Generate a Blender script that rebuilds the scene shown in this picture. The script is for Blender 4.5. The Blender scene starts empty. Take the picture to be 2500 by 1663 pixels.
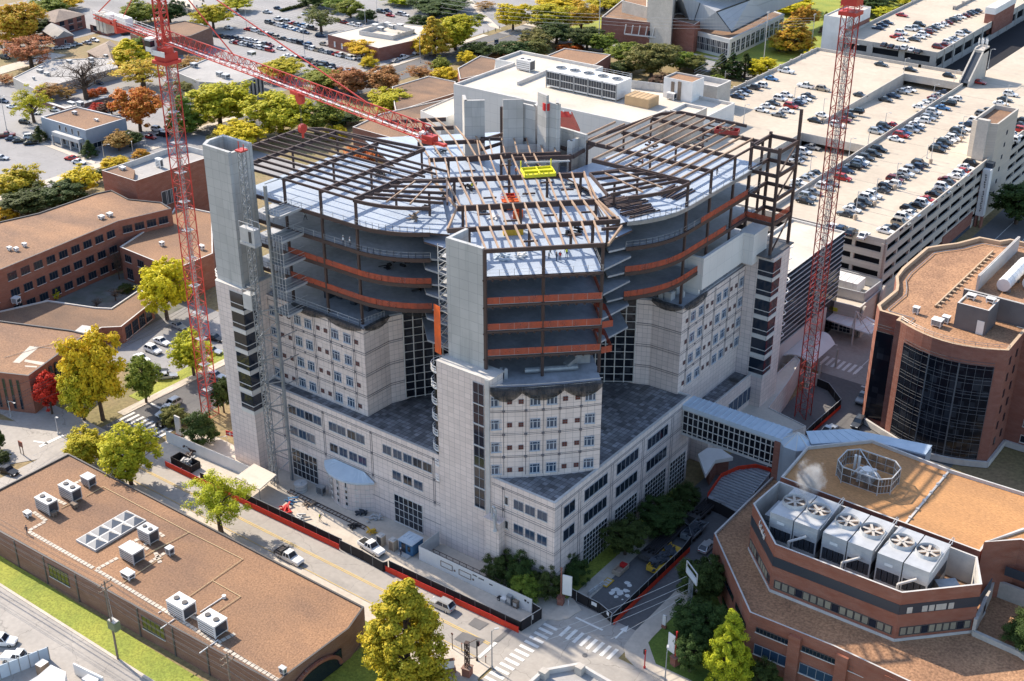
import bpy, math, random
import numpy as np
from mathutils import Vector
random.seed(7)
S=bpy.context.scene; COL=S.collection
# ---------- camera ----------
FPX=3167.5; YAW=math.radians(36.787); PIT=math.radians(27.338); HC=140.0
cam=bpy.data.cameras.new('camera'); co=bpy.data.objects.new('camera',cam); COL.objects.link(co)
cam.sensor_fit='HORIZONTAL'; cam.sensor_width=36; cam.lens=36*FPX/2500; cam.clip_end=5000; cam.clip_start=1
co.location=(0,0,HC); co.rotation_euler=(math.pi/2-PIT,0,YAW); S.camera=co
_f=np.array([-math.sin(YAW)*math.cos(PIT),math.cos(YAW)*math.cos(PIT),-math.sin(PIT)])
_r=np.array([math.cos(YAW),math.sin(YAW),0.]); _u=np.cross(_r,_f)
def _ray(p): return _r*(p[0]-1250)/FPX-_u*(p[1]-831.5)/FPX+_f
def P(p,z=0.):                      # surveyed image point -> point of the place at height z
    d=_ray(p); t=(z-HC)/d[2]; q=d*t
    return (float(q[0]),float(q[1]),float(z))
def PY(p,y):
    d=_ray(p); t=y/d[1]; q=d*t; return (float(q[0]),float(y),float(q[2]+HC))
def proj(w):
    d=np.array(w,float)-(0,0,HC); k=d@_f
    return (1250+FPX*(d@_r)/k,831.5-FPX*(d@_u)/k)
def zat(x,y,py):
    lo,hi=0.,130.
    for _ in range(40):
        m=(lo+hi)/2
        if proj((x,y,m))[1]>py: lo=m
        else: hi=m
    return lo
K=0.36487
def tl(ox,oy):
    return lambda x,y:(ox+x*K,oy+y*K)
t1,t2,t3,t4,t5,t6,t7,t8,t9=[tl(a,b) for b in (0,540,1093) for a in (0,820,1640)]
def P2(p,z=0.): return P(p,z)[:2]
# ---------- objects ----------
def link(o,parent=None):
    COL.objects.link(o)
    if parent is not None: o.parent=parent
    return o
USED={}
def thing(name,label,cat,loc=(0,0,0),rz=0,group=None):
    o=bpy.data.objects.new(name,None); o.empty_display_size=.5
    o.location=loc; o.rotation_euler=(0,0,rz); o['label']=label; o['category']=cat
    if group: o['group']=group
    COL.objects.link(o); return o
def tag(o,label,cat,group=None):
    o['label']=label; o['category']=cat
    if group: o['group']=group
    return o
class MB:
    def __init__(s,tf=None): s.v=[];s.f=[];s.m=[];s.tf=tf
    def V(s,p):
        if s.tf:
            q=s.tf(p[0],p[1]); p=(q[0],q[1],p[2])
        s.v.append((float(p[0]),float(p[1]),float(p[2]))); return len(s.v)-1
    def face(s,pts,m=0):
        s.f.append([s.V(p) for p in pts]); s.m.append(m)
    def box(s,x0,x1,y0,y1,z0,z1,m=0,mt=None):
        i=[s.V(p) for p in ((x0,y0,z0),(x1,y0,z0),(x1,y1,z0),(x0,y1,z0),(x0,y0,z1),(x1,y0,z1),(x1,y1,z1),(x0,y1,z1))]
        for k,q in enumerate(((0,3,2,1),(4,5,6,7),(0,1,5,4),(1,2,6,5),(2,3,7,6),(3,0,4,7))):
            s.f.append([i[a] for a in q]); s.m.append(mt if (mt is not None and k==1) else m)
    def prism(s,poly,z0,z1,m=0,mt=None,mb=None):
        n=len(poly)
        a=[s.V((p[0],p[1],z0)) for p in poly]; b=[s.V((p[0],p[1],z1)) for p in poly]
        for k in range(n):
            l=(k+1)%n; s.f.append([a[k],a[l],b[l],b[k]]); s.m.append(m)
        s.f.append(b); s.m.append(m if mt is None else mt)
        s.f.append(a[::-1]); s.m.append(m if mb is None else mb)
    def bar(s,p,q,w,h=None,m=0):
        p=Vector(p);q=Vector(q);h=h or w;d=(q-p)
        if d.length<1e-6: return
        d.normalize(); up=Vector((0,0,1)) if abs(d.z)<.95 else Vector((0,1,0))
        sd=d.cross(up).normalized(); up=sd.cross(d)
        i=[]
        for e in (p,q):
            for a,b in ((-1,-1),(1,-1),(1,1),(-1,1)): i.append(s.V(e+sd*(a*w/2)+up*(b*h/2)))
        for q4 in ((0,1,2,3),(7,6,5,4),(0,4,5,1),(1,5,6,2),(2,6,7,3),(3,7,4,0)):
            s.f.append([i[a] for a in q4]); s.m.append(m)
    def tube(s,p,q,r,n=8,m=0,r2=None,cap=True):
        p=Vector(p);q=Vector(q);r2=r if r2 is None else r2
        d=(q-p).normalized(); up=Vector((0,0,1)) if abs(d.z)<.95 else Vector((1,0,0))
        a=d.cross(up).normalized(); b=d.cross(a)
        A=[];B=[]
        for k in range(n):
            t=2*math.pi*k/n; o=a*math.cos(t)+b*math.sin(t)
            A.append(s.V(p+o*r)); B.append(s.V(q+o*r2))
        for k in range(n):
            l=(k+1)%n; s.f.append([A[k],B[k],B[l],A[l]]); s.m.append(m)
        if cap:
            s.f.append(A);s.m.append(m); s.f.append(B[::-1]);s.m.append(m)
    def path(s,pts,r,n=6,m=0):
        for a,b in zip(pts[:-1],pts[1:]): s.tube(a,b,r,n,m)
    def strip(s,line,z0,z1,t=.03,m=0):     # thin upright band along a polyline
        for a,b in zip(line[:-1],line[1:]):
            dx,dy=b[0]-a[0],b[1]-a[1]; L=math.hypot(dx,dy) or 1; nx,ny=-dy/L*t/2,dx/L*t/2
            s.prism([(a[0]-nx,a[1]-ny),(b[0]-nx,b[1]-ny),(b[0]+nx,b[1]+ny),(a[0]+nx,a[1]+ny)],z0,z1,m)
    def mesh(s,name,mats,smooth=False):
        me=bpy.data.meshes.new(name); me.from_pydata(s.v,[],s.f)
        for x in (mats if isinstance(mats,(list,tuple)) else [mats]): me.materials.append(x)
        if max(s.m,default=0)>0: me.polygons.foreach_set('material_index',s.m)
        if smooth: me.polygons.foreach_set('use_smooth',[True]*len(s.f))
        me.update(); return me
    def build(s,name,mats,parent=None,smooth=False,**k):
        o=bpy.data.objects.new(name,s.mesh(name,mats,smooth))
        if parent is not None:
            o.parent=parent
            if k.get('world',True): o.location=[-c for c in parent.location]
        COL.objects.link(o)
        return o
def inst(me,name,parent=None,loc=(0,0,0),rz=0,sc=None,mat=None):
    o=bpy.data.objects.new(name,me); o.location=loc; o.rotation_euler=(0,0,rz)
    if sc is not None: o.scale=sc if hasattr(sc,'__len__') else (sc,sc,sc)
    if parent is not None: o.parent=parent
    COL.objects.link(o)
    if mat is not None:
        for i,x in enumerate(mat if isinstance(mat,(list,tuple)) else [mat]):
            if x is None: continue
            o.material_slots[i].link='OBJECT'; o.material_slots[i].material=x
    return o
def struct(name,mb,mats): 
    o=mb.build(name,mats); o['kind']='structure'; return o
def ccw(poly):
    a=sum(p[0]*q[1]-q[0]*p[1] for p,q in zip(poly,poly[1:]+poly[:1]))
    return list(poly) if a>0 else list(poly)[::-1]
def inset(poly,d):
    poly=ccw(poly); n=len(poly); out=[]
    for i in range(n):
        a,b,c=poly[i-1],poly[i],poly[(i+1)%n]
        d1=Vector((b[0]-a[0],b[1]-a[1])).normalized(); d2=Vector((c[0]-b[0],c[1]-b[1])).normalized()
        n1=Vector((-d1.y,d1.x)); n2=Vector((-d2.y,d2.x)); m=n1+n2
        k=d/max(.25,(1+n1.dot(n2))); out.append((b[0]+m.x*k,b[1]+m.y*k))
    return out
# ---------- materials ----------
def _nt(name):
    m=bpy.data.materials.new(name); m.use_nodes=True; nt=m.node_tree
    return m,nt,nt.nodes['Principled BSDF']
def N(nt,t,**k):
    n=nt.nodes.new(t)
    for a,b in k.items(): setattr(n,a,b)
    return n
def math_(nt,op,a,b=None):
    n=N(nt,'ShaderNodeMath',operation=op)
    for i,x in enumerate((a,b)):
        if x is None: continue
        if isinstance(x,(int,float)): n.inputs[i].default_value=x
        else: nt.links.new(x,n.inputs[i])
    return n.outputs[0]
def mixc(nt,f,a,b,bt='MIX'):
    n=N(nt,'ShaderNodeMix',data_type='RGBA',blend_type=bt)
    for i,x in ((0,f),(6,a),(7,b)):
        if isinstance(x,(int,float)): n.inputs[i].default_value=x
        elif isinstance(x,tuple): n.inputs[i].default_value=(*x[:3],1)
        else: nt.links.new(x,n.inputs[i])
    return n.outputs[2]
def ramp(nt,fac,p0,p1):
    n=N(nt,'ShaderNodeMapRange'); n.inputs[1].default_value=p0; n.inputs[2].default_value=p1
    nt.links.new(fac,n.inputs[0]); return n.outputs[0]
def pos(nt,scale=None,obj=False):
    if obj: o=N(nt,'ShaderNodeTexCoord').outputs['Object']
    else: o=N(nt,'ShaderNodeNewGeometry').outputs['Position']
    if scale:
        mp=N(nt,'ShaderNodeMapping'); mp.inputs['Scale'].default_value=scale; nt.links.new(o,mp.inputs[0]); o=mp.outputs[0]
    return o
def noise(nt,v,sc,det=4,ro=.6):
    n=N(nt,'ShaderNodeTexNoise'); n.inputs['Scale'].default_value=sc; n.inputs['Detail'].default_value=det; n.inputs['Roughness'].default_value=ro
    nt.links.new(v,n.inputs['Vector']); return n.outputs['Fac']
def setp(b,rough=.8,metal=0,spec=.5):
    b.inputs['Roughness'].default_value=rough; b.inputs['Metallic'].default_value=metal
    b.inputs['Specular IOR Level'].default_value=spec
def mat(name,c1,c2=None,sc=.5,rough=.85,metal=0,spec=.3,lo=.35,hi=.65,fine=0,fsc=8,bump=0,stretch=None,obj=False,c3=None,sc3=.03,lo3=.52,crack=0):
    m,nt,b=_nt(name); setp(b,rough,metal,spec)
    if c2 is None and not fine:
        b.inputs['Base Color'].default_value=(*c1,1); return m
    v=pos(nt,stretch,obj); c=mixc(nt,ramp(nt,noise(nt,v,sc),lo,hi),c1,c2 or c1)
    if c3: c=mixc(nt,math_(nt,'MULTIPLY',ramp(nt,noise(nt,pos(nt,(.6,1.3,1)),sc3,5),lo3,lo3+.14),.75),c,c3)
    if crack:
        vo=N(nt,'ShaderNodeTexVoronoi',feature='DISTANCE_TO_EDGE'); vo.inputs['Scale'].default_value=crack
        wv=N(nt,'ShaderNodeVectorMath',operation='ADD'); nz2=N(nt,'ShaderNodeTexNoise'); nz2.inputs['Scale'].default_value=.6; nt.links.new(v,nz2.inputs['Vector'])
        sc2=N(nt,'ShaderNodeVectorMath',operation='SCALE'); sc2.inputs['Scale'].default_value=1.6; nt.links.new(nz2.outputs['Color'],sc2.inputs[0]); nt.links.new(v,wv.inputs[0]); nt.links.new(sc2.outputs[0],wv.inputs[1]); nt.links.new(wv.outputs[0],vo.inputs['Vector'])
        c=mixc(nt,math_(nt,'MULTIPLY',math_(nt,'LESS_THAN',vo.outputs['Distance'],.05*crack),.32),c,(.07,.065,.06))
    if fine:
        fn=noise(nt,v,fsc,2); g=N(nt,'ShaderNodeMapRange'); g.inputs[1].default_value=.3; g.inputs[2].default_value=.7
        g.inputs[3].default_value=1-fine; g.inputs[4].default_value=1+fine; nt.links.new(fn,g.inputs[0])
        mm=N(nt,'ShaderNodeVectorMath',operation='SCALE'); nt.links.new(c,mm.inputs[0]); nt.links.new(g.outputs[0],mm.inputs['Scale']); c=mm.outputs[0]
        if bump:
            bp=N(nt,'ShaderNodeBump'); bp.inputs['Strength'].default_value=bump; bp.inputs['Distance'].default_value=.2
            nt.links.new(fn,bp.inputs['Height']); nt.links.new(bp.outputs[0],b.inputs['Normal'])
    nt.links.new(c,b.inputs['Base Color']); return m
def gridline(nt,coord,period,w):
    f=math_(nt,'FRACT',math_(nt,'DIVIDE',coord,period)); return math_(nt,'LESS_THAN',f,w/period)
def tilemat(name,c,line,pu,pv,w,horizontal=False,c2=None,cell=.06,rough=.6,k=1.0,wv=None,stain=None,w2=0):
    m,nt,b=_nt(name); setp(b,rough,0,.35)
    sp=N(nt,'ShaderNodeSeparateXYZ'); nt.links.new(pos(nt),sp.inputs[0])
    if horizontal: u,v=sp.outputs[0],sp.outputs[1]
    else: u,v=math_(nt,'MULTIPLY',math_(nt,'ADD',sp.outputs[0],sp.outputs[1]),k),sp.outputs[2]
    l=math_(nt,'MAXIMUM',gridline(nt,u,pu,w),gridline(nt,v,pv,wv or w))
    fu=math_(nt,'FLOOR',math_(nt,'DIVIDE',u,pu)); fv=math_(nt,'FLOOR',math_(nt,'DIVIDE',v,pv))
    cb=N(nt,'ShaderNodeCombineXYZ'); nt.links.new(fu,cb.inputs[0]); nt.links.new(fv,cb.inputs[1])
    wn=N(nt,'ShaderNodeTexWhiteNoise',noise_dimensions='2D'); nt.links.new(cb.outputs[0],wn.inputs['Vector'])
    base=mixc(nt,ramp(nt,noise(nt,pos(nt),.12),.35,.65),c,c2 or c)
    if stain:
        base=mixc(nt,math_(nt,'MULTIPLY',ramp(nt,noise(nt,pos(nt,(1,1,.16)),stain[2]),stain[3],stain[3]+.12),stain[4]),base,stain[0])
    g=N(nt,'ShaderNodeMapRange'); g.inputs[3].default_value=1-cell; g.inputs[4].default_value=1+cell; nt.links.new(wn.outputs['Value'],g.inputs[0])
    mm=N(nt,'ShaderNodeVectorMath',operation='SCALE'); nt.links.new(base,mm.inputs[0]); nt.links.new(g.outputs[0],mm.inputs['Scale'])
    nt.links.new(mixc(nt,l,mm.outputs[0],line),b.inputs['Base Color']); return m
def brickmat(name,c1,c2,k=1.0,mortar=(.3,.24,.2)):
    m,nt,b=_nt(name); setp(b,.9,0,.2)
    sp=N(nt,'ShaderNodeSeparateXYZ'); nt.links.new(pos(nt),sp.inputs[0])
    cb=N(nt,'ShaderNodeCombineXYZ'); nt.links.new(math_(nt,'MULTIPLY',math_(nt,'ADD',sp.outputs[0],sp.outputs[1]),k),cb.inputs[0]); nt.links.new(sp.outputs[2],cb.inputs[1])
    br=N(nt,'ShaderNodeTexBrick'); nt.links.new(cb.outputs[0],br.inputs['Vector'])
    br.inputs['Scale'].default_value=1; br.inputs['Brick Width'].default_value=.5; br.inputs['Row Height'].default_value=.18; br.inputs['Mortar Size'].default_value=.018
    br.inputs['Color1'].default_value=(*c1,1); br.inputs['Color2'].default_value=(*c2,1); br.inputs['Mortar'].default_value=(*mortar,1)
    v=pos(nt,(1,1,3)); n=ramp(nt,noise(nt,v,.35,5),.3,.75)
    c=mixc(nt,n,br.outputs['Color'],tuple(x*.72 for x in c1)); nt.links.new(c,b.inputs['Base Color']); return m
def glass(name,c=(.012,.02,.035),rough=.06,var=None,spec=.6):
    m,nt,b=_nt(name); setp(b,rough,0,spec)
    if var:
        sp=N(nt,'ShaderNodeSeparateXYZ'); nt.links.new(pos(nt),sp.inputs[0])
        cb=N(nt,'ShaderNodeCombineXYZ')
        for i,o in ((0,math_(nt,'ADD',sp.outputs[0],sp.outputs[1])),(1,sp.outputs[2])):
            nt.links.new(math_(nt,'FLOOR',math_(nt,'DIVIDE',o,var)),cb.inputs[i])
        wn=N(nt,'ShaderNodeTexWhiteNoise',noise_dimensions='2D'); nt.links.new(cb.outputs[0],wn.inputs['Vector'])
        nt.links.new(mixc(nt,ramp(nt,wn.outputs['Value'],.55,1.),c,(.035,.04,.05)),b.inputs['Base Color'])
    else: b.inputs['Base Color'].default_value=(*c,1)
    return m
def netmat(name,c,alpha):
    m,nt,b=_nt(name); setp(b,.8,0,.1); b.inputs['Base Color'].default_value=(*c,1); v=pos(nt,(1,1,.6)); n_=noise(nt,v,.9,3); mr=N(nt,'ShaderNodeMapRange'); mr.inputs[1].default_value=.3; mr.inputs[2].default_value=.7; mr.inputs[3].default_value=max(0,alpha-.28); mr.inputs[4].default_value=min(1,alpha+.1); nt.links.new(n_,mr.inputs[0]); nt.links.new(mr.outputs[0],b.inputs['Alpha']); nt.links.new(mixc(nt,ramp(nt,noise(nt,v,.5,3),.35,.65),c,tuple(x*.7+.03 for x in c)),b.inputs['Base Color']); return m
def leafmat(name,c1,c2,trans=.25):
    m,nt,b=_nt(name); setp(b,.65,0,.15)
    geo=N(nt,'ShaderNodeNewGeometry'); oi=N(nt,'ShaderNodeObjectInfo')
    n=noise(nt,pos(nt),.45,2); rr=geo.outputs['Random Per Island']
    f=math_(nt,'ADD',math_(nt,'MULTIPLY',n,.9),math_(nt,'SUBTRACT',math_(nt,'MULTIPLY',rr,.5),.2))
    c=mixc(nt,ramp(nt,f,.25,.75),c1,c2)
    hs=N(nt,'ShaderNodeHueSaturation'); nt.links.new(c,hs.inputs['Color'])
    g=N(nt,'ShaderNodeMapRange'); g.inputs[3].default_value=.475; g.inputs[4].default_value=.525; nt.links.new(oi.outputs['Random'],g.inputs[0]); nt.links.new(g.outputs[0],hs.inputs['Hue'])
    nt.links.new(hs.outputs[0],b.inputs['Base Color'])
    tr=N(nt,'ShaderNodeBsdfTranslucent'); nt.links.new(hs.outputs[0],tr.inputs['Color'])
    mx=N(nt,'ShaderNodeMixShader'); mx.inputs[0].default_value=trans
    nt.links.new(b.outputs[0],mx.inputs[1]); nt.links.new(tr.outputs[0],mx.inputs[2]); nt.links.new(mx.outputs[0],nt.nodes['Material Output'].inputs['Surface']); return m
M={}
M['tile']=tilemat('pale_stone_tile',(.73,.63,.585),(.33,.29,.28),1.22,.98,.05,c2=(.67,.575,.535),cell=.06,stain=((.52,.455,.43),0,.5,.56,.4))
M['tile_diag']=tilemat('pale_stone_tile_cut_corner',(.73,.63,.585),(.33,.29,.28),1.22,.98,.05,c2=(.67,.575,.535),cell=.06,k=.7071,stain=((.52,.455,.43),0,.5,.56,.4))
M['band']=mat('dark_band_line',(.16,.15,.16))
M['conc_wall']=tilemat('grey_concrete_panels',(.47,.47,.46),(.25,.26,.27),1.9,1.75,.05,c2=(.40,.405,.40),cell=.05,stain=((.24,.26,.26),0,.22,.55,.7))
M['conc_white']=tilemat('white_wall_panels',(.70,.69,.67),(.50,.5,.5),2.9,2.9,.05,c2=(.66,.65,.63),cell=.02)
M['core']=tilemat('poured_core_concrete',(.54,.52,.49),(.30,.29,.28),2.4,1.9,.06,c2=(.44,.425,.40),cell=.09,stain=((.28,.275,.27),0,.3,.56,.55))
M['paver']=tilemat('weathered_roof_pavers',(.13,.135,.15),(.055,.055,.06),.95,.95,.08,horizontal=True,c2=(.22,.23,.25),cell=.45,stain=((.035,.035,.032),0,.14,.55,.9))
M['white']=mat('white_paint',(.78,.77,.75),(.70,.69,.67),sc=.4,rough=.6)
M['rim']=mat('pale_coping',(.58,.56,.53),(.48,.46,.44),sc=.6)
M['rimdark']=mat('dark_metal_coping',(.09,.085,.085),rough=.5)
M['gravel']=mat('brown_gravel',(.34,.19,.105),(.225,.135,.085),sc=.045,fine=.26,fsc=3.,c3=(.17,.105,.075),sc3=.035,lo3=.5,lo=.3,hi=.7,bump=.6)
M['gravel_dk']=mat('dark_brown_gravel',(.27,.16,.095),(.17,.11,.075),sc=.07,fine=.22,fsc=3.2,c3=(.12,.08,.06),sc3=.05,lo3=.5,lo=.3,hi=.7,bump=.6)
M['rust']=mat('rust_ballast_roof',(.50,.26,.11),(.40,.21,.095),sc=.1,fine=.25,fsc=3.2,stretch=(.45,1.8,1),bump=.5)
M['rust2']=mat('tan_ballast_roof',(.40,.225,.125),(.28,.155,.09),sc=.12,fine=.35,fsc=2.4,bump=.5)
M['whiteroof']=mat('pale_membrane_roof',(.60,.54,.46),(.52,.465,.395),sc=.08,fine=.05,fsc=1.5,c3=(.40,.36,.31),sc3=.06,lo3=.55)
M['greyroof']=mat('grey_membrane_roof',(.42,.40,.38),(.32,.31,.30),sc=.1,fine=.08,fsc=1.5)
M['brick']=brickmat('red_brick',(.31,.12,.088),(.25,.092,.07))
M['brick_warm']=brickmat('orange_red_brick',(.34,.125,.08),(.26,.095,.062))
M['brick_brown']=brickmat('brown_brick',(.26,.135,.095),(.20,.105,.08))
M['slate']=mat('dark_blue_spandrel',(.035,.045,.06),rough=.35,spec=.5)
M['deck']=mat('garage_concrete_deck',(.53,.455,.365),(.46,.395,.315),sc=.06,fine=.06,fsc=.7,c3=(.42,.355,.285),sc3=.06,lo3=.56)
M['gconc']=tilemat('garage_wall_concrete',(.54,.475,.405),(.38,.345,.30),9.0,.75,.05,c2=(.50,.455,.40),cell=.05)
M['plain_conc']=mat('plain_concrete',(.52,.48,.43),(.43,.40,.36),sc=.3,fine=.08,fsc=2)
M['dark']=mat('painted_interior_shade',(.018,.018,.022))  # near-black paint standing in for interior shade
M['floor_dk']=mat('bare_floor_slab',(.44,.45,.48),(.28,.295,.32),sc=.16,rough=.55,spec=.4,fine=.12,fsc=1.2)
M['deckblue']=tilemat('galvanised_roof_deck',(.40,.46,.55),(.30,.35,.43),3.0,6.0,.08,horizontal=True,c2=(.34,.40,.49),cell=.06,rough=.45)
M['steel']=mat('brown_primer_steel',(.085,.055,.048),(.065,.045,.042),sc=.5,rough=.6)
M['purlin']=mat('brown_primer_steel_sunlit',(.40,.28,.19),(.30,.20,.14),sc=.4,rough=.65)  # brown steel lightened to tan, sunlight painted into the colour
M['galv']=mat('galvanised_metal',(.33,.35,.37),(.25,.27,.29),sc=.8,rough=.45,metal=.4)
M['galv2']=mat('pale_grey_metal',(.52,.53,.54),(.44,.45,.46),sc=.6,rough=.5,metal=.2)
M['net']=netmat('orange_red_safety_net',(.50,.115,.06),.8)
M['net_lit']=netmat('sunlit_orange_netting',(.85,.16,.04),.97)  # brighter copy of the net, with the sun on it put into the colour
M['blacknet']=netmat('black_debris_net',(.03,.03,.032),.88)
M['redfence']=mat('red_barrier_mesh',(.70,.06,.025),(.60,.05,.025),sc=1.2)
M['black']=mat('black_fabric',(.022,.02,.022),rough=.7)
M['red']=mat('red_crane_paint',(.56,.055,.04),(.44,.05,.04),sc=.3,rough=.45)
M['redwhite']=mat('dull_red_crane_paint',(.40,.045,.035),(.28,.045,.04),sc=.15,rough=.5)
M['yellow']=mat('yellow_green_paint',(.66,.62,.03),rough=.5)
M['yel']=mat('road_yellow',(.70,.50,.16),(.62,.44,.16),sc=.4)
M['mark']=mat('road_white',(.76,.75,.72),(.6,.59,.56),sc=.6,lo=.45,hi=.75)
M['asphalt']=mat('pale_worn_asphalt',(.40,.37,.335),(.33,.305,.28),sc=.06,fine=.07,fsc=1.2,c3=(.26,.245,.23),sc3=.09,lo3=.55,crack=.11)
M['asphalt_dk']=mat('dark_asphalt',(.15,.145,.145),(.12,.118,.12),sc=.1,fine=.1,fsc=1.5)
M['asphalt_lot']=mat('parking_lot_asphalt',(.31,.30,.30),(.26,.255,.255),sc=.05,fine=.06,fsc=.8,c3=(.21,.205,.205),sc3=.04,crack=.08)
M['patch']=mat('asphalt_patch',(.17,.165,.165),(.14,.138,.14),sc=.5)
M['pave']=mat('concrete_pavement',(.56,.495,.42),(.48,.425,.36),sc=.3,fine=.07,fsc=1.5)
M['grass']=mat('lawn_grass',(.30,.31,.05),(.20,.245,.04),sc=.12,fine=.3,fsc=3,bump=.4)
M['drygrass']=mat('dry_autumn_ground',(.20,.17,.075),(.28,.20,.11),sc=.05,fine=.25,fsc=1.2)
M['soil']=mat('bare_soil',(.24,.16,.10),(.16,.11,.07),sc=.2,fine=.2,fsc=2)
M['glass']=glass('window_glass')
M['glassb']=glass('blue_window_glass',(.03,.06,.11),.08)
M['glassv']=glass('curtain_wall_glass',(.008,.01,.016),.08,var=1.3,spec=.3)
M['cream']=mat('cream_pipe_paint',(.62,.46,.26),rough=.6)
M['skyl']=mat('grey_skylight_panel',(.40,.385,.36),(.33,.32,.31),sc=.6,rough=.35,spec=.5)
M['frame_dk']=mat('dark_window_frame',(.10,.09,.085),rough=.5)
M['frame_mid']=mat('grey_blue_frame',(.30,.32,.35),rough=.5)
M['frame_thin']=mat('dull_thin_mullion',(.13,.135,.145),rough=.5)
M['mull']=mat('pale_mullion',(.62,.60,.57),rough=.5)
M['redpanel']=mat('brown_red_grille',(.13,.035,.025))
M['bark']=mat('bark',(.12,.085,.06),(.07,.05,.04),sc=2)
M['barkpale']=mat('pale_bark',(.27,.21,.17),(.18,.14,.11),sc=2)
M['wood']=mat('weathered_pole_wood',(.26,.20,.15),(.18,.14,.11),sc=1)
M['tyre']=mat('tyre_rubber',(.02,.02,.02))
M['hub']=mat('wheel_rim',(.5,.5,.5),rough=.3,metal=.6)
M['redsign']=mat('sign_red',(.55,.03,.03),rough=.5)
M['bluegrey']=mat('blue_grey_painted_block',(.33,.37,.42),(.28,.32,.37),sc=.4)
M['copper']=mat('pale_blue_metal_roof',(.50,.58,.66),(.44,.52,.60),sc=.5,rough=.4)
# ---------- light ----------
W=bpy.data.worlds.new('World'); S.world=W; W.use_nodes=True
EL=39.0; AZ=math.radians(-6)      # shadows run along +x, a little to -y
bgn=W.node_tree.nodes['Background']; sky=W.node_tree.nodes.new('ShaderNodeTexSky'); sky.sky_type='NISHITA'
sky.sun_disc=False; sky.sun_elevation=math.radians(EL)
ts=Vector((-math.cos(AZ)*math.cos(math.radians(EL)),-math.sin(AZ)*math.cos(math.radians(EL)),math.sin(math.radians(EL))))
sky.sun_rotation=math.atan2(ts.x,ts.y)
W.node_tree.links.new(sky.outputs[0],bgn.inputs[0]); bgn.inputs[1].default_value=.15
sl=bpy.data.lights.new('sun','SUN'); sl.energy=4.0; sl.angle=math.radians(.5); sl.color=(1,.88,.72)
so=bpy.data.objects.new('sun',sl); COL.objects.link(so); so.rotation_euler=ts.to_track_quat('Z','Y').to_euler(); so.location=(-300,0,300)
S.view_settings.view_transform='Standard'; S.view_settings.look='None'; S.view_settings.exposure=.9; S.view_settings.gamma=1
S.cycles.max_bounces=6; S.cycles.diffuse_bounces=3; S.cycles.transparent_max_bounces=12; S.cycles.use_denoising=True
S.cycles.caustics_reflective=False; S.cycles.caustics_refractive=False
M['paver_gr']=mat('grey_courtyard_ground',(.20,.19,.18),(.12,.13,.10),sc=.25)
M['grass_sh']=mat('shaded_lawn_grass',(.13,.19,.035),(.085,.135,.025),sc=.15,fine=.25,fsc=3)  # darker copy of the lawn, its shade put into the colour
# ================= GROUND =================
_lay=[0]
def sheet(name,poly,m,z,z0=None):
    b=MB(); _lay[0]+=1; z+=_lay[0]*.0006
    if z0 is None: b.face([(p[0],p[1],z) for p in ccw(poly)])
    else: b.prism(ccw(poly),z0,z)
    return struct(name,b,M[m])
def R4(x0,x1,y0,y1): return [(x0,y0),(x1,y0),(x1,y1),(x0,y1)]
sheet('ground',R4(-1600,900,-300,2200),'drygrass',0)
sheet('parking_lot_ground',R4(-476,-346,338,560),'asphalt_lot',.02)
sheet('parking_lot_ground',R4(-420,-352,262,338),'asphalt_lot',.02)
sheet('parking_lot_ground',R4(-520,-335,170,262),'asphalt_lot',.02)
sheet('parking_lot_ground',[(-240,151),(-211,159),(-209.5,186),(-245,186)],'asphalt_lot',.02)
sheet('parking_lot_ground',R4(-560,-480,300,420),'asphalt_lot',.02)
sheet('service_yard_ground',R4(-192,-97,134,146),'pave',.03)
sheet('service_yard_ground',R4(-97.2,-60,146,420),'asphalt_dk',.02)
sheet('courtyard_ground',[(-275,160),(-236,160),(-238,186),(-266,188)],'paver_gr',.02)
sheet('rear_yard_ground',R4(-330,-190,190,312),'drygrass',.015)
# roads
sheet('road',R4(-340,80,124.9,134),'asphalt',.05)
sheet('road',R4(-207,-194,20,124.85),'asphalt',.05)
sheet('road',R4(-207,-194,134,470),'asphalt_dk',.05)
sheet('road',R4(-97,-82.5,134,146),'asphalt',.05)
sheet('road',R4(-97,-82.5,20,124.9),'asphalt',.05)
sheet('road',R4(-97,-84,146,246),'asphalt_dk',.05)
sheet('road',R4(-118,-84,246,282),'asphalt',.05)
sheet('road',R4(-92,-78,282,700),'asphalt_dk',.05)
sheet('road',R4(-330,-90,70,90.4),'asphalt',.05)
sheet('road',R4(-341,-326.5,262,740),'asphalt_dk',.045)
sheet('road',R4(-900,-341,562,580),'asphalt',.05)
sheet('road',R4(-341,60,446,462),'asphalt_lot',.05)
sheet('road',R4(-600,-207,262,275),'asphalt_lot',.05)
sheet('road',[P2(t4(0,1330)),P2(t4(400,1375)),(-207,131),(-207,124),P2(t4(440,1562)),P2(t4(0,1640)),(-260,108),(-260,120)],'asphalt',.055)
# pavements with kerbs
sheet('pavement',R4(-194,-97.5,121.2,124.9),'pave',.16,0)
sheet('pavement',R4(-209.2,-207,140,262),'pave',.15,0)
sheet('lawn',R4(-213,-209.2,146,262),'grass',.1,0)
sheet('lawn',R4(-194,-100,118.6,121.2),'grass',.1,0)
sheet('lawn',R4(-195,-112,90.9,95.5),'grass',.12,0)
sheet('kerb',R4(-195,-112,90.4,90.9),'pave',.15,0)
sheet('lawn',R4(-240,-222.5,100,120),'grass',.1,0)
sheet('pavement',[(-97.4,139.3),(-96.6,139.9),(-95.4,140.4),(-94.4,141.8),(-93.9,145),(-97.4,147)],'pave',.15,0)
sheet('pavement',R4(-97.2,-94.4,147,186),'pave',.15,0)
sheet('lawn',R4(-100,-97.2,146,186),'grass',.12,0)
sheet('pavement',R4(-83.8,-80.7,146,205),'pave',.15,0)
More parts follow.
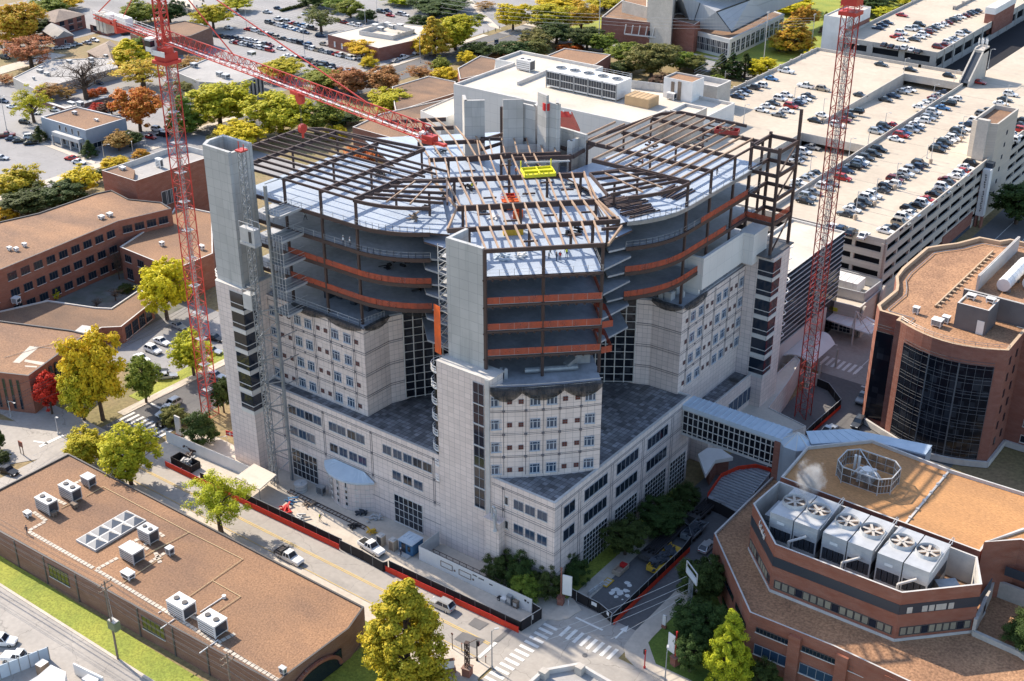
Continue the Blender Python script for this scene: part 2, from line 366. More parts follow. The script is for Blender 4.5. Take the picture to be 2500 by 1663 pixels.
sheet('pavement',[(-83.8,146),(-83.3,141.6),(-81.8,139.6),(-79.3,138.5),(-77.0,141.0),(-80.6,144.6),(-80.7,146)],'pave',.15,0)
sheet('pavement',[(-79.3,138.5),(-74,138.2),(-40,137.4),(-40,140.4),(-71.1,141),(-77,141)],'pave',.15,0)
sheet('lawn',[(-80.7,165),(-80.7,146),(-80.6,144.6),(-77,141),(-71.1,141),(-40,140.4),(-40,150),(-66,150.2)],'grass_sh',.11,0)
sheet('road',R4(-82.5,80,134,138.6),'asphalt',.05)
sheet('pavement',[(-112,121.2),(-97.2,121.2),(-97.2,112),(-100,112),(-103,118.5),(-112,118.6)],'pave',.15,0)
sheet('lawn',[(-117,118.6),(-103.5,118.5),(-101,112),(-100,90),(-117,90)],'grass',.12,0)
# park beyond
sheet('park_lawn',R4(-322,-130,462,760),'grass',.02)
sheet('park_lawn',R4(-800,-480,420,560),'grass',.01)
sheet('park_path',[P2(t2(1030,180)),P2(t2(1110,200)),P2(t2(990,90)),P2(t2(930,20)),P2(t2(870,-40)),P2(t2(830,-40)),P2(t2(900,30))],'pave',.05)
sheet('pavement',R4(-344.5,-341.5,275,440),'pave',.12,0)
sheet('pavement',R4(-341,-130,464,467),'pave',.12,0)
sheet('pavement',[P2(t1(280,945)),P2(t1(640,1085)),P2(t1(630,1105)),P2(t1(270,965))],'pave',.12,0)
sheet('pavement',[P2(t1(0,450)),P2(t1(340,355)),P2(t1(450,370)),P2(t1(0,500))],'pave',.12,0)
sheet('pavement',R4(-342,-338,190,262),'pave',.12,0)
# ---- markings
def marks(name,quads,m='mark',z=.075):
    b=MB(); _lay[0]+=1; z+=_lay[0]*.0006
    for q in quads: b.face([(p[0],p[1],z) for p in q])
    return struct(name,b,M[m])
def rq(x0,x1,y0,y1): return R4(x0,x1,y0,y1)
marks('road_marking_centre_line',[rq(-192,-101,128.75,128.9),rq(-192,-101,129.1,129.25)],'yel')
marks('road_marking_edge_line',[rq(-192,-101,125.2,125.32)],'yel')
marks('road_marking_crossing',[rq(-96.9+0.25*0,-94.2,y,y+.62) for y in np.arange(122.2,138.4,1.32)])
marks('road_marking_crossing',[rq(x,x+.62,137.4,140.3) for x in np.arange(-93.3,-83.6,1.32)])
marks('road_marking_crossing',[rq(x,x+.62,122.,124.6) for x in np.arange(-90.3,-83.6,1.32)])
marks('road_marking_stop_line',[rq(-100.7,-100.1,125.4,129.9)])
marks('road_marking_stop_line',[rq(-93.6,-88.2,142.6,143.0)])
def arrow(c,rz,s=1):
    q=[(-.12,-1.6),(.12,-1.6),(.12,.2),(-.12,.2)]; h=[(-.5,.2),(.5,.2),(0,1.5)]
    f=lambda p:(c[0]+s*(p[0]*math.cos(rz)-p[1]*math.sin(rz)),c[1]+s*(p[0]*math.sin(rz)+p[1]*math.cos(rz)))
    return [[f(p) for p in q],[f(p) for p in h]]
a=P2(t8(1915,1235)); marks('road_marking_arrow',arrow(a,0,1.3))
marks('road_marking_crossing',[[(-206.6+i*1.5,138.2+i*.06),(-205.9+i*1.5,138.2+i*.06),(-205.9+i*1.5,142.2),(-206.6+i*1.5,142.2)] for i in range(9)])
marks('road_marking_stop_line',[rq(-206.6,-199.5,146.4,147.0)])
marks('road_marking_stop_line',[[P2(t4(260,1505)),P2(t4(420,1430)),P2(t4(430,1440)),P2(t4(270,1518))],[P2(t4(225,1470)),P2(t4(320,1485)),P2(t4(320,1495)),P2(t4(225,1480))]])
marks('road_marking_crossing',[rq(-99.5+i*1.35,-98.8+i*1.35,249.5,253.8) for i in range(7)])
marks('road_marking_line',[rq(-91.2,-91.0,249,270),rq(-87.5,-86.5,245,245.6),rq(-101,-99.8,260,260.5)])
marks('road_marking_line',[rq(-85.2,-85.05,290,600),rq(-91.6,-91.45,290,600)])
marks('road_marking_line',[rq(-334,-333.85,280,700)],'yel')
marks('road_marking_line',[rq(-340,50,453.9,454.1)],'yel')
ml=[]
for y in (352,366,373,387,394,408,415,429,436): ml+= [rq(x,x+.12,y,y+5.4) for x in np.arange(-470,-352,2.75)]
marks('road_marking_bays',ml,z=.06)
ml=[rq(x,x+.12,176,181) for x in np.arange(-400,-345,2.8)]+[rq(x,x+.12,205,210) for x in np.arange(-430,-345,2.8)]
marks('road_marking_bays',ml,z=.06)
marks('road_patch',[[P2(t8(885,1185)),P2(t8(960,1225)),P2(t8(1025,1180)),P2(t8(930,1140))],[P2(t8(790,1285)),P2(t8(935,1345)),P2(t8(1000,1290)),P2(t8(850,1235))],[P2(t8(1050,1297)),P2(t8(1085,1305)),P2(t8(1180,1225)),P2(t8(1150,1215))]],'patch',.07)
c=P2(t8(1665,1393)); b=MB(); b.tube((c[0],c[1],.05),(c[0],c[1],.135),.42,14); struct('road_manhole_cover',b,M['patch'])
# ================= HOSPITAL =================
def MIR(x,y): return (45.6-y,45.6-x)
HOS=thing('hospital_building','pale tiled hospital with bare steel floors rising above it, half built','hospital',(-125,165,0))
def hp(mb,name,m,smooth=False): return mb.build(name,m,HOS,smooth)
ZP=18.7
pod=[(-168.6,145.55),(-152.2,145.55),(-141,145.55),(-100.05,145.55),(-100.05,190.2),(-103,190.2),(-103,222),(-118,240),(-190,240),(-190,215),(-176.9,215),(-176.9,150),(-168.6,150)]
def parapet(mb,poly,z0,z1,zr,t=.35,mw=0,mr=1):
    poly=ccw(poly); q=inset(poly,t); n=len(poly)
    for i in range(n):
        j=(i+1)%n; a,b2,c,d=poly[i],poly[j],q[j],q[i]
        mb.face([(*a,z0),(*b2,z0),(*b2,z1),(*a,z1)],mw)
        mb.face([(*a,z1),(*b2,z1),(*c,z1),(*d,z1)],mr)
        mb.face([(*c,zr-.02),(*d,zr-.02),(*d,z1),(*c,z1)],mr)
    return q
b=MB(); q=parapet(b,pod,0,ZP,ZP-.25,.5); hp(b,'podium_wall',[M['tile'],M['rim']])
b=MB(); b.face([(*p,ZP-.25) for p in q]); hp(b,'podium_roof',M['paver'])
# dark double joint bands on podium
b=MB()
for z in (8.1,8.5,12.9,13.3,17.3,17.6,3.9):
    b.box(-168.5,-124.7,145.50,145.56,z,z+.07); b.box(-113.1,-100,145.50,145.56,z,z+.07); b.box(-100.06,-100.0,145.5,190,z,z+.07)
for x in (-163.9,-163.5,-153,-152.6,-141,-140.6,-126.2,-125.8,-110.9,-110.5): b.box(x,x+.07,145.50,145.56,7.5,17.4)
for y in (147.4,152.6,153.2,162.6,163.2,172.9,173.5,183.2,183.8): b.box(-100.06,-100.,y,y+.07,0,17.4)
for x in (-163.7,-152.8,-140.8,-126,-110.7):
    for z in (8.3,13.1,17.4): b.box(x-.22,x+.22,145.46,145.56,z-.22,z+.22)
hp(b,'joint_band',M['band'])
# window makers -----------------------------------------------------------
PANE={}
def winmesh(name,w,h,nx=1,nz=1,fr=.09,glassm='glass',sill=True,d=.05,fm='mull'):
    b=MB(); g=MB(); g.box(0,w,-d,.02,0,h)          # glass slab standing just proud of the wall
    for i in range(nx+1):
        x=w*i/nx; b.box(x-fr/2,x+fr/2,-d-.05,.0,-.02,h+.02,0)
    for k in range(nz+1):
        z=h*k/nz; b.box(-fr/2,w+fr/2,-d-.06,.0,z-fr/2,z+fr/2,0)
    if sill: b.box(-.15,w+.15,-d-.14,.0,-.14,-fr/2,1)
    me=b.mesh(name,[M[fm],M['mull']]); PANE[me.name]=g.mesh(name+'_pane',M[glassm]); return me
def place(me,root,a,rz=0,z=None,nm='window',mat=None):
    o=inst(me,nm,root,(a[0]-root.location[0],a[1]-root.location[1],(a[2] if len(a)>2 else z)-root.location[2]),rz,mat=mat)
    if me.name in PANE: inst(PANE[me.name],'pane',o)
    return o
glassb2=glass('reflecting_blue_glass',(.05,.085,.14),.1)
w16=winmesh('podium_window',1.95,1.75,2,1,.06,'glassb',fm='frame_mid')
w16b=winmesh('podium_window_dark',1.95,1.75,2,1,.06,'glass',fm='frame_mid')
tall=winmesh('tall_window',6.7,6.0,6,4,.09,'glass')
tallR=winmesh('tall_grid_window',7.4,6.9,8,7,.06,'glass')
for x in (-161.9,-159.7,-157.5,-155.3,-151.3,-149.1,-146.6,-144.4,-137.9,-135.4,-133,-130.7,-128.4): place(random.choice((w16,w16b)),HOS,(x,145.55,14.3))
for x in (-161.9,-159.6,-157.4,-151.4,-149,-146.5,-144.2,-135.8,-133.2,-130.7): place(random.choice((w16,w16b)),HOS,(x,145.55,9.6))
place(tall,HOS,(-162,145.55,.3)); place(tall,HOS,(-135.7,145.55,.3))
for z in (14.4,9.5):
    for x in (-108.4,-106,-103.5): place(w16,HOS,(x,145.55,z))
    place(winmesh('slim_window',.7,1.6,1,1),HOS,(-110.3,145.55,z))
longR=winmesh('ribbon_window',7.1,2.2,5,1,.06,'glass',fm='frame_mid'); longS=winmesh('short_ribbon_window',3.3,2.2,2,1,.06,'glass',fm='frame_mid')
Q=math.pi/2
for z in (14.3,9.5):
    place(longS,HOS,(-100.05,148.1,z),Q)
    for y in (154.3,164.4,174.7): place(longR,HOS,(-100.05,y,z),Q)
for y in (154.4,164.4,174.6,183.6): place(tallR,HOS,(-100.05,y,0),Q) if y<180 else place(winmesh('end_grid_window',5.8,6.9,6,7,.1),HOS,(-100.05,y,0),Q)
# curved entrance bay with blue metal roof
cx=(-152.2-141)/2; R=7.2; arc=[(cx+R*math.sin(a),145.6+4.6-R*math.cos(a)+.0) for a in np.radians(np.linspace(-50,50,13))]
b=MB(); b.prism([(arc[0][0],145.6)]+arc+[(arc[-1][0],145.6)],0,6.9); hp(b,'entrance_bay',M['tile'])
b=MB(); ar2=[(cx+(R+.9)*math.sin(a),145.6+4.6-(R+.9)*math.cos(a)) for a in np.radians(np.linspace(-52,52,15))]
for i in range(14):
    a,c=ar2[i],ar2[i+1]; b.face([(a[0],a[1],7.0),(c[0],c[1],7.0),(c[0]*.6+cx*.4,145.3,8.3),(a[0]*.6+cx*.4,145.3,8.3)]); b.face([(a[0],a[1],6.6),(c[0],c[1],6.6),(c[0],c[1],7.0),(a[0],a[1],7.0)])
b.face([(p[0],p[1],6.6) for p in ar2]); hp(b,'entrance_roof',M['copper'])
sw=winmesh('bay_window',.55,.8,1,1,.06); swt=winmesh('bay_slot_window',.4,1.6,1,1,.05)
for i in range(1,12,2):
    a=arc[i]; an=math.atan2(arc[i+1][1]-arc[i-1][1],arc[i+1][0]-arc[i-1][0])
    for z in (.9,2.3,3.6): place(sw,HOS,(a[0]-.25,a[1]-.02,z),an)
    place(swt,HOS,(a[0]-.2,a[1]-.02,4.9),an)
# --- front tower (lower tiled block) ---
ft=[(-124.6,145.5),(-113.3,145.5),(-100.06,158.75),(-100.1,170.0),(-112,182),(-137,157.5),(-129,149.9),(-124.6,149.9)]
fa=(-113.3,145.5); fb=(-100.06,158.75); LFr=math.hypot(fb[0]-fa[0],fb[1]-fa[1])
b=MB(); b.prism([(-124.6,145.48),(-113.3,145.48),(-113.3,149),(-124.6,149)],0,37.3); hp(b,'stair_block_wall',M['tile'])
b=MB(); b.box(-124.7,-113.2,145.4,149.4,37.3,37.45); hp(b,'stair_block_ledge',M['rim'])
def bowed(u,off=0):    # gently bowed facade between fa and fb
    t=u/LFr; s=.55*(1-(2*t-1)**2)+off; return (fa[0]+(fb[0]-fa[0])*t+s*.7071,fa[1]+(fb[1]-fa[1])*t-s*.7071)
b=MB(); b.prism([bowed(u) for u in np.linspace(0,LFr,9)]+[(-109,168.3),(-119,178.5),(-134,163),(-126,152),(-124.6,149.5),(-113.3,149.5)],ZP-.3,35.3); hp(b,'front_tower_wall',M['tile_diag'])
M['winpale']=mat('pale_blue_window_frame',(.42,.46,.52),rough=.5); _g=MB(); _g.box(0,1.65,-.05,.02,0,1.75); _b=MB()
for x in (0,.42,1.23,1.65): _b.box(x-.035,x+.035,-.11,0,-.02,1.77)
for z in (0,1.25,1.75): _b.box(-.05,1.70,-.12,0,z-.05,z+.05)
_b.box(-.1,1.75,-.2,0,-.16,-.05); _b.box(.46,.56,-.07,0,.02,1.2); _b.box(1.09,1.19,-.07,0,.02,1.2)
w4=_b.mesh('ward_window',M['winpale']); PANE[w4.name]=_g.mesh('ward_window_pane',M['glassb'])
_b=MB(); _b.box(0,.75,-.05,.02,0,.75,0); _b.box(-.05,.8,-.1,0,-.05,.0,1); _b.box(-.05,.8,-.1,0,.75,.8,1); _b.box(-.05,0,-.1,0,0,.75,1); _b.box(.75,.8,-.1,0,0,.75,1); _b.box(.35,.4,-.09,0,0,.75,1); _b.box(0,.75,-.09,0,.35,.4,1)
sq=_b.mesh('grille_square',[M['redpanel'],M['band']])
for z in (32.5,28.1,23.7,19.3):
    for u,me in ((.15,w4),(6.6,w4),(9.4,w4),(15.9,w4),(2.8,sq),(4.7,sq),(12.1,sq),(14.2,sq)):
        p=bowed(u+.5,.03); place(me,HOS,(p[0]-.35,p[1]-.35,z+(.4 if me is sq else 0)),math.pi/4+ .0,nm='window' if me is w4 else 'grille_square')
b=MB()
for zc in (31.6,31.3,27.2,26.9,22.8,22.5):
    for i in range(8):
        a,c=bowed(LFr*i/8,.02),bowed(LFr*(i+1)/8,.02); b.bar((*a,zc),(*c,zc),.04,.07)
for u in (2.2,5.9,8.8,11.6,15.2):
    p=bowed(u,.02)
    b.bar((*p,19),(*p,35),.07)
    for zc in (31.5,27,22.6,34.6): p2=bowed(u,.03); b.box(p2[0]-.18,p2[0]+.18,p2[1]-.18,p2[1]+.18,zc-.2,zc+.2)
hp(b,'joint_band',M['band'])
# vertical stair glass strip at the corner, with pale fins
st=winmesh('stair_window',2.2,3.9,2,2,.07,'glass',fm='frame_mid')
for z in (11.5,15.7,19.9,24.1,28.3,32.2): place(st,HOS,(-116.75,145.47,z),nm='stair_window')
b=MB(); b.box(-114.2,-113.35,145.28,145.48,11,37.3); hp(b,'corner_fin',M['galv2'])
b=MB(); b.box(-113.28,-110.4,143.9,145.54,0,11.2); b.box(-113.6,-110.1,143.7,145.54,11.2,11.4); hp(b,'corner_step_wall',M['tile'])
b=MB(); pp=[(-112.2,144.4,11.4),(-112.2,144.4,13.6),(-111.9,144.2,14.0),(-111.4,144.1,13.9),(-111.2,144.1,13.2),(-111.2,144.1,11.4)]; b.path(pp,.2,8,0)
b.path([(-111.6,144.4,11.4),(-111.6,144.2,12.6),(-111.2,143.6,12.6),(-110.9,143.5,10.2)],.2,8,0); b.tube((-110.9,143.5,10.2),(-110.9,143.5,9.8),.25,8,0,.42); hp(b,'vent_pipe',M['galv2'])
# curved balcony rings on the tower's outer side and the far stair tower
def rings(cx,cy,r,zs,a0,a1):
    for z in zs:
        b=MB()
        for rr,dz in ((r,0),(r,.55),(r,1.05)):
            pts=[(cx+rr*math.cos(t),cy+rr*math.sin(t),z+dz) for t in np.linspace(a0,a1,11)]; b.path(pts,.07,5)
        for t in np.linspace(a0,a1,7): b.bar((cx+r*math.cos(t),cy+r*math.sin(t),z),(cx+r*math.cos(t),cy+r*math.sin(t),z+1.05),.06)
        b.prism([(cx,cy)]+[(cx+r*math.cos(t),cy+r*math.sin(t)) for t in np.linspace(a0,a1,11)],z-.2,z-.05)
        hp(b,'curved_balcony',M['white'])
rings(-124.6,147.6,2.3,[35.2-3.1*i for i in range(8)],math.pi*.5,math.pi*1.5)
b=MB(); b.prism([(-124.6+1.9*math.cos(t),147.6+1.9*math.sin(t)) for t in np.linspace(math.pi*.5,math.pi*1.5,9)],9.5,35.6); hp(b,'round_stair_glass',M['glassv'])
rings(-176.9,146.2,1.7,[38.8-3.1*i for i in range(9)],math.pi*.5,math.pi*1.5)
# upper concrete wall of the front tower
b=MB(); b.prism([(-123.9,147.9),(-116.4,147.9),(-116.4,148.6),(-123.3,148.6),(-123.3,153),(-123.9,153)],37.3,59); hp(b,'concrete_wall',M['conc_wall'])
# --- wings: built for one side, mirrored about the 45 degree axis for the other ---
LV=[36.5,41.3,46.1,50.85,55.6]; TOPW=60.2
arcw=[(-145.3+19*math.sin(a),168.3-19*math.cos(a)) for a in np.radians(np.linspace(0,42,12))]
def wing(tf,side):
    b=MB(tf); b.prism([(-168.0,148.2),(-143.7,148.2),(-143.5,154.5),(-142.3,157.2),(-140,168),(-145,174),(-172,174),(-172,148.2)],ZP-.3,36.3); hp(b,'wing_wall',M['tile'])
    b=MB(tf)
    for z in (31.5,31.1,27.1,26.7,22.7,22.3,35.4):
        b.box(-168,-143.7,148.14,148.2,z,z+.07); b.bar((-143.64,148.2,z),(-143.44,154.5,z),.05,.07)
        b.bar((-143.44,154.4,z),(-142.2,157.2,z),.05,.07)
    for x in (-168,-165.4,-162,-161.6,-156.3,-155.9,-152.2,-151.8,-146.5,-146.1): b.box(x,x+.07,148.14,148.2,19,36)
    for x in (-165.4,-161.8,-158.9,-156.1,-152,-149.2,-146.3):
        for z in (31.3,27,22.5): b.box(x-.2,x+.2,148.1,148.2,z-.2,z+.2)
    hp(b,'joint_band',M['band'])
    for z in (32.45,28.05,23.65,19.25):
        for x in (-167.6,-161.1,-158.4,-151.6,-148.6):
            for me,xx,dz in ((w4,x,0),):
                if side=='R': p=MIR(xx+1.65,148.2); place(me,HOS,(p[0],p[1],z),Q)
                else: place(me,HOS,(xx,148.2,z))
        for xx in (-165,-163,-155.4,-153.5,-145.9):
            if side=='R': p=MIR(xx+.75,148.2); place(sq,HOS,(p[0],p[1],z+.45),Q,nm='grille_square')
            else: place(sq,HOS,(xx,148.2,z+.45),nm='grille_square')
    # tall end tower
    b=MB(tf); b.prism([(-176.9,145.2),(-175.4,142.5),(-168.3,142.5),(-168.3,150.5),(-176.9,150.5)],0,39.2); hp(b,'end_tower_wall',M['tile'])
    for z in (13.5,18,22.3,26.6,30.9,35.0):
        bb=MB(tf); bb.box(-171.6,-168.25,142.42,142.5,z,z+3.5,1); bb.box(-168.31,-168.22,142.42,145.6,z,z+3.5,1)
        for zz in (z,z+1.1,z+3.5): bb.box(-171.6,-168.2,142.36,142.44,zz-.07,zz+.07); bb.box(-168.24,-168.16,142.4,145.6,zz-.07,zz+.07)
        bb.box(-171.7,-168.15,142.35,142.5,z-.75,z-.1,0); bb.box(-168.3,-168.15,142.4,145.6,z-.75,z-.1,0)
        hp(bb,'corner_window',[M['mull'],M['glass']])
    # slabs
    poly=[(-173,174),(-173,149.2)]+arcw+[(-129.4,155.6),(-141.9,168.5),(-145,176.5)]
    for z in LV:
        b=MB(tf); top=1 if z==55.6 else 0
        p2=poly if z>40 else [(-172,174),(-168,148.6),(-144,148.6),(-143.8,154.6),(-142,158),(-138,168)]
        b.prism(p2,z-.35,z,0 if not top else 2,mt=1 if top else 0,mb=2); hp(b,'floor_deck' if top else 'floor_slab',[M['floor_dk'],M['deckblue'],M['steel']])
        if z>40:
            line=[(-173,149.1)]+[(p[0]+.05,p[1]-.08) for p in arcw]
            b=MB(tf)
            for a,c in zip(line[:-1],line[1:]): b.bar((*a,z-.3),(*c,z-.3),.25,.7)
            hp(b,'edge_beam',M['galv'] if z>55 and side=='R' else M['steel'])
            b=MB(tf)
            for a,c in zip(line[:-1],line[1:]):
                L=math.hypot(c[0]-a[0],c[1]-a[1]); k=max(1,round(L/2.6))
                for i in range(k+1): x,y=a[0]+(c[0]-a[0])*i/k,a[1]+(c[1]-a[1])*i/k; b.bar((x,y,z),(x,y,z+1.15),.06)
                for h in (.6,1.12): b.bar((*a,z+h),(*c,z+h),.035)
            hp(b,'guard_rail',M['galv2'] if z>50 else M['steel'])
            if z<50 or (side=='R' and z<51):
                ln=line if z<50 else [(-168,149.1),(-158.7,149.1),(-150,149.1)]
                if z<50: ln=[(-162,149.1)]+line[1:] if side=='L' else [(-160,149.1)]+line[1:]
                b=MB(tf); b.strip(ln,z+.02,z+1.15,.05); hp(b,'safety_net',M['net'])
    # columns
    for (x,y) in ((-173,149.3),(-162,149.3),(-153.1,149.3),(-145.0,149.5)):
        b=MB(tf); b.box(x-.2,x+.2,y-.2,y+.2,36.5,TOPW); hp(b,'column',M['steel'])
    for (x,y) in ((-172.7,162),(-162.2,162),(-152.8,162),(-145.2,160),(-137.5,160),(-172.5,173.8),(-162.3,173.8),(-152.8,176)):
        b=MB(tf); b.box(x-.16,x+.16,y-.16,y+.16,36.5,TOPW-.4); hp(b,'column',M['steel'])
    # roof girders and beams
    G=lambda p,q,w,h,nm,m: (lambda mb:(mb.bar(p,q,w,h),hp(mb,nm,m)))(MB(tf))
    sm,pm=M['steel'],(M['steel'] if side=='L' else M['purlin'])
    for x,y0,y1 in ((-173,149.2,174),(-162.1,149.2,174.2),(-152.9,149.2,176.8),(-145.1,149.4,169.8)): G((x,y0,TOPW-.3),(x,y1,TOPW-.3),.35,.75,'girder',sm)
    for i,y in enumerate(np.arange(149.2,175.2,2.25)):
        x0=-179.8 if 156<y<172 else -173.2; x1=-145.2 if y<170 else -152.5
        if side=='R' and x0<-173.5: x0=-178.5
        if side=='L' and y>157: x1=-145+min(6,(y-157)*.3) if y<170 else x1
        G((x0,y,TOPW),(x1,y,TOPW),.24,.42,'roof_beam',sm if i==0 else pm)
    if side=='R':
        for x in np.arange(-178.5,-146,2.9):
            G((x,157+ (x%1)*9,TOPW-.15),(x,159.3+(x%1)*9,TOPW-.15),.2,.3,'cross_beam',sm)
        for i,y in enumerate((176.,178.2)): G((-166,y,TOPW),(-152.5,y,TOPW),.24,.42,'roof_beam',pm)
    G((-179.9,156.4,TOPW-.2),(-179.9,171.3,TOPW-.2),.3,.6,'girder',sm)
    G((-179.9,171.3,TOPW-.2),(-176.5,174,TOPW-.2),.3,.6,'girder',sm); G((-176.5,174,TOPW-.2),(-152.6,176.8,TOPW-.2),.3,.6,'girder',sm)
    for i in range(len(arcw)-1): G((*arcw[i],TOPW-.2),(*arcw[i+1],TOPW-.2),.3,.6,'girder',sm)
    # fan of beams over the curved bay
    for k,(a,c) in enumerate((((-145.1,160.4),(-138.5,165.5)),((-144.6,158),(-136.5,163.5)),((-144.2,155.6),(-134.5,161.2)),((-144.2,153.4),(-133,159)),((-144.6,151.4),(-132,157.2)))): G((*a,TOPW-.1),(*c,TOPW-.1),.26,.5,'roof_beam',sm)
    G((-145.1,149.4,TOPW),(-145.4,161,TOPW),.3,.6,'girder',sm); G((-145.4,161,TOPW-.1),(-138.3,165.8,TOPW-.1),.3,.6,'girder',sm); G((-138.3,165.8,TOPW-.1),(-131.3,157.4,TOPW-.1),.3,.6,'girder',sm)
    for k in (.3,.62): G((-145+8*k,161.2+4*k,TOPW),(-143.5+12*k,150.2+5*k,TOPW),.18,.3,'cross_beam',M['purlin'])
wing(None,'L'); wing(MIR,'R')
# concave curtain wall between wings, behind the front tower
A=(-142.3,157.2); Bp=MIR(*A)
b=MB(); pts=[]
for t in np.linspace(0,1,25):
    s=2.2*(1-(2*t-1)**2); pts.append((A[0]+(Bp[0]-A[0])*t-s*.7071,A[1]+(Bp[1]-A[1])*t+s*.7071))
for a,c in zip(pts[:-1],pts[1:]): b.face([(*a,ZP),(*c,ZP),(*c,36.4),(*a,36.4)])
hp(b,'curtain_wall',M['glassv'])
b=MB()
off=lambda p:(p[0]+.12,p[1]-.12)
for p in pts: b.bar((*off(p),ZP),(*off(p),36.4),.16)
for z in np.arange(ZP+.2,36.5,1.6):
    for a,c in zip(pts[:-1],pts[1:]): b.bar((*off(a),z),(*off(c),z),.1)
hp(b,'curtain_wall_mullion',M['mull'])
b=MB(); b.prism(pts+[(-128,200),(-150,190)],36.4,37.2); hp(b,'curtain_wall_cap',M['tile_diag'])
# --- front tower upper floors ---
O=(-100.,145.6); r2_=.70710678
def AX(a,u): return (O[0]+(-a+u)*r2_,O[1]+(a+u)*r2_)
FLV=[35.4,39.8,44.5,49.2,54.1]; FT=58.75
fpoly=[(-123.2,148.7),(-116.3,148.7),(-116.3,148.2),(-102.4,161.3),(-109.3,168.6),AX(24,12),AX(29,18),AX(50,18),AX(50,-18.5),AX(29,-18),AX(23.5,-12.6)]
for z in FLV:
    b=MB(); top=z>54; b.prism(fpoly,z-.35,z,2 if top else 0,mt=1 if top else 0,mb=2); hp(b,'floor_deck' if top else 'floor_slab',[M['floor_dk'],M['deckblue'],M['steel']])
    e=[(-116.2,148.1),(-102.3,161.2),(-109.2,168.6)]
    b=MB(); b.bar((*e[0],z-.35),(*e[1],z-.35),.22,.4); b.bar((*e[1],z-.35),(*e[2],z-.35),.22,.4)
    for i in range(15):
        t=i/14; x,y=e[0][0]+(e[1][0]-e[0][0])*t,e[0][1]+(e[1][1]-e[0][1])*t; b.box(x-.2,x+.2,y-.3,y-.1,z-.75,z-.5)
    if z>36:hp(b,'edge_beam',M['steel'])
    if z>36:
        b=MB()
        for i in range(9):
            t=i/8; x,y=e[0][0]+(e[1][0]-e[0][0])*t,e[0][1]+(e[1][1]-e[0][1])*t; b.bar((x,y,z),(x,y,z+1.2),.06)
        for h in ((.6,1.15) if z>54 else (1.15,)): b.bar((*e[0],z+h),(*e[1],z+h),.03); b.bar((*e[1],z+h),(*e[2],z+h),.03)
        hp(b,'guard_rail',M['galv2'])
    if 36<z<54:
        b=MB(); b.strip(e,z+.03,z+1.2,.05); hp(b,'safety_net',M['net'])
        b=MB(); b.strip([(-102.6,161.5),(-101.4,163.4),(-105.6,167.6),(-108.6,168.2)],z-.9,z+.3,.05); 
        if z<49: hp(b,'safety_net',M['net'])
for u in (-9.6,-.2,9.4):
    p=AX(13.1,u); b=MB(); b.box(p[0]-.2,p[0]+.2,p[1]-.2,p[1]+.2,35.4,FT); hp(b,'column',M['steel'])
p=(-109.2,168.5); b=MB(); b.box(p[0]-.2,p[0]+.2,p[1]-.2,p[1]+.2,35.4,FT-.2); hp(b,'column',M['steel'])
for a in (22.7,32.4,46.4,57):
    for u in (-11,-1,6,12.2):
        p=AX(a,u); b=MB(); b.box(p[0]-.18,p[0]+.18,p[1]-.18,p[1]+.18,54,FT-.3 if not(a==46.4 and u==-1) else FT+3); hp(b,'column',M['steel'])
def GX(a0,u0,a1,u1,z,w,h,nm,m):
    b=MB(); b.bar((*AX(a0,u0),z),(*AX(a1,u1),z),w,h); hp(b,nm,M[m])
GX(13,-9.8,12.8,9.5,FT-.1,.35,.7,'girder','steel')
GX(22.7,-14.6,22.7,14.2,FT-.3,.4,.8,'girder','steel'); GX(24.2,10.5,24.2,14.2,FT-.3,.35,.6,'girder','steel'); GX(22.7,14.2,24.2,14.2,FT-.3,.3,.6,'girder','steel')
GX(20.2,10.6,20.2,14,FT-.5,.3,.5,'girder','steel'); GX(20.2,14,13,10.2,FT-.2,.3,.5,'girder','purlin')
GX(32.4,-12,32.2,12.4,FT-.35,.45,1.0,'girder','steel')
GX(46.6,-14.8,45.6,12.6,FT-.35,.45,.95,'girder','steel')
GX(57.5,-14.6,57.4,-5,FT-.3,.4,.8,'girder','steel'); GX(57,-7.5,58,1,FT-.3,.45,1.1,'girder','steel'); GX(58,1,57.5,10.5,FT-.3,.4,.8,'girder','steel'); GX(56,1,55.5,12.5,FT-.3,.35,.7,'girder','steel'); GX(55.5,12.5,62,17.8,FT-.3,.35,.7,'girder','steel')
GX(67,-16,67,-3,FT-.3,.4,.8,'girder','steel'); GX(68.5,-3.5,66.5,7,FT-.3,.35,.7,'girder','steel'); GX(66.5,7,60,12,FT-.3,.35,.7,'girder','steel')
GX(76,-18,76.2,-8,FT-.3,.4,.8,'girder','steel'); GX(81.5,-22,81.8,-9,FT-.3,.4,.8,'girder','steel'); GX(66.5,-5,74,6,FT-.3,.35,.6,'girder','steel'); GX(64,-4,72,7,FT-1,.35,.6,'girder','steel')
for i,u in enumerate(np.linspace(-9.4,9.3,10)): GX(13,u,22.7,u+(.5 if i>5 else -.3),FT,.26,.34,'purlin','purlin')
for i,u in enumerate(np.linspace(-13.6,12.8,13)):
    if i in (0,): continue
    GX(22.7,u,32.4,u*.93,FT,.26,.34,'purlin','purlin')
for i,u in enumerate(np.linspace(-11.4,11.6,12)): GX(32.4,u,46.2,u*1.1,FT,.26,.34,'purlin','purlin')
for i,u in enumerate(np.linspace(-14.,11.8,13)): GX(46.2,u,57.2,u*.98,FT,.22,.3,'purlin','purlin') if u<6 else None
for i,u in enumerate(np.linspace(-14.4,-3.5,6)): GX(57.3,u,67,u*1.05-.4,FT,.22,.3,'purlin','purlin'); GX(67,u*1.05-.4,76,u*1.1-1.4,FT,.22,.3,'purlin','purlin')
for i,u in enumerate(np.linspace(-16.5,-9,5)): GX(76,u-.5,82,u-2.2,FT,.22,.3,'purlin','purlin')
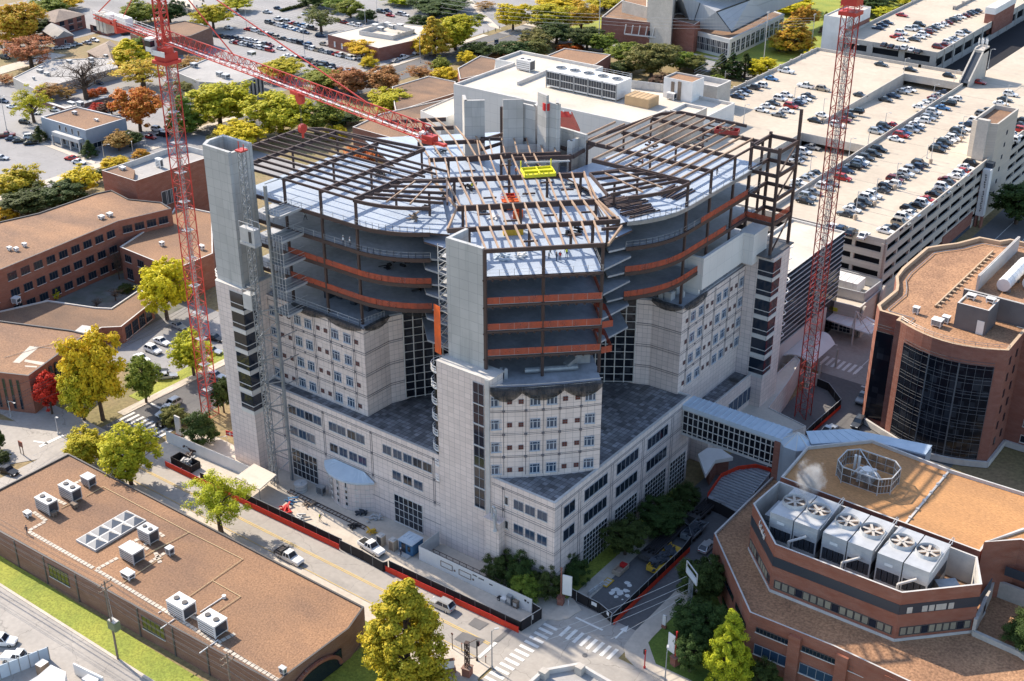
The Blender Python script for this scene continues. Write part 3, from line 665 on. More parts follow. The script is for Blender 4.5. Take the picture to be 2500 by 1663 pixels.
for i,u in enumerate(np.linspace(-5,9.5,7)): GX(57.5,u,66.8,u+.6,FT,.22,.3,'purlin','purlin')
GX(32.4,-12,22.7,-14.6,FT-.2,.3,.5,'girder','purlin'); GX(32.2,12.4,22.7,14.2,FT-.2,.3,.5,'girder','purlin'); GX(46.6,-14.8,32.4,-12,FT-.2,.3,.5,'girder','purlin'); GX(45.6,12.6,32.2,12.4,FT-.2,.3,.5,'girder','purlin'); GX(57.5,-14.6,46.6,-14.8,FT-.2,.3,.5,'girder','purlin')
for a,u in ((16,-3),(17.5,4.5),(25,-5),(26.5,2),(27,8.5),(28.5,-9),(36,-7),(37,0),(38,7),(42,4),(41,-3.5),(50,-9),(52,-2)): GX(a,u,a,u+2.3,FT-.1,.2,.3,'cross_beam','steel')
# rear deck and lower rear mass so the frame does not float
b=MB(); b.prism([AX(46,-15),AX(46,12),AX(60,16),AX(86,4),AX(86,-26),AX(60,-18)],53.4,53.8,1,mt=0); hp(b,'floor_deck',[M['deckblue'],M['steel']])
b=MB(); b.prism([(-175,174),(-150,172),(-128,172),(-126.4,192),(-128.4,215),(-128.4,222),(-150,222),(-165,200)],ZP,36.4); hp(b,'rear_wing_wall',M['tile'])
b=MB(); b.prism([(-143,160),(-116,186),(-128,205),(-150,195),(-160,178)],36.4,53.3); hp(b,'core_mass',M['dark'])  # near-black fill, painted as shade deep behind the open floors
# poured concrete cores standing above the frame
def core(pa,pb,zb,zt,t=.6,back=0):
    a=P2(pa,zt); c=P2(pb,zt); d=Vector((c[0]-a[0],c[1]-a[1])).normalized(); n=Vector((-d.y,d.x))*t
    b=MB(); b.prism([a,c,(c[0]+n.x,c[1]+n.y),(a[0]+n.x,a[1]+n.y)],zb,zt)
    hp(b,'concrete_core_wall',M['core'])
    return a,c
def r5p(x,y): return (1030+x*.20408,240+y*.20408)
core(r5p(510,30),r5p(750,25),52,66); core(r5p(480,-40),r5p(505,30),52,66); core(r5p(970,20),r5p(1215,15),52,66.5); core(r5p(1215,20),r5p(1385,55),52,65.5)
core(r5p(1110,45),r5p(1360,100),52,65.5); core(r5p(1360,100),r5p(1410,60),52,65.5); core(r5p(1385,-75),r5p(1490,-30),52,69); core(r5p(1470,45),r5p(1645,75),52,67.5); core(r5p(1645,75),r5p(1640,0),52,67.5)
core(r5p(1365,300),r5p(1490,260),52,61.5); core(r5p(1490,310),r5p(1730,370),52,61.5); core(r5p(1730,370),r5p(1960,440),52,61.5); core(r5p(1740,510),r5p(1800,515),52,60.5); core(r5p(1800,515),r5p(1960,440),52,60.5); core(r5p(1110,560),r5p(1490,560),52,58); core(r5p(1490,560),r5p(1740,600),52,57.5)
for p in (r5p(955,100),r5p(1405,190)):
    a=P2(p,63.5); b=MB(); b.box(a[0]-.25,a[0]+.25,a[1]-.25,a[1]+.25,53.5,63.5); hp(b,'column',M['steel'])
# left concrete stair shaft, open at the top
sh=[(-176.9,145.4),(-175.6,143.3),(-168.6,143.0),(-168.6,143.7),(-175.2,143.9),(-176.2,145.6),(-176.2,148.6),(-169.2,148.4),(-169.2,149.1),(-176.9,149.3)]
b=MB(); b.prism(sh,39.2,65.4); hp(b,'concrete_wall',M['conc_wall'])
b=MB(); b.box(-169.9,-169.3,143.7,148.4,39.2,64.8); hp(b,'shaft_back_wall',M['core'])
b=MB(); b.prism([(-176.95,145.2),(-175.42,142.45),(-168.25,142.45),(-168.25,150.6),(-176.95,150.6)],39.2,39.35); hp(b,'stair_block_ledge',M['rim'])
# right wing upper white wall, end steel tower
wall=[(-102.35,195.6),(-102.35,211.3),(-100.2,211.3),(-100.2,217.2),(-103.5,217.2),(-103.5,211.9),(-103.0,211.9),(-103.0,195.6)]
b=MB(); b.prism(wall,37.8,44.2); hp(b,'white_upper_wall',M['conc_white'])
b=MB(); b.box(-109,-103.02,195.62,196.2,36.5,44.18); hp(b,'white_upper_wall',M['conc_white'])
b=MB(); b.box(-104.5,-97.2,213,223.2,39.2,39.4); hp(b,'stair_block_ledge',M['rimdark'])
EC=[(-98.2,214.6),(-98.2,222.4),(-104,222.4),(-104,214.6)]
for i,(x,y) in enumerate(EC): b=MB(); b.box(x-.25,x+.25,y-.25,y+.25,39.2,66.5 if i==1 else 61); hp(b,'column',M['steel'])
for z in (45.6,50.6,55.4,60.2):
    for a,c in zip(EC,EC[1:]+EC[:1]):
        b=MB(); b.bar((*a,z),(*c,z),.35,.7); hp(b,'girder',M['steel'])
for z0,z1 in ((39.4,45.6),(50.6,55.4),(55.4,60.2)): b=MB(); b.bar((*EC[0],z0),(*EC[1],z1),.25); hp(b,'brace',M['steel'])
b=MB(); b.strip([(-98.4,214.8),(-98.4,222.2)],46.0,47.2,.05); b.strip([(-103.8,207.5),(-103.8,214.4),(-98.4,214.4)],46.1,47.2,.05); hp(b,'safety_net',M['net'])
# black debris nets sagging at the top of the tiled part
def sag(line,z0,drop,out,tf=None,n=6):
    b=MB(tf)
    for a,c in zip(line[:-1],line[1:]):
        d=Vector((c[0]-a[0],c[1]-a[1])).normalized(); nn=Vector((d.y,-d.x)); g=[]
        for i in range(n+1):
            t=i/n; s=4*t*(1-t); row=[]
            for j in range(5):
                v=j/4; o=out*math.sin(v*math.pi*.8)*(.4+.6*s); row.append((a[0]+(c[0]-a[0])*t+nn.x*(o+.15),a[1]+(c[1]-a[1])*t+nn.y*(o+.15),z0-v*drop*(.45+.55*s)))
            g.append(row)
        for i in range(n):
            for j in range(4): b.face([g[i][j],g[i+1][j],g[i+1][j+1],g[i][j+1]])
    hp(b,'debris_net',M['blacknet'])
sag([(-161,148.1),(-152.5,148.1),(-143.6,148.1),(-143.4,154.4)],37.,1.5,.9); sag([(-142.3,157.0),(-136,163.2)],37.0,1.3,.6)
sag([MIR(-143.4,154.4),MIR(-143.6,148.1),MIR(-152.,148.1)],37,1.5,.9); sag([MIR(-136,163.2),MIR(-142.3,157)],37,1.3,.6)
sag([bowed(0,.1),bowed(5.2,.1),bowed(12.2,.1),bowed(LFr,.1)],36.2,2.6,.9)
# parapet rail and clutter on mech floor
b=MB()
for zz in (36.0,36.6): 
    for i in range(8): b.bar((*bowed(LFr*i/8,.3),zz),(*bowed(LFr*(i+1)/8,.3),zz),.1)
hp(b,'parapet_rail',M['galv2'])
b=MB(); b.prism([(-113.2,146.5)]+[bowed(u,-.4) for u in np.linspace(1,LFr,6)]+[(-108.5,167.5),(-120,175),(-128,160)],35.3,35.42); hp(b,'floor_slab',M['floor_dk'])
for a,u,sx,sy,h in ((13.3,-8.2,1.0,1.2,1.7),(14.2,-7,.9,1.,1.5),(13.2,-6.3,.8,.9,1.8),(15,-8.5,2.4,1.0,.5)):
    p=AX(a,u); b=MB(); b.prism([(p[0]-sx/2,p[1]),(p[0],p[1]-sy/2),(p[0]+sx/2,p[1]),(p[0],p[1]+sy/2)],35.4,35.4+h); b.prism([(p[0]-sx/3,p[1]),(p[0],p[1]-sy/3),(p[0]+sx/3,p[1]),(p[0],p[1]+sy/3)],35.4+h,35.5+h); hp(b,'air_unit',M['galv2'])
b=MB(); n_=12
for i in range(n_): a=AX(14.2,-3+i*.75); c=AX(14.2,-3+(i+1)*.75); b.tube((*a,36.1),(*c,36.1),.55,10)
b.bar((*AX(14.2,4),36.4),(*AX(15.5,6.2),37.4),1.2,1.0); b.bar((*AX(15.5,5.6),37.2),(*AX(15.5,8.2),37.2),1.6,1.6); hp(b,'duct',M['galv'])
for dz in (0,):
    b=MB(MIR)
    for x,y,w,d,h in ((-146.5,151.5,1.6,1.4,1.5),(-149,152,1.2,1.2,1.9),(-148,150.3,.6,.6,1.2),(-145.6,153.2,1.,.8,1.3),(-152,150.5,1.5,1,1)): b.box(x,x+w,y,y+d,36.5,36.5+h); b.box(x+.15,x+w-.15,y+.15,y+d-.15,36.5+h,36.6+h)
    hp(b,'air_unit',M['galv2'])
b=MB()
for x in np.arange(-160,-146,1.9): b.box(x,x+1.1,153+((x*7)%3),155+((x*7)%3),36.5,38.8)
hp(b,'air_unit',M['slate'])
b=MB()
for a,cc in (((-166.,148.9),(-145,148.7)),((-145,148.7),(-144.,154.2))):
    for h in (.5,1.1): b.bar((*a,36.5+h),(*cc,36.5+h),.07)
    for t in np.linspace(0,1,9): b.bar((a[0]+(cc[0]-a[0])*t,a[1]+(cc[1]-a[1])*t,36.5),(a[0]+(cc[0]-a[0])*t,a[1]+(cc[1]-a[1])*t,37.6),.07)
hp(b,'guard_rail',M['galv2'])
# side of front tower: orange sheet and white scaffold stair
b=MB(); b.strip([(-126.6,147.6),(-124.9,147.2)],37.6,46.6,.06); hp(b,'orange_sheet',M['net_lit'])
b=MB()
for k in range(8):
    z=38+k*2.35
    for a,c in (((-126.4,148.8),(-124.2,148.4)),((-126.4,148.8),(-126.6,151.2)),((-124.2,148.4),(-124.3,151))):
        b.bar((*a,z),(*c,z),.1); b.bar((*a,z+1),(*c,z+1),.07)
    b.box(-126.5,-124.3,149.6,151,z-.05,z+.05); b.bar((-126.3,149.2,z),(-124.4,149.2,z+2.3),.7,.1)
for a in ((-126.4,148.8),(-124.2,148.4),(-126.6,151.2),(-124.3,151)): b.bar((*a,37.5),(*a,57),.12)
hp(b,'scaffold_stair',M['galv2'])
# ================= CRANES =================
def lattice(b,p,q,w,seg,leg=.14,dg=.08,h=None,tri=False,m=0,md=None,up=None):
    """four (or three) chords with zig-zag diagonals from p to q"""
    p=Vector(p);q=Vector(q);d=(q-p);L=d.length;d.normalize();h=h or w;md=m if md is None else md
    U=Vector((0,0,1)) if abs(d.z)<.9 else Vector((0,1,0)); s=d.cross(U).normalized(); U=s.cross(d)
    if tri: cs=[-s*w/2,s*w/2,U*h]
    else: cs=[-s*w/2-U*h/2,s*w/2-U*h/2,s*w/2+U*h/2,-s*w/2+U*h/2]
    for c in cs: b.bar(p+c,q+c,leg,leg,m)
    n=max(1,round(L/seg)); k=len(cs)
    for i in range(n):
        a=p+d*(L*i/n); e=p+d*(L*(i+1)/n)
        for j in range(k):
            c1,c2=cs[j],cs[(j+1)%k]
            if i%2: c1,c2=c2,c1
            b.bar(a+c1,e+c2,dg,dg,md); b.bar(a+c1,a+c2,dg,dg,md)
CL=(-193.,151.5)
cr=thing('tower_crane','bright red tower crane with a long lattice jib over the unfinished hospital','tower crane',(CL[0],CL[1],0))
cb=lambda mb,nm,m: mb.build(nm,m,cr)
b=MB(); lattice(b,(*CL,0),(*CL,75.5),2.5,2.6,.17,.075); cb(b,'mast',M['red'])
b=MB(); lattice(b,(CL[0]-.3,CL[1]+.3,0),(CL[0]-.3,CL[1]+.3,75),.7,.7,.06,.05)
for z in range(6,75,6): b.box(CL[0]-.9,CL[0]+.9,CL[1]-.9,CL[1]+.9,z,z+.06)
cb(b,'ladder',M['galv'])
b=MB(); b.box(CL[0]-1.9,CL[0]+1.9,CL[1]-1.9,CL[1]+1.9,75.4,76.0); b.box(CL[0]-1.5,CL[0]+1.5,CL[1]-1.5,CL[1]+1.5,76,77.4); b.tube((*CL,77.4),(*CL,78.4),1.5,14); cb(b,'slewing_ring',M['red'])
b=MB()
for x0,x1,y0,y1 in ((-1.95,1.95,-1.95,-1.85),(-1.95,-1.85,-1.95,1.95)): b.box(CL[0]+x0,CL[0]+x1,CL[1]+y0,CL[1]+y1,77,78)
b.box(CL[0]-2.9,CL[0]-1.4,CL[1]-2.2,CL[1]-.6,77.6,80.0); cb(b,'cab',[M['white']])
b=MB(); b.box(CL[0]-2.93,CL[0]-1.37,CL[1]-2.24,CL[1]-1.2,78.5,79.6); cb(b,'cab_window',M['glass'])
ZJ=79.6
tip=P(t2(640,935),ZJ); tipv=Vector(tip); c0=Vector((*CL,ZJ)); dj=(tipv-c0).normalized()
b=MB(); lattice(b,c0+dj*1.2,tipv,1.9,1.75,.15,.065,2.1,True); cb(b,'jib',M['red'])
b=MB(); sj=dj.cross(Vector((0,0,1)))
b.bar(c0+dj*2,tipv-dj*1,.45,.06); cb(b,'jib_walkway',M['white'])
b=MB(); e=tipv-dj*.5; b.box(e.x-.9,e.x+1.1,e.y-.7,e.y+.7,ZJ-.6,ZJ+.6); b.bar(e-Vector((0,0,.4)),e-dj*1.5+Vector((0,0,2.1)),.2); b.bar(tipv-Vector((0,0,.3)),tipv+dj*3.2-Vector((0,0,.1)),.6,.4); b.bar(tipv+sj*.6,tipv+dj*3,.12); cb(b,'jib_end',M['red'])
b=MB(); b.box(e.x-1.5,e.x-.6,e.y-.5,e.y+.5,ZJ-.7,ZJ+.9); cb(b,'jib_end_box',M['white'])
cj=c0-dj*26
b=MB(); lattice(b,c0-dj*1,cj,1.9,2.2,.2,.1,.7); cb(b,'counter_jib',M['red'])
b=MB(); 
for s in (-1,1):
    for h in (.7,1.2): b.bar(c0+sj*s+Vector((0,0,h)),cj+sj*s+Vector((0,0,h)),.06)
    for k in range(14): p=c0-dj*(2*k)+sj*s; b.bar(p,p+Vector((0,0,1.2)),.05)
b.bar(c0-dj*1,cj,1.5,.08); cb(b,'counter_jib_rail',M['white'])
b=MB(); 
for k in range(3): p=cj+dj*(1.2+k*1.5); b.bar(p-dj*.55+Vector((0,0,-.9)),p+dj*.55+Vector((0,0,-.9)),1.9,3.4)
cb(b,'counterweight',M['plain_conc'])
b=MB(); p=c0-dj*15; b.bar(p-dj*2.5+Vector((0,0,.9)),p+dj*2.+Vector((0,0,.9)),1.5,1.6); p=c0-dj*20.5; b.bar(p-dj*1+Vector((0,0,.7)),p+dj*1+Vector((0,0,.7)),1.6,1.2); cb(b,'winch',M['white'])
b=MB(); p=c0-dj*17; b.bar(p-dj*.5-Vector((0,0,.4)),p+dj*.5-Vector((0,0,.4)),2.2,2.6); p=c0-dj*21; b.bar(p-dj*2,p+dj*2,2.1,.6);cb(b,'winch_frame',M['red'])
b=MB(); top=c0-dj*.4+Vector((0,0,15)); lattice(b,c0+Vector((0,0,-1)),top,1.7,1.9,.22,.12); cb(b,'cathead',M['red'])
b=MB(); h21=Vector((0,0,2.1)); L=(tipv-c0).length
b.bar(top,c0+dj*(L*.31)+h21,.16); b.bar(top,c0+dj*(L*.80)+h21,.16); b.bar(top,cj+Vector((0,0,.5)),.16); b.bar(top,c0-dj*17,.12); cb(b,'pendant_bar',M['red'])
p=P(t1(2035,640),ZJ-1.0); pv=c0+dj*((Vector(p)-c0).dot(dj)); b=MB(); b.bar(pv-dj*1.2-Vector((0,0,.3)),pv+dj*1.2-Vector((0,0,.3)),2.2,.5); b.tube(pv+sj*-.3-Vector((0,0,1.3)),pv+sj*.3-Vector((0,0,1.3)),1.0,12); cb(b,'trolley',M['red'])
hk=(pv.x,pv.y,zat(pv.x,pv.y,318)+.8); b=MB(); b.bar(pv-Vector((0,0,1)),hk,.05); b.bar(pv-Vector((.25,0,1)),(hk[0]-.25,hk[1],hk[2]),.05); cb(b,'hoist_rope',M['rimdark'])
b=MB(); b.tube((hk[0]-.3,hk[1],hk[2]-.5),(hk[0]+.3,hk[1],hk[2]-.5),.8,14); b.tube((hk[0],hk[1],hk[2]-1.2),(hk[0],hk[1],hk[2]-2.1),.2,8); cb(b,'hook_block',M['red'])
# second crane: mast only within view
C2=(-92.2,225.8)
cr=thing('tower_crane','dull red tower crane mast rising beside the parking garage','tower crane',(C2[0],C2[1],0))
b=MB(); lattice(b,(*C2,0),(*C2,84.5),2.5,2.5,.17,.075); cb(b,'mast',M['redwhite'])
b=MB(); lattice(b,(C2[0],C2[1]+.4,0),(C2[0],C2[1]+.4,84),.7,.8,.07,.05); cb(b,'ladder',M['galv'])
b=MB(); b.box(C2[0]-1.7,C2[0]+1.7,C2[1]-1.7,C2[1]+1.7,84.5,85.2)
for i in (-1.6,1.5):
    for k in (0,1): b.box(C2[0]+i,C2[0]+i+.1,C2[1]-1.6,C2[1]+1.6,85.6+k*.5,85.7+k*.5); b.box(C2[0]-1.6,C2[0]+1.6,C2[1]+i,C2[1]+i+.1,85.6+k*.5,85.7+k*.5)
for i in range(8): t=i*math.pi/4; b.box(C2[0]+1.5*math.cos(t)-.05,C2[0]+1.5*math.cos(t)+.05,C2[1]+1.5*math.sin(t)-.05,C2[1]+1.5*math.sin(t)+.05,85,86.2)
b.box(C2[0]-1.5,C2[0]+1.5,C2[1]-1.5,C2[1]+1.5,86.3,88.5); cb(b,'slewing_ring',M['red'])
# ================= HOIST =================
hb=P2(t7(1838,240)); ho=thing('construction_hoist','grey lattice construction hoist climbing the corner of the hospital','construction hoist',(hb[0],hb[1],0))
cb=lambda mb,nm,m: mb.build(nm,m,ho)
ztop=zat(*hb,t1(0,1010)[1])
b=MB(); lattice(b,(*hb,0),(*hb,ztop),1.0,1.1,.12,.08); cb(b,'mast',M['galv'])
b=MB(); b.box(hb[0]-.8,hb[0]+.8,hb[1]-.8,hb[1]+.8,ztop,ztop+.25); b.bar((hb[0]-.6,hb[1],ztop),(hb[0]-.6,hb[1],ztop+1.6),.12); b.bar((hb[0]+.6,hb[1],ztop),(hb[0]+.6,hb[1],ztop+1.3),.12); cb(b,'mast_head',M['red'])
p2=P2(t7(1955,215)); zt=zat(*p2,r1(0,575)[1] if 'r1' in globals() else 300+575*.26786)
b=MB(); b.box(p2[0]-.24,p2[0]+.24,p2[1]-.24,p2[1]+.24,0,zt); cb(b,'tie_post',M['galv'])
for k in range(int(zt//5)):
    z=2+k*5; b=MB()
    if z<34: b.bar((*hb,z),(*p2,z+2.5),.15); b.bar((*hb,z+5),(*p2,z+2.5),.15); b.bar((*hb,z+5),(*p2,z+5),.22)
    b.bar((*p2,z+4),(p2[0]+.4,149,z+4),.15); cb(b,'brace',M['galv'])
zc=zat(*hb,r1(0,0)[1]) if 'r1' in globals() else 0
z_car=zat(*hb,300+1000*.26786)-1.2
for x0,dz,nm in ((-2.2,0,'hoist_car'),):
    b=MB(); b.box(hb[0]-.7,hb[0]+2.9,hb[1]-1.6,hb[1]-.2,z_car,z_car+2.7); b.box(hb[0]-.8,hb[0]+3,hb[1]-1.7,hb[1]-.1,z_car-.5,z_car); 
    for x in (-.7,1.1,2.9):
        for y in (-1.6,-.2): b.bar((hb[0]+x,hb[1]+y,z_car+2.7),(hb[0]+x,hb[1]+y,z_car+3.8),.08)
    for y in (-1.6,-.2): b.bar((hb[0]-.7,hb[1]+y,z_car+3.8),(hb[0]+2.9,hb[1]+y,z_car+3.8),.08)
    cb(b,'hoist_car',M['galv2'])
    b=MB(); b.box(hb[0]+1.5,hb[0]+2.2,hb[1]-1.64,hb[1]-1.6,z_car+.2,z_car+2.3); b.box(hb[0]-.74,hb[0]-.7,hb[1]-1.3,hb[1]-.5,z_car+.4,z_car+2.2); cb(b,'hoist_car_door',M['slate'])
zb=zat(*hb,640+310*.26786); b=MB(); b.box(hb[0]-2.9,hb[0]-.6,hb[1]-.6,hb[1]+.8,zb-3,zb); 
for x in (-2.9,-.7): b.bar((hb[0]+x,hb[1]-.6,zb),(hb[0]+x,hb[1]-.6,zb+.9),.08)
b.bar((hb[0]-2.9,hb[1]-.6,zb+.9),(hb[0]-.7,hb[1]-.6,zb+.9),.08); b.bar((hb[0]-2.9,hb[1]+.6,zb+.9),(hb[0]-.7,hb[1]+.6,zb+.9),.08); cb(b,'hoist_car',M['galv2'])
for z in (36.4,41.3,46.1,50.8,55.6):
    b=MB(); b.box(hb[0]+.8,p2[0]+3.2,p2[1]-.2,149.2,z-.12,z)
    b.box(hb[0]+1.2,hb[0]+2.6,p2[1]+.4,p2[1]+1.9,z+.02,z+2.2) if z in(46.1,41.3) else None
    cb(b,'landing',M['galv'])
    b=MB()
    for x in np.arange(p2[0]+.2,p2[0]+3.3,.75):
        b.bar((x,p2[1]-.15,z),(x,p2[1]-.15,z+(4.6 if z<50 else 1.2)),.07)
    for h in (.6,1.2,2.4): b.bar((hb[0]+.8,p2[1]-.15,z+h),(p2[0]+3.2,p2[1]-.15,z+h),.06); b.bar((p2[0]+3.2,p2[1]-.15,z+h),(p2[0]+3.2,149,z+h),.06)
    b.bar((p2[0]+3.2,p2[1]-.2,z),(p2[0]+3.2,149.2,z),.3,.4)
    cb(b,'guard_rail',M['galv2'])
# ================= SITE HOARDINGS AND FENCES =================
def fence(name,label,line,z0,z1,m,post=None,t=.06,cat='fence',sp=3.0,group=None):
    o=thing(name,label,cat,(line[0][0],line[0][1],0),group=group); b=MB(); b.strip(line,z0,z1,t); b.build('panel',M[m],o)
    if post:
        b=MB()
        for a,c in zip(line[:-1],line[1:]):
            L=math.hypot(c[0]-a[0],c[1]-a[1]); k=max(1,round(L/sp))
            for i in range(k+1): x,y=a[0]+(c[0]-a[0])*i/k,a[1]+(c[1]-a[1])*i/k; b.bar((x,y,0),(x,y,z1+.12),.08)
            b.bar((*a,z1),(*c,z1),.07)
        b.build('post_frame',M[post],o)
    return o
fence('hoarding','long off white painted hoarding beside the hospital tower, with two framed panels',[(-124.7,139.4),(-100.1,139.4)],0,2.9,'white','rim',.12,'hoarding')
b=MB()
ho_=bpy.data.objects['hoarding']
for x,w in ((-119.7,2.6),(-115.6,2.6)):
    for a,c in (((x,1.0),(x+w,1.0)),((x,2.1),(x+w,2.1)),((x,1.0),(x,2.1)),((x+w,1.0),(x+w,2.1))): b.bar((a[0],139.32,a[1]),(c[0],139.32,c[1]),.1)
    b.tube((x+w+.5,139.3,1.3),(x+w+.5,139.36,1.3),.22,10)
b.build('panel_trim',M['wood'],ho_)
b=MB(); 
for x,z,n in ((-112.6,2.2,5),(-111.3,2.1,6)):
    for i in range(n): b.box(x+i*.2,x+i*.2+.12,139.3,139.34,z,z+.22+(i%2)*.06)
b.box(-109,-108.3,139.3,139.34,1.9,2.1); b.box(-101.6,-101.2,139.3,139.34,1.9,2.3); b.box(-101,-100.7,139.3,139.34,1.8,2.1)
b.build('lettering',M['black'],ho_)
fence('hoarding','short grey return hoarding between the blue cabin and the hospital wall',[(-124.7,139.5),(-124.7,144.9)],0,2.9,'galv2','rim',.12,'hoarding')
fence('hoarding','tall off white hoarding along the yard near the red crane base',[(-191.5,138.6),(-172,139.4),(-166.5,139.6)],0,2.7,'white','rim',.12,'hoarding')
fence('mesh_barrier','long bright red mesh barrier at the street edge, beyond the roof of the brown building',[(-184.5,132.4),(-160,132.5),(-138,132.9)],0.1,1.25,'redfence','redsign',.05,'barrier',2.5)
fence('mesh_barrier','bright red mesh barrier beside the silver SUV, ending at the junction',[(-127.2,133.2),(-112,133.6),(-98.9,134.0)],0.1,1.25,'redfence','redsign',.05,'barrier',2.5)
fence('fabric_fence','black fabric site fence behind the red mesh, in the stretch by the lumber yard',[(-175,133.1),(-138,133.7)],0.05,2.0,'black','galv')
fence('fabric_fence','black fabric gate panels standing in the road beside the white pickup',[(-138,133.2),(-132.6,133.2),(-127.4,132.9),(-127,133.6)],0.05,2.1,'black','galv',sp=2.5)
fence('fabric_fence','brownish black fabric fence above the red mesh next to the silver SUV',[(-127,134.0),(-98.8,134.6)],0.05,2.0,'black','galv')
o=fence('fabric_fence','black site fence end panel with white notices facing the crossing',[(-98.8,134.6),(-98.0,139.2),(-100.1,139.5)],0.05,2.2,'black','rim')
b=MB(); b.box(-98.80,-98.72,135.2,136.4,.9,1.9); b.box(-98.42,-98.3,137.1,137.8,1,2.0); b.build('notice',M['white'],o)
fl=[P2(t8(1530,985),0),P2(t8(1690,1070),0),P2(t8(1760,1105),0),P2(t8(1845,1175),0)]
o=fence('fabric_fence','black site fence with white notices closing off the shaded side street',fl,0.05,2.1,'black','galv2')
b=MB(); 
for k in (1,2): a,c=fl[k],fl[k+1]; b.bar((a[0]+(c[0]-a[0])*.3,a[1]-.12,1.4),(a[0]+(c[0]-a[0])*.8,a[1]+(c[1]-a[1])*.8-.12,1.4),.06,.7)
b.build('notice',M['white'],o)
fence('fabric_fence','long black fence down the middle of the side street, red mesh along its foot',[(-87.9,144.8),(-87.9,168)],0.05,2.0,'black','galv2',sp=3)
fence('mesh_barrier','long red mesh strip at the foot of the fence in the shaded side street',[(-87.5,145.0),(-87.5,170)],0.1,1.1,'redfence',None,.05,'barrier')
fence('fabric_fence','black and red fence curving across the street towards the sky bridge',[(-87.9,168),(-88.4,172),(-90.4,174.5),(-94.5,176)],0.05,2.0,'black','galv')
o=fence('fabric_fence','black fence along the sunken street behind the sky bridge, red below',[(-88,198),(-87.8,222),(-87.4,234),(-92.5,239),(-96,239.6),(-100,241)],0.05,2.0,'black','galv2')
b=MB(); b.strip([(-87.6,198),(-87.4,222),(-87.1,233.5)],.1,.9,.05); b.strip([(-96,239.4),(-99.5,240.6)],.3,2.05,.08); b.build('red_mesh',M['redfence'],o)
# ribbed temporary canopy with red edges
zc_=2.6; pl=[P2(t9(240,330),zc_),P2(t9(330,200),zc_),P2(t9(440,150),zc_),P2(t9(560,135),zc_),P2(t9(660,165),zc_),P2(t9(560,290),zc_),P2(t9(440,430),zc_),P2(t9(330,370),zc_)]
o=thing('ramp_canopy','dark ribbed canopy over the entrance ramp, edged with a red band','canopy',(*pl[0],0))
b=MB(); b.prism(ccw(pl),zc_-.2,zc_); b.build('deck',M['floor_dk'],o)
b=MB(); x0=min(p[0] for p in pl);x1=max(p[0] for p in pl);y0=min(p[1] for p in pl);y1=max(p[1] for p in pl)
def inside(x,y,pl):
    r=False
    for (a,b_),(c,d) in zip(pl,pl[1:]+pl[:1]):
        if (b_>y)!=(d>y) and x<(c-a)*(y-b_)/(d-b_)+a: r=not r
    return r
for y in np.arange(y0,y1,.9):
    xs=[x for x in np.arange(x0,x1,.3) if inside(x,y,pl)]
    if xs: b.box(min(xs),max(xs),y,y+.3,zc_,zc_+.15)
b.build('rib',M['galv'],o); o['label']=o['label']
b=MB(); b.strip(pl[:5],zc_-.2,zc_+.9,.1); b.build('red_band',M['redfence'],o)
for p in pl: b=MB(); b.bar((*p,0),(*p,zc_),.15); b.build('post',M['black'],o)
b=MB(); b.strip(pl[5:]+pl[:1],0,zc_-.2,.06); b.build('side_sheet',M['black'],o)
# ================= OTHER BUILDINGS =================
def pts(fn,z,*xy): return [P2(fn(x,y),z) for x,y in xy]
def bld(name,label,cat,poly,h,wall,roof,rim='rim',par=.45,t=.35,z0=0,group=None):
    poly=ccw(poly); c=(sum(p[0] for p in poly)/len(poly),sum(p[1] for p in poly)/len(poly))
    o=thing(name,label,cat,(c[0],c[1],z0),group=group)
    b=MB(); q=parapet(b,poly,z0,h,h-par,t); b.build('wall',[M[wall],M[rim]],o)
    b=MB(); b.face([(*p,h-par) for p in q]); b.build('roof',M[roof],o)
    return o
def wrow(o,A,B,z,me,n,m0=1.,m1=1.,w=1.5,nm='window'):
    d=Vector((B[0]-A[0],B[1]-A[1])); L=d.length; d.normalize(); rz=math.atan2(d.y,d.x)
    for i in range(n):
        s=m0+(L-m0-m1)*(i+.5)/n-w/2; p=(A[0]+d.x*s,A[1]+d.y*s,z); place(me,o,p,rz,nm=nm)
bw=winmesh('brick_window',2.5,1.9,3,1,.06,'glass',fm='frame_dk'); bw2=winmesh('brick_window_tall',2.4,3.0,3,2,.06,'glass',fm='frame_dk'); slit=winmesh('slit_window',.9,1.4,1,1,.06,'glass')
def unit(name,label,c,w,d,h,m='galv2',rz=0,fans=0,legs=.35,group=None,cat='roof unit',z=None):
    o=thing(name,label,cat,(c[0],c[1],c[2] if z is None else z),rz,group)
    b=MB(); b.box(-w/2,w/2,-d/2,d/2,legs,h); b.box(-w/2-.06,w/2+.06,-d/2-.06,d/2+.06,h-.06,h+.04); 
    for x in (-w/2+.1,w/2-.3):
        for y in (-d/2+.1,d/2-.3): b.box(x,x+.2,y,y+.2,0,legs)
    b.build('casing',M[m],o,world=False)
    b=MB(); 
    for i in range(4): b.box(-w/2+.2,w/2-.2,-d/2-.03,-d/2,legs+.2+i*(h-legs)*.2,legs+.2+i*(h-legs)*.2+.12)
    b.box(w/2,w/2+.03,-d/2+.2,d/2-.2,legs+.2,h-.3); b.build('grille',M['slate'],o,world=False)
    for i in range(fans):
        fx=-w/2+w*(i+.5)/max(fans,2); b=MB(); b.tube((fx,0,h+.04),(fx,0,h+.22),min(w/max(fans,2),d)*.25,14,0); b.build('fan_ring',M['rimdark'],o,world=False)
    return o
M['olglass']=glass('olive_reflecting_glass',(.05,.06,.012),.15)
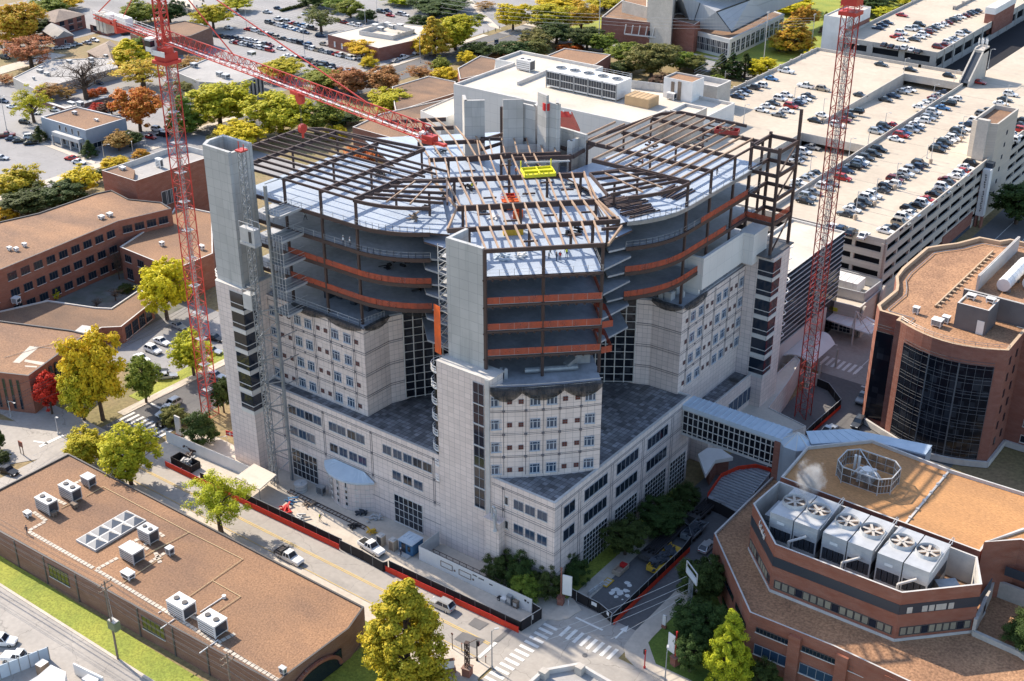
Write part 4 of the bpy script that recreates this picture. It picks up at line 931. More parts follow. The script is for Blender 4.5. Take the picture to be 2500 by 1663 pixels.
# 1 brown-roofed building
BR=[(-195.3,95.2),(-116.9,97.5),(-116.7,113.2),(-118.4,118.6),(-195.3,118.6)]
o=bld('brown_roof_building','long low brown brick building with a big brown gravel roof facing the hospital','building',BR,6.0,'brick_brown','gravel','rimdark',.3,.3)
for x in (80,265,470,665,870,1095,1320):
    p=PY(t7(x,{80:640,265:750,470:870,665:990,870:1115,1095:1235,1320:1390}[x]),95.2); b=MB(); yw=95.2+(p[0]+195.3)*.0293; b.box(p[0]-.14,p[0]+.14,yw-.12,yw+.2,0,5.8); b.build('pilaster',M['rimdark'],o)
bww=winmesh('wide_window',5.2,2.6,5,1,.07,'olglass',fm='frame_dk')
for a in ((315,880),(915,1245)):
    p=PY(t7(*a),95.2); place(bww,o,(p[0],95.2+ (p[0]+195.3)*.0293,2.2),.029)
b=MB(); b.prism([( -116.6,99.0),(-116.45,99),(-116.4,111),(-116.55,111)],.3,3.6); b.build('window',M['glass'],o)
b=MB()
for i in range(13): 
    a0=math.pi*i/13; a1=math.pi*(i+1)/13; b.bar((-116.35,105-5.6*math.cos(a0),1.0+3.4*math.sin(a0)),(-116.35,105-5.6*math.cos(a1),1+3.4*math.sin(a1)),.5,.55)
b.build('brick_arch',M['brick_warm'],o)
ZR=5.72
def pav(fn,path,nm='stepping_slabs',n=None):
    for (a,c) in zip(path[:-1],path[1:]):
        b=MB(); A=P2(fn(*a),ZR);B=P2(fn(*c),ZR); L=math.hypot(B[0]-A[0],B[1]-A[1]); k=int(L/.85); dx,dy=(B[0]-A[0])/L,(B[1]-A[1])/L
        for i in range(k):
            s=.42+i*.85; x,y=A[0]+dx*s,A[1]+dy*s; b.prism([(x-dx*.35+dy*.35,y-dy*.35-dx*.35),(x+dx*.35+dy*.35,y+dy*.35-dx*.35),(x+dx*.35-dy*.35,y+dy*.35+dx*.35),(x-dx*.35-dy*.35,y-dy*.35+dx*.35)],ZR-.02,ZR+.05)
        b.build('paver_walk',M['pave'],bpy.data.objects['brown_roof_building'])
pav(t7,[(190,560),(640,815),(1180,1135),(1500,1345),(1870,1562)]); pav(t7,[(195,555),(310,490),(215,425)]); pav(t7,[(645,815),(810,725)]); pav(t7,[(870,640),(950,600)]); pav(t7,[(900,640),(1010,690)]); pav(t7,[(1000,770),(1110,700),(1190,720)]); pav(t7,[(1040,700),(1080,790)]); pav(t7,[(1060,570),(1110,605)]); pav(t7,[(960,650),(1070,610)]); pav(t7,[(1330,1150),(1200,1090)]); pav(t7,[(1450,1310),(1580,1240)]); pav(t7,[(380,350),(460,390)]); pav(t7,[(500,240),(560,210)]); pav(t7,[(320,440),(390,410)]); pav(t7,[(470,365),(550,325)])
b=MB()
for pth in ([(575,330),(690,265),(1265,570),(940,745)],[(1265,570),(1625,750),(1260,1005)],[(1425,895),(1610,1000),(1420,1130)],[(1000,705),(1130,640)],[(820,910),(1050,760),(1090,740)],[(550,340),(410,410)]):
    L=[(*P2(t7(*q),ZR),ZR+.12) for q in pth]; b.path(L,.06,6)
b.build('gas_pipe',M['cream'],o); b=MB()
for pth in ([(1340,1105),(1500,1000)],[(1075,1215),(1170,1150)],[(1335,1380),(1460,1290)],[(1060,1110),(1080,1100)]):
    b.path([(*P2(t7(*q),ZR),ZR+.12) for q in pth],.1,6)
p=P2(t7(1500,1005),ZR); b.tube((*p,ZR),(*p,ZR+.5),.35,10); b.build('vent_pipe',M['white'],o)
gp='air units on the brown gravel roof'
def ru(px,py,w,d,h,lab,m='galv2',fans=0,rz=0): return unit('rooftop_unit',lab,(*P2(t7(px,py),ZR),ZR),w,d,h,m,rz,fans,group=gp)
ru(598,250,2.3,1.7,2.0,'small pale square air unit alone at the far end of the brown gravel roof')
ru(478,335,3.9,2.1,2.6,'long grey air unit with two round fans, second in line on the brown roof','galv2',2)
ru(322,420,3.9,2.1,2.6,'long grey air unit above the small vent box, by the walking person','galv2',2)
ru(188,460,1.2,1.0,1.0,'tiny white vent box closest to the lone worker on the gravel roof','white')
ru(1000,620,3.0,2.2,2.6,'pale air unit with fans between the skylights and the small grey box','galv2',2)
ru(890,745,3.6,2.4,2.4,'air unit with an open tilted hood beside the row of pyramid skylights','galv2')
ru(860,870,2.1,1.4,1.2,'low white hooded vent box by the paver walk below the skylights','white')
ru(1140,715,1.1,1.1,1.5,'small square grey box standing on stepping slabs','galv2')
ru(1222,1110,3.9,2.7,2.6,'large white air unit with two dark fans beside the long paver walk','white',2)
ru(1430,1225,3.9,2.7,2.6,'large white air unit nearest the corner of the brown roof by the tree','white',2,.0)
ru(500,400,1.2,.9,.9,'small rusty box in the shadow of a long grey unit','wood')
ru(360,455,1.1,.9,.9,'small tan box at the foot of the air unit near the worker','wood')
ru(1895,1515,1.0,.7,1.3,'grey vent with a tall back plate at the near roof corner','galv2')
# skylight block: 2 x 4 pyramids
sky0=P2(t7(510,630),ZR); sky1=P2(t7(640,700),ZR); sky2=P2(t7(850,432),ZR)
e1=Vector((sky1[0]-sky0[0],sky1[1]-sky0[1])); e2=Vector((sky2[0]-sky0[0],sky2[1]-sky0[1]))
so_=thing('pyramid_skylight','double row of eight pyramid skylights in a low frame on the brown roof','skylight',(*sky0,ZR))
b=MB(); fr=[sky0,(sky0[0]+e1.x,sky0[1]+e1.y),(sky0[0]+e1.x+e2.x,sky0[1]+e1.y+e2.y),(sky0[0]+e2.x,sky0[1]+e2.y)]; b.prism(ccw(fr),ZR,ZR+.45); b.build('frame',M['galv2'],so_)
for i in range(2):
    for j in range(4):
        q=lambda u,v:(sky0[0]+e1.x*u+e2.x*v,sky0[1]+e1.y*u+e2.y*v)
        u0,u1,v0,v1=i/2+.03,(i+1)/2-.03,j/4+.015,(j+1)/4-.015; b=MB(); ap=(*q((u0+u1)/2,(v0+v1)/2),ZR+1.35)
        cs=[(*q(u0,v0),ZR+.46),(*q(u1,v0),ZR+.46),(*q(u1,v1),ZR+.46),(*q(u0,v1),ZR+.46)]
        for k in range(4): b.face([cs[k],cs[(k+1)%4],ap])
        b.build('pyramid_pane',M['skyl'],so_)
# 2 red brick complex on the left
zA=9.2
fr_=pts(t4,zA,(0,1010),(190,1035),(580,752),(480,728),(0,662)); fr_=[( -262,143)]+[fr_[4]][:0]+fr_
A_=P2(t4(-260,985),zA);B_=P2(t4(-260,630),zA)
poly=[A_,P2(t4(190,1035),zA),P2(t4(580,752),zA),P2(t4(480,728),zA),B_]
o=bld('brick_office_building','red brick building with a brown flat roof and pale roof patches, nearest the street junction','building',poly,zA,'brick_warm','gravel','rimdark',.3)
b=MB(); zz=zA-.27
for q in (((85,945),(200,835),(260,845),(130,950)),((170,925),(300,945),(280,965),(160,940)),((165,965),(250,970),(245,980),(170,975))): b.face([(*P2(t4(*v),zz),zz) for v in q])
b.build('roof_patch',M['pave'],o)
b=MB(); c=P2(t4(80,880),zA); d=P2(t4(410,860),zA); b.path([(*P2(t4(*v),zz),zz+.1) for v in ((30,915),(520,775))],.05,5); b.path([(*P2(t4(*v),zz),zz+.1) for v in ((225,840),(420,862))],.05,5); b.build('cable',M['pave'],o)
pc=ccw(poly)
a,c=P2(t4(190,1035),zA),P2(t4(580,752),zA)
for t in (.33,.42,.75,.84): b=MB(); b.bar((a[0]+(c[0]-a[0])*t+.2,a[1]+(c[1]-a[1])*t-.0,.5),(a[0]+(c[0]-a[0])*t+.2,a[1]+(c[1]-a[1])*t,8),.5,.7); b.build('pilaster',M['slate'],o)
wrow(o,a,c,2.4,winmesh('office_window',4.4,4.2,3,2,.08,'glass',fm='frame_dk'),3,3,3,4.4)
a=A_; c=P2(t4(190,1035),zA); wrow(o,a,c,.8,winmesh('office_slot_window',.55,7,1,3,.06,'glass',False,fm='frame_dk'),7,2,2,.55)
zB=4.4
ol=pts(t4,zB,(582,770),(680,712),(812,706),(1022,540),(950,440),(900,480),(860,530),(745,580),(560,560),(520,555),(320,525),(160,545),(-150,640),(-150,600))
ol=pts(t4,zB,(575,760),(680,712),(812,706),(1022,540),(940,450),(745,580),(640,575),(320,528),(-260,640))
ol.append(P2(t4(-260,600),zB)); ol[-1],ol[-2]=ol[-2],ol[-1]
ol=pts(t4,zB,(575,765),(680,712),(812,706),(1022,540),(940,450),(745,580),(640,575),(320,528),(0,600),(-260,660),(-260,720))
o=bld('brick_annex','low brown roofed brick annex wrapping round a small courtyard','building',ol,zB,'brick_warm','gravel_dk','rim',.3)
a,c=P2(t4(812,706),zB),P2(t4(1022,540),zB); wrow(o,a,c,.5,bw2,4,1,1,2.4)
u=P2(t4(585,715),zB); b=MB(); b.face([(*P2(t4(*v),zB-.25),zB-.25) for v in ((500,735),(550,695),(670,712),(590,765))]); b.build('roof_patch',M['rim'],o)
unit('rooftop_unit','white tilted vent on the shaded courtyard annex roof',(*P2(t4(112,550),zB-.3),zB-.3),1.6,1.6,1.6,'white',.3)
zC=13.5
rc=pts(t4,zC,(-260,420),(0,325),(790,0),(1148,-85)); rc2=pts(t1,zC,(1080,1352),(860,1330),(745,1270),(640,1292),(255,1425),(0,1482),(-260,1560)); polyC=rc+rc2
o=bld('brick_office_building','long red brick wing with rows of dark windows above the courtyard','building',polyC,zC,'brick_warm','gravel','rimdark',.3)
for (a,c) in ((rc[1],rc[2]),):
    for z in (1.3,5.6,9.9): wrow(o,a,c,z,bw,9,1,1,2.5)
wrow(o,rc[2],rc[3],9.9,bw,4,.5,1,2.5); wrow(o,rc[2],rc[3],5.6,bw,4,.5,1,2.5); wrow(o,rc[0],rc[1],9.9,bw,2,1,1,2.5); wrow(o,rc[0],rc[1],5.6,bw,2,1,1,2.5)
for (x,y,w,l) in ((680,1465,1.3,'white square vent, first of a pair on the long brick wing roof'),(735,1447,1.3,'white square vent, second of a pair on the long brick wing roof')):
    unit('rooftop_unit',l,(*P2(t1(x,y),zC-.3),zC-.3),w,w,.9,'white')
for (x,y,l) in ((65,195,'white rounded vent with pipes on the long brick wing roof'),(110,200,'low rusty vent between two white ones on the brick wing roof'),(165,170,'white box vent at the end of three on the brick wing roof')):
    unit('rooftop_unit',l,(*P2(t4(x,y),zC-.3),zC-.3),1.0,.9,.9,'white')
zD=9
pd=pts(t4,zD,(800,172),(1170,322),(1425,215),(1420,-60),(1180,-110),(1150,-60))
o=bld('brick_annex','brick wing with a brown roof directly behind the red crane mast','building',pd,zD,'brick_warm','gravel','rim',.3)
a,c=P2(t4(800,172),zD),P2(t4(1170,322),zD); wrow(o,a,c,5.6,bw,4,.5,1,2.5); wrow(o,a,c,.8,bw2,4,.5,1,2.4)
unit('rooftop_unit','white round topped vent on the roof behind the crane mast',(*P2(t4(1085,165),zD-.3),zD-.3),1.0,1.0,1.1,'white')
unit('rooftop_unit','pair of white vents on a kerb by the concrete shaft',(*P2(t4(1350,190),zD-.3),zD-.3),1.4,1.0,1.2,'white')
# 3 red brick box with sunken white plant well
zE=17; pe=pts(t1,zE,(680,1140),(905,1212),(1500,1010),(1335,1045),(1105,998),(880,1078)); pe=[P2(t1(680,1140),zE),P2(t1(905,1212),zE),P2(t1(1460,1030),zE),P2(t1(1250,975),zE),P2(t1(1105,998),zE),P2(t1(870,1080),zE)]
o=bld('plant_building','red brick box with a white walled plant well behind the crane','building',pe,zE,'brick_warm','greyroof','rim',1.6,.3)
b=MB(); b.prism(ccw(pts(t1,zE,(690,1140),(830,1095),(900,1130),(890,1190))),zE-2,zE-.4); b.build('penthouse_roof',M['gravel'],o)
unit('rooftop_unit','white square box on the plant building with the white well',(*P2(t1(820,1135),zE-.4),zE-.4),1.6,1.4,.8,'white'); unit('rooftop_unit','white upright cabinet inside the white plant well',(*P2(t1(1070,1120),zE-1.6),zE-1.6),2.0,1.2,2.6,'white')
a,c=P2(t1(905,1212),zE),P2(t1(1460,1030),zE); wrow(o,a,c,7.5,winmesh('plant_door',2,4,1,1,.1,'slate',False),3,8,16,2)
# 4 blue-grey office
zF=7.5; pf=pts(t1,zF,(272,783),(570,873),(842,790),(515,712))
o=bld('grey_office','blue grey two storey office with arched porch and brown flat roof','building',pf,zF,'bluegrey','gravel','galv2',.4,.5)
a,c=pf[0],pf[1]; b=MB(); d=Vector((c[0]-a[0],c[1]-a[1])).normalized(); n=Vector((d.y,-d.x)); L=math.hypot(c[0]-a[0],c[1]-a[1])
q=[(a[0]+d.x*L*.33,a[1]+d.y*L*.33),(a[0]+d.x*L*.93,a[1]+d.y*L*.93)]; b.prism([q[0],(q[0][0]+n.x*2,q[0][1]+n.y*2),(q[1][0]+n.x*2,q[1][1]+n.y*2),q[1]],3.2,4.5); 
for t in (0,.33,.66,1): x,y=q[0][0]+(q[1][0]-q[0][0])*t+n.x*1.9,q[0][1]+(q[1][1]-q[0][1])*t+n.y*1.9; b.box(x-.25,x+.25,y-.25,y+.25,0,3.2)
b.build('porch',M['galv2'],o); wrow(o,q[0],q[1],4.8,winmesh('office_door',1.0,1.9,1,1,.1,'glass',False),4,.5,.5,1.0); wrow(o,q[0],q[1],.3,winmesh('office_glass',3.2,2.6,2,1,.1,'glass',False),3,.5,.5,3.2)
a,c=pf[1],pf[2]; wrow(o,a,c,.8,winmesh('office_glass_wide',5.0,1.8,3,1,.1,'glass',False),2,1,1,5)
unit('rooftop_unit','cluster of small grey vents on the blue grey office roof',(*P2(t1(500,765),zF-.4),zF-.4),1.6,1.2,1.0,'galv2'); unit('rooftop_unit','low white vent box on the blue grey office roof',(*P2(t1(645,810),zF-.4),zF-.4),1.6,.9,.7,'white')
unit('rooftop_unit','grey stair head box at the back corner of the blue grey office',(*P2(t1(540,715),zF-.4),zF-.4),2.2,1.6,1.8,'galv2'); unit('rooftop_unit','second grey box at the back corner of the blue grey office',(*P2(t1(480,705),zF-.4),zF-.4),3,1.4,1.2,'galv2')
# 5-8 houses and low buildings
def hip(name,label,poly,z,zr,wall,roofm,ov=.5,win=None,gable=False):
    poly=ccw(poly); c=(sum(p[0] for p in poly)/4,sum(p[1] for p in poly)/4); o=thing(name,label,'house',(*c,0))
    b=MB(); b.prism(poly,0,z); b.build('wall',M[wall],o)
    q=inset(poly,-ov); l01=math.dist(q[0],q[1]); l12=math.dist(q[1],q[2]); 
    if l01<l12: q=q[1:]+q[:1]; l01,l12=l12,l01
    m0=((q[1][0]+q[2][0])/2,(q[1][1]+q[2][1])/2); m1=((q[3][0]+q[0][0])/2,(q[3][1]+q[0][1])/2); f=0 if gable else min(.45,l12/2/l01)
    r0=(m0[0]+(m1[0]-m0[0])*f,m0[1]+(m1[1]-m0[1])*f,zr); r1_=(m1[0]+(m0[0]-m1[0])*f,m1[1]+(m0[1]-m1[1])*f,zr); Q_=[(*p,z) for p in q]
    b=MB(); b.face([Q_[0],Q_[1],r0,r1_]); b.face([Q_[2],Q_[3],r1_,r0]); b.face([Q_[1],Q_[2],r0],0); b.face([Q_[3],Q_[0],r1_],0); b.face(Q_[::-1]); b.build('roof',M[roofm],o)
    for i in range(4):
        A,B=poly[i],poly[(i+1)%4]; L=math.dist(A,B)
        for zz in ([1.0] if z<4 else [1.0,3.8]): wrow(o,A,B,zz,slit if L<12 else bw,max(1,int(L/4.5)),1,1,.8 if L<12 else 2.5)
    return o
M['shingle']=mat('grey_brown_shingles',(.30,.235,.19),(.24,.19,.16),sc=.3,fine=.15,fsc=2)
M['shingle_grey']=mat('grey_shingles',(.34,.32,.31),(.28,.27,.26),sc=.3,fine=.12,fsc=2)
hip('brick_house','two storey brick house with a hipped brown roof',pts(t1,6,(215,112),(370,150),(565,97),(420,62)),6,8.6,'brick','shingle')
hip('brick_house','small brick house with a grey gable roof beside four parked cars',pts(t1,3.4,(285,205),(375,262),(490,240),(420,190)),3.6,6.2,'brick','shingle_grey',gable=True)
hip('brick_house','low brick house with a grey hipped roof by the crane cab',pts(t1,3.4,(600,160),(720,192),(860,150),(740,110)),3.4,6,'brick','shingle_grey')
hip('brick_house','low house with a brown hipped roof behind the bare tree',pts(t1,3.2,(585,345),(760,440),(800,330),(730,275)),3.2,6.2,'brick_brown','shingle')
hip('brick_house','pale walled house half hidden behind the tall orange tree',pts(t1,3.4,(-80,245),(60,310),(130,270),(30,200)),3.4,6,'white','shingle')
o=bld('flat_roof_building','long low building with a pale grey flat roof behind the bare tree','building',pts(t1,4.2,(85,520),(240,602),(790,450),(740,385),(330,400)),4.2,'plain_conc','greyroof','rim',.3)
for i,(x,y,w) in enumerate(((270,485,2.2),(315,505,1.8),(610,405,2),(612,432,1.8),(465,420,2),(710,385,1.4),(228,535,.9),(275,465,1.3))):
    unit('rooftop_unit',['pale square unit, biggest on the low grey roof beside the bare tree','pale low unit next to the biggest on the low grey roof','upper of two white units stacked close behind the bare tree','lower of two white units stacked close behind the bare tree','grey unit in the bare tree shadow on the low grey roof','white unit at the far corner of the low grey roof','tiny vent near the front edge of the low grey roof','small pale box behind the biggest unit on the low grey roof'][i],(*P2(t1(x,y),3.9),3.9),w,w*.8,1.1,'galv2')
o=bld('flat_roof_building','brown flat roofed building with dark walls behind the crane jib','building',pts(t1,7.5,(870,222),(1010,285) if False else (960,262),(1275,240),(1418,182),(1235,138),(1090,168)),7.5,'brick_brown','gravel_dk','rimdark',.3)
o=bld('ribbed_wall_building','grey roofed building with dark ribbed walls below the jib','building',pts(t1,8,(1170,480),(1330,545),(1560,562),(1760,500),(1700,430),(1400,385)),8,'plain_conc','greyroof','rim',.4)
b=MB(); a,c=P2(t1(1560,562),8),P2(t1(1760,500),8)
for i in range(8): t=(i+.5)/8; x,y=a[0]+(c[0]-a[0])*t,a[1]+(c[1]-a[1])*t; b.bar((x,y-.05,.3),(x,y-.05,7.2),1.1,.3)
a,c=P2(t1(1330,545),8),P2(t1(1560,562),8)
for i in range(6): t=(i+.5)/6; x,y=a[0]+(c[0]-a[0])*t,a[1]+(c[1]-a[1])*t; b.bar((x,y-.1,.3),(x,y-.1,7.2),1.3,.3)
b.build('wall_panel',M['slate'],o)
for x,y,w,l in ((1512,525,2.4,'larger of two pale boxes at the edge of the ribbed wall building'),(1470,510,2.,'smaller of two pale boxes at the edge of the ribbed wall building'),(1300,450,2.2,'pale box alone on the roof of the ribbed wall building'),(1685,372,2.6,'pale unit at the back of the ribbed wall building')): unit('rooftop_unit',l,(*P2(t1(x,y),7.6),7.6),w,w*.9,1.6,'galv2')
o=bld('garden_wall','low brown brick wall round a yard by the blue grey office','wall',pts(t1,1.6,(265,660),(435,715),(780,620),(790,632),(435,728),(262,672)),1.6,'brick_brown','rim','rim',.02,.05)
hip('white_house','long white roofed building at the top of the photo by the green tree',pts(t1,4,(1140,10),(1290,62),(1380,25),(1230,-40)),4,6,'plain_conc','whiteroof')
o=bld('clinic_building','brick clinic with a white roof and screened rooftop plant by the car park','building',pts(t2,5.5,(-55,230),(285,322),(560,262),(610,175),(320,146)),5.5,'brick','whiteroof','rim',.3)
b=MB(); q=pts(t2,7,(155,205),(380,240),(525,195),(320,150)); b.strip(q+q[:1],5.2,7,.2); b.build('plant_screen',M['rim'],o)
for i,(x,y) in enumerate(((265,185),(300,205),(375,190),(430,185),(345,175))): unit('rooftop_unit',['white unit in the plant screen corner of the clinic roof','long white unit at the front of the clinic plant screen','pale unit in the middle of the clinic plant screen','white unit at the narrow end of the clinic plant screen','grey unit at the back of the clinic plant screen'][i],(*P2(t2(x,y),5.2),5.2),2.4,2.,1.5,'white')
a,c=P2(t2(-55,230),5.5),P2(t2(285,322),5.5); wrow(o,a,c,1,winmesh('clinic_door',.9,2.2,1,1,.08,'white',False),6,2,2,.9)
for nm,lab,pp,z,w,r in (('flat_roof_building','brown gravel roofed building between the orange tree and the white block',[(375,580),(600,505) if False else (620,508),(800,545),(810,620),(400,745),(390,700)],7,'brick_brown','gravel_dk'),
    ('flat_roof_building','small brick building with brown roof beside the street corner',[(815,455),(965,372),(1075,395),(1065,480),(830,530)],7,'brick','gravel_dk'),
    ('flat_roof_building','brick building with a wide brown roof behind the white cooling units',[(1250,440),(1530,322),(1840,365),(1740,430),(1560,470)],8.5,'brick','gravel'),
    ('flat_roof_building','low brown roofed building under the tip of the red jib',[(110,850),(400,930),(640,870),(800,650),(560,700),(300,760)],9,'brick_brown','gravel_dk'),
    ('flat_roof_building','white walled block with roof pipes in front of the pale wall',[(565,740),(700,800),(830,745),(800,640)],13,'conc_white','whiteroof')):
    o=bld(nm,lab,'building',pts(t2,z,*pp),z,w,r,'rim',.35)
# 9 big white building
zW=24
WB=[(-254.7,309.8),(-187.0,309.8),(-187.0,326),(-174,326),(-174,345),(-193,345),(-228,345),(-228,355),(-262,355),(-262,341),(-254.7,341)]
o=bld('white_annex','large white panelled block with cooling plant on its roof, behind the steel frame','building',WB,zW,'conc_white','whiteroof','rim',.9,.6)
b=MB(); wl=pts(t2,zW,(1215,553),(1405,475)); b.strip([wl[0],wl[1]],zW-1,zW+.3,.5); b.build('roof_kerb',M['rim'],o)
# cooler bank
za=zW-.9; c0_=P2(t2(1405,600),za); 
pA=P2(t2(1408,585),za);pB=P2(t2(1860,690),za)
cw=thing('cooler_bank','long louvred cooler bank with a row of five roof fans on the white block','cooling unit',(*pA,za))
dx=pB[0]-pA[0]; wd=8.5; hh=5.6
b=MB(); b.box(pA[0],pB[0],pA[1],pA[1]+wd,za+.5,za+hh,0); b.build('casing',M['white'],cw)
for i in range(5):
    b=MB(); x0=pA[0]+dx*i/5
    for zz in (1.0,3.2):
        for k in range(5): b.box(x0+.3+k*(dx/5-.5)/5,x0+.3+(k+.85)*(dx/5-.5)/5,pA[1]-.08,pA[1],za+zz,za+zz+1.9)
    b.build('louvre',M['slate'],cw); b=MB(); b.tube((x0+dx/10,pA[1]+wd/2,za+hh),(x0+dx/10,pA[1]+wd/2,za+hh+.35),1.7,18,cap=False); b.tube((x0+dx/10,pA[1]+wd/2,za+hh+.02),(x0+dx/10,pA[1]+wd/2,za+hh+.05),1.65,18)
    b.build('fan_ring',M['rim'],cw); b=MB()
    for k in range(6): a=k*math.pi/3; cx_,cy_=x0+dx/10,pA[1]+wd/2; b.bar((cx_,cy_,za+hh+.2),(cx_+1.5*math.cos(a),cy_+1.5*math.sin(a),za+hh+.2),.4,.05)
    b.build('fan_blade',M['slate'],cw)
b=MB()
for i in range(6): x0=pA[0]+dx*i/5; b.box(x0-.15,x0+.15,pA[1]-.2,pA[1],za,za+hh)
b.build('post',M['galv'],cw)
b=MB()
for h in (.6,1.2): b.bar((pA[0],pA[1]+wd,za+hh+h),(pB[0],pA[1]+wd,za+hh+h),.08); b.bar((pB[0],pA[1],za+hh+h),(pB[0],pA[1]+wd,za+hh+h),.08)
for t in np.linspace(0,1,9): b.bar((pA[0]+dx*t,pA[1]+wd,za+hh),(pA[0]+dx*t,pA[1]+wd,za+hh+1.2),.08)
b.build('guard_rail',M['galv2'],cw)
c=P2(t2(1270,470),za); unit('rooftop_unit','white wheeled unit with a ladder at the back of the white block roof',(*c,za),5.5,3.0,3.6,'white',0,2)
c=P2(t2(2045,700),za); o2=thing('tan_container','tan timber clad box with ribs on the white block roof','container',(*c,za)); b=MB(); b.box(-4.2,4.2,-3.0,3.0,0,2.9); b.build('box',mat('tan_timber',(.52,.36,.20),(.45,.31,.18),sc=.4),o2,world=False); b=MB(); 
for i in range(6): b.box(-4.2+i*1.6,-4.1+i*1.6,-3.02,3.02,2.9,2.96)
b.build('rib',M['wood'],o2,world=False)
c=P2(t3(75,650),za); o2=thing('stair_penthouse','white boxed penthouse with vertical pipes at the edge of the white block','penthouse',(*c,za)); b=MB(); q=parapet(b,[(-5,-3.6),(5,-3.6),(5,3.6),(-5,3.6)],0,6.3,5.8,.3); b.build('wall',[M['white'],M['rim']],o2,world=False); b=MB(); b.face([(*p,5.8) for p in q]); b.build('roof',M['gravel'],o2,world=False); b=MB(); b.box(-2.2,-1.2,-3.9,-3.6,0,5.4); b.box(.2,1.2,-4.,-3.6,0,5.8); b.build('pipe',M['wood'],o2,world=False)
unit('rooftop_unit','white angled duct unit in front of the white boxed penthouse',(*P2(t3(0,665),za),za),2.6,2.2,2.2,'white')
b=MB(); ws=[P2(t2(1970,590),za),P2(t2(2220,620),za)]; o2=thing('screen_wall','pale ribbed screen wall behind the tan box','wall',(*ws[0],za)); b.strip(ws,za,za+2.6,.2); 
for t in np.linspace(0,1,7): x,y=ws[0][0]+(ws[1][0]-ws[0][0])*t,ws[0][1]+(ws[1][1]-ws[0][1])*t; b.box(x-.1,x+.1,y-.25,y,za,za+2.6)
b.build('panel',M['galv2'],o2)
b=MB(); q=[(-180.5,334),(-174.2,334),(-174.2,341),(-180.5,341)]; o2=bld('stair_box','grey panelled concrete stair box where the white block meets the garage','stair tower',[(-182,320),(-174.5,320),(-174.5,328.5),(-182,328.5)],26.5,'gconc','whiteroof','rim',.8,.4,18)
o2=bld('tank_wall','open topped concrete box beside the garage deck','wall',[(-196,352),(-184,352),(-184,361),(-196,361)],25.5,'plain_conc','greyroof','rim',1.6,.5,0)
# debris chutes, red, by the cores
ch=thing('debris_chute','red debris skip chute leaning behind the concrete cores','chute',(*P2((1030+1740*.20408,240+300*.20408),58),53.5))
b=MB(); pa=P((1030+1690*.20408,240+190*.20408),63); pb=P((1030+1790*.20408,240+400*.20408),57); b.bar(pa,pb,3.4,1.2); b.build('trough',M['red'],ch); b=MB()
for s in (-1.6,0,1.6): b.bar((pa[0]+s,pa[1],pa[2]+.7),(pb[0]+s,pb[1],pb[2]+.7),.25,.3)
b.build('rail',M['white'],ch)
# 10 performing-arts like brick hall
o=bld('brick_hall','brick hall with a beige tower and slanted steel struts, far off','building',pts(t2,10,(1778,112),(2225,165),(2340,120),(2240,20),(1915,0)),10,'brick','gravel_dk','rim',.5)
b=MB(); a,c=P2(t2(1930,250),3),P2(t2(2165,275),3); 
for i in range(6): t=i/5; x,y=a[0]+(c[0]-a[0])*t,a[1]+(c[1]-a[1])*t; b.bar((x,y-.1,4.5),(x+.3,y-1.5,.2) if False else (x+.6,y+.0,8.5),.35)
b.bar((*a,4.4),(*c,4.4),.5); b.build('strut',M['mull'],o)
pq=pts(t2,10,(1778,112),(2225,165)); wrow(o,pq[0],pq[1],3.5,bw2,5,22,4,2)
o=bld('beige_tower','plain beige stage tower rising from the brick hall','tower',pts(t2,10,(2080,145),(2245,185),(2290,60),(2120,30)),22,'plain_conc','gravel_dk','rim',.5)
o=bld('beige_block','lower beige block beside the stage tower','building',pts(t2,10,(1912,75),(2080,118),(2080,40),(1950,10)),14.5,'plain_conc','gravel','rim',.5)
o=bld('brick_hall','square brick pier block with a flat brown top by the metal roof','building',pts(t2,12,(2232,120),(2400,165),(2480,110),(2280,85)),12,'brick','gravel_dk','rim',.4)
zG=8; pg=pts(t3,zG,(105,195),(390,265),(755,95),(640,60),(100,150)); o=bld('glazed_hall','low glazed hall with pale roof edge beneath a great grey metal roof','building',pg,zG,'mull','gravel_dk','rim',.4,1.0)
wrow(o,pg[0],pg[1],1.2,winmesh('hall_window',3.4,5.2,3,2,.15,'glass',False),7,1,1,3.4); wrow(o,pg[1],pg[2],1.2,winmesh('hall_window_side',3.4,5.2,2,2,.15,'glass',False),11,1,1,3.4)
M['metalroof']=tilemat('standing_seam_roof',(.46,.47,.48),(.34,.35,.37),1.4,40,.1,horizontal=True,c2=(.42,.43,.45),cell=.03,rough=.45)
m_=o; b=MB(); A0=P(t3(135,185),8.5);A1=P(t3(400,215),9.5);A2=P(t3(640,95),9.5); B0=P(t3(190,20),19);B1=P(t3(300,80),17);B2=P(t3(520,0),18); C0=P(t3(60,-40),22); C2=P(t3(420,-60),24)
b.face([A0,A1,B1,B0]); b.face([A1,A2,B2,B1]); b.face([B0,B1,B2,C2,C0]); b.face([A0,B0,C0,P(t3(0,60),10)]); b.face([A2,(A2[0],A2[1]+40,9),C2,B2]); b.build('metal_roof',M['metalroof'],m_)
b=MB(); b.bar(B1,B2,.4,.5); b.bar(A1,B1,.3); b.bar(B0,A0,.3); b.bar(A1,A2,.6,.7); b.build('roof_edge',M['slate'],m_)
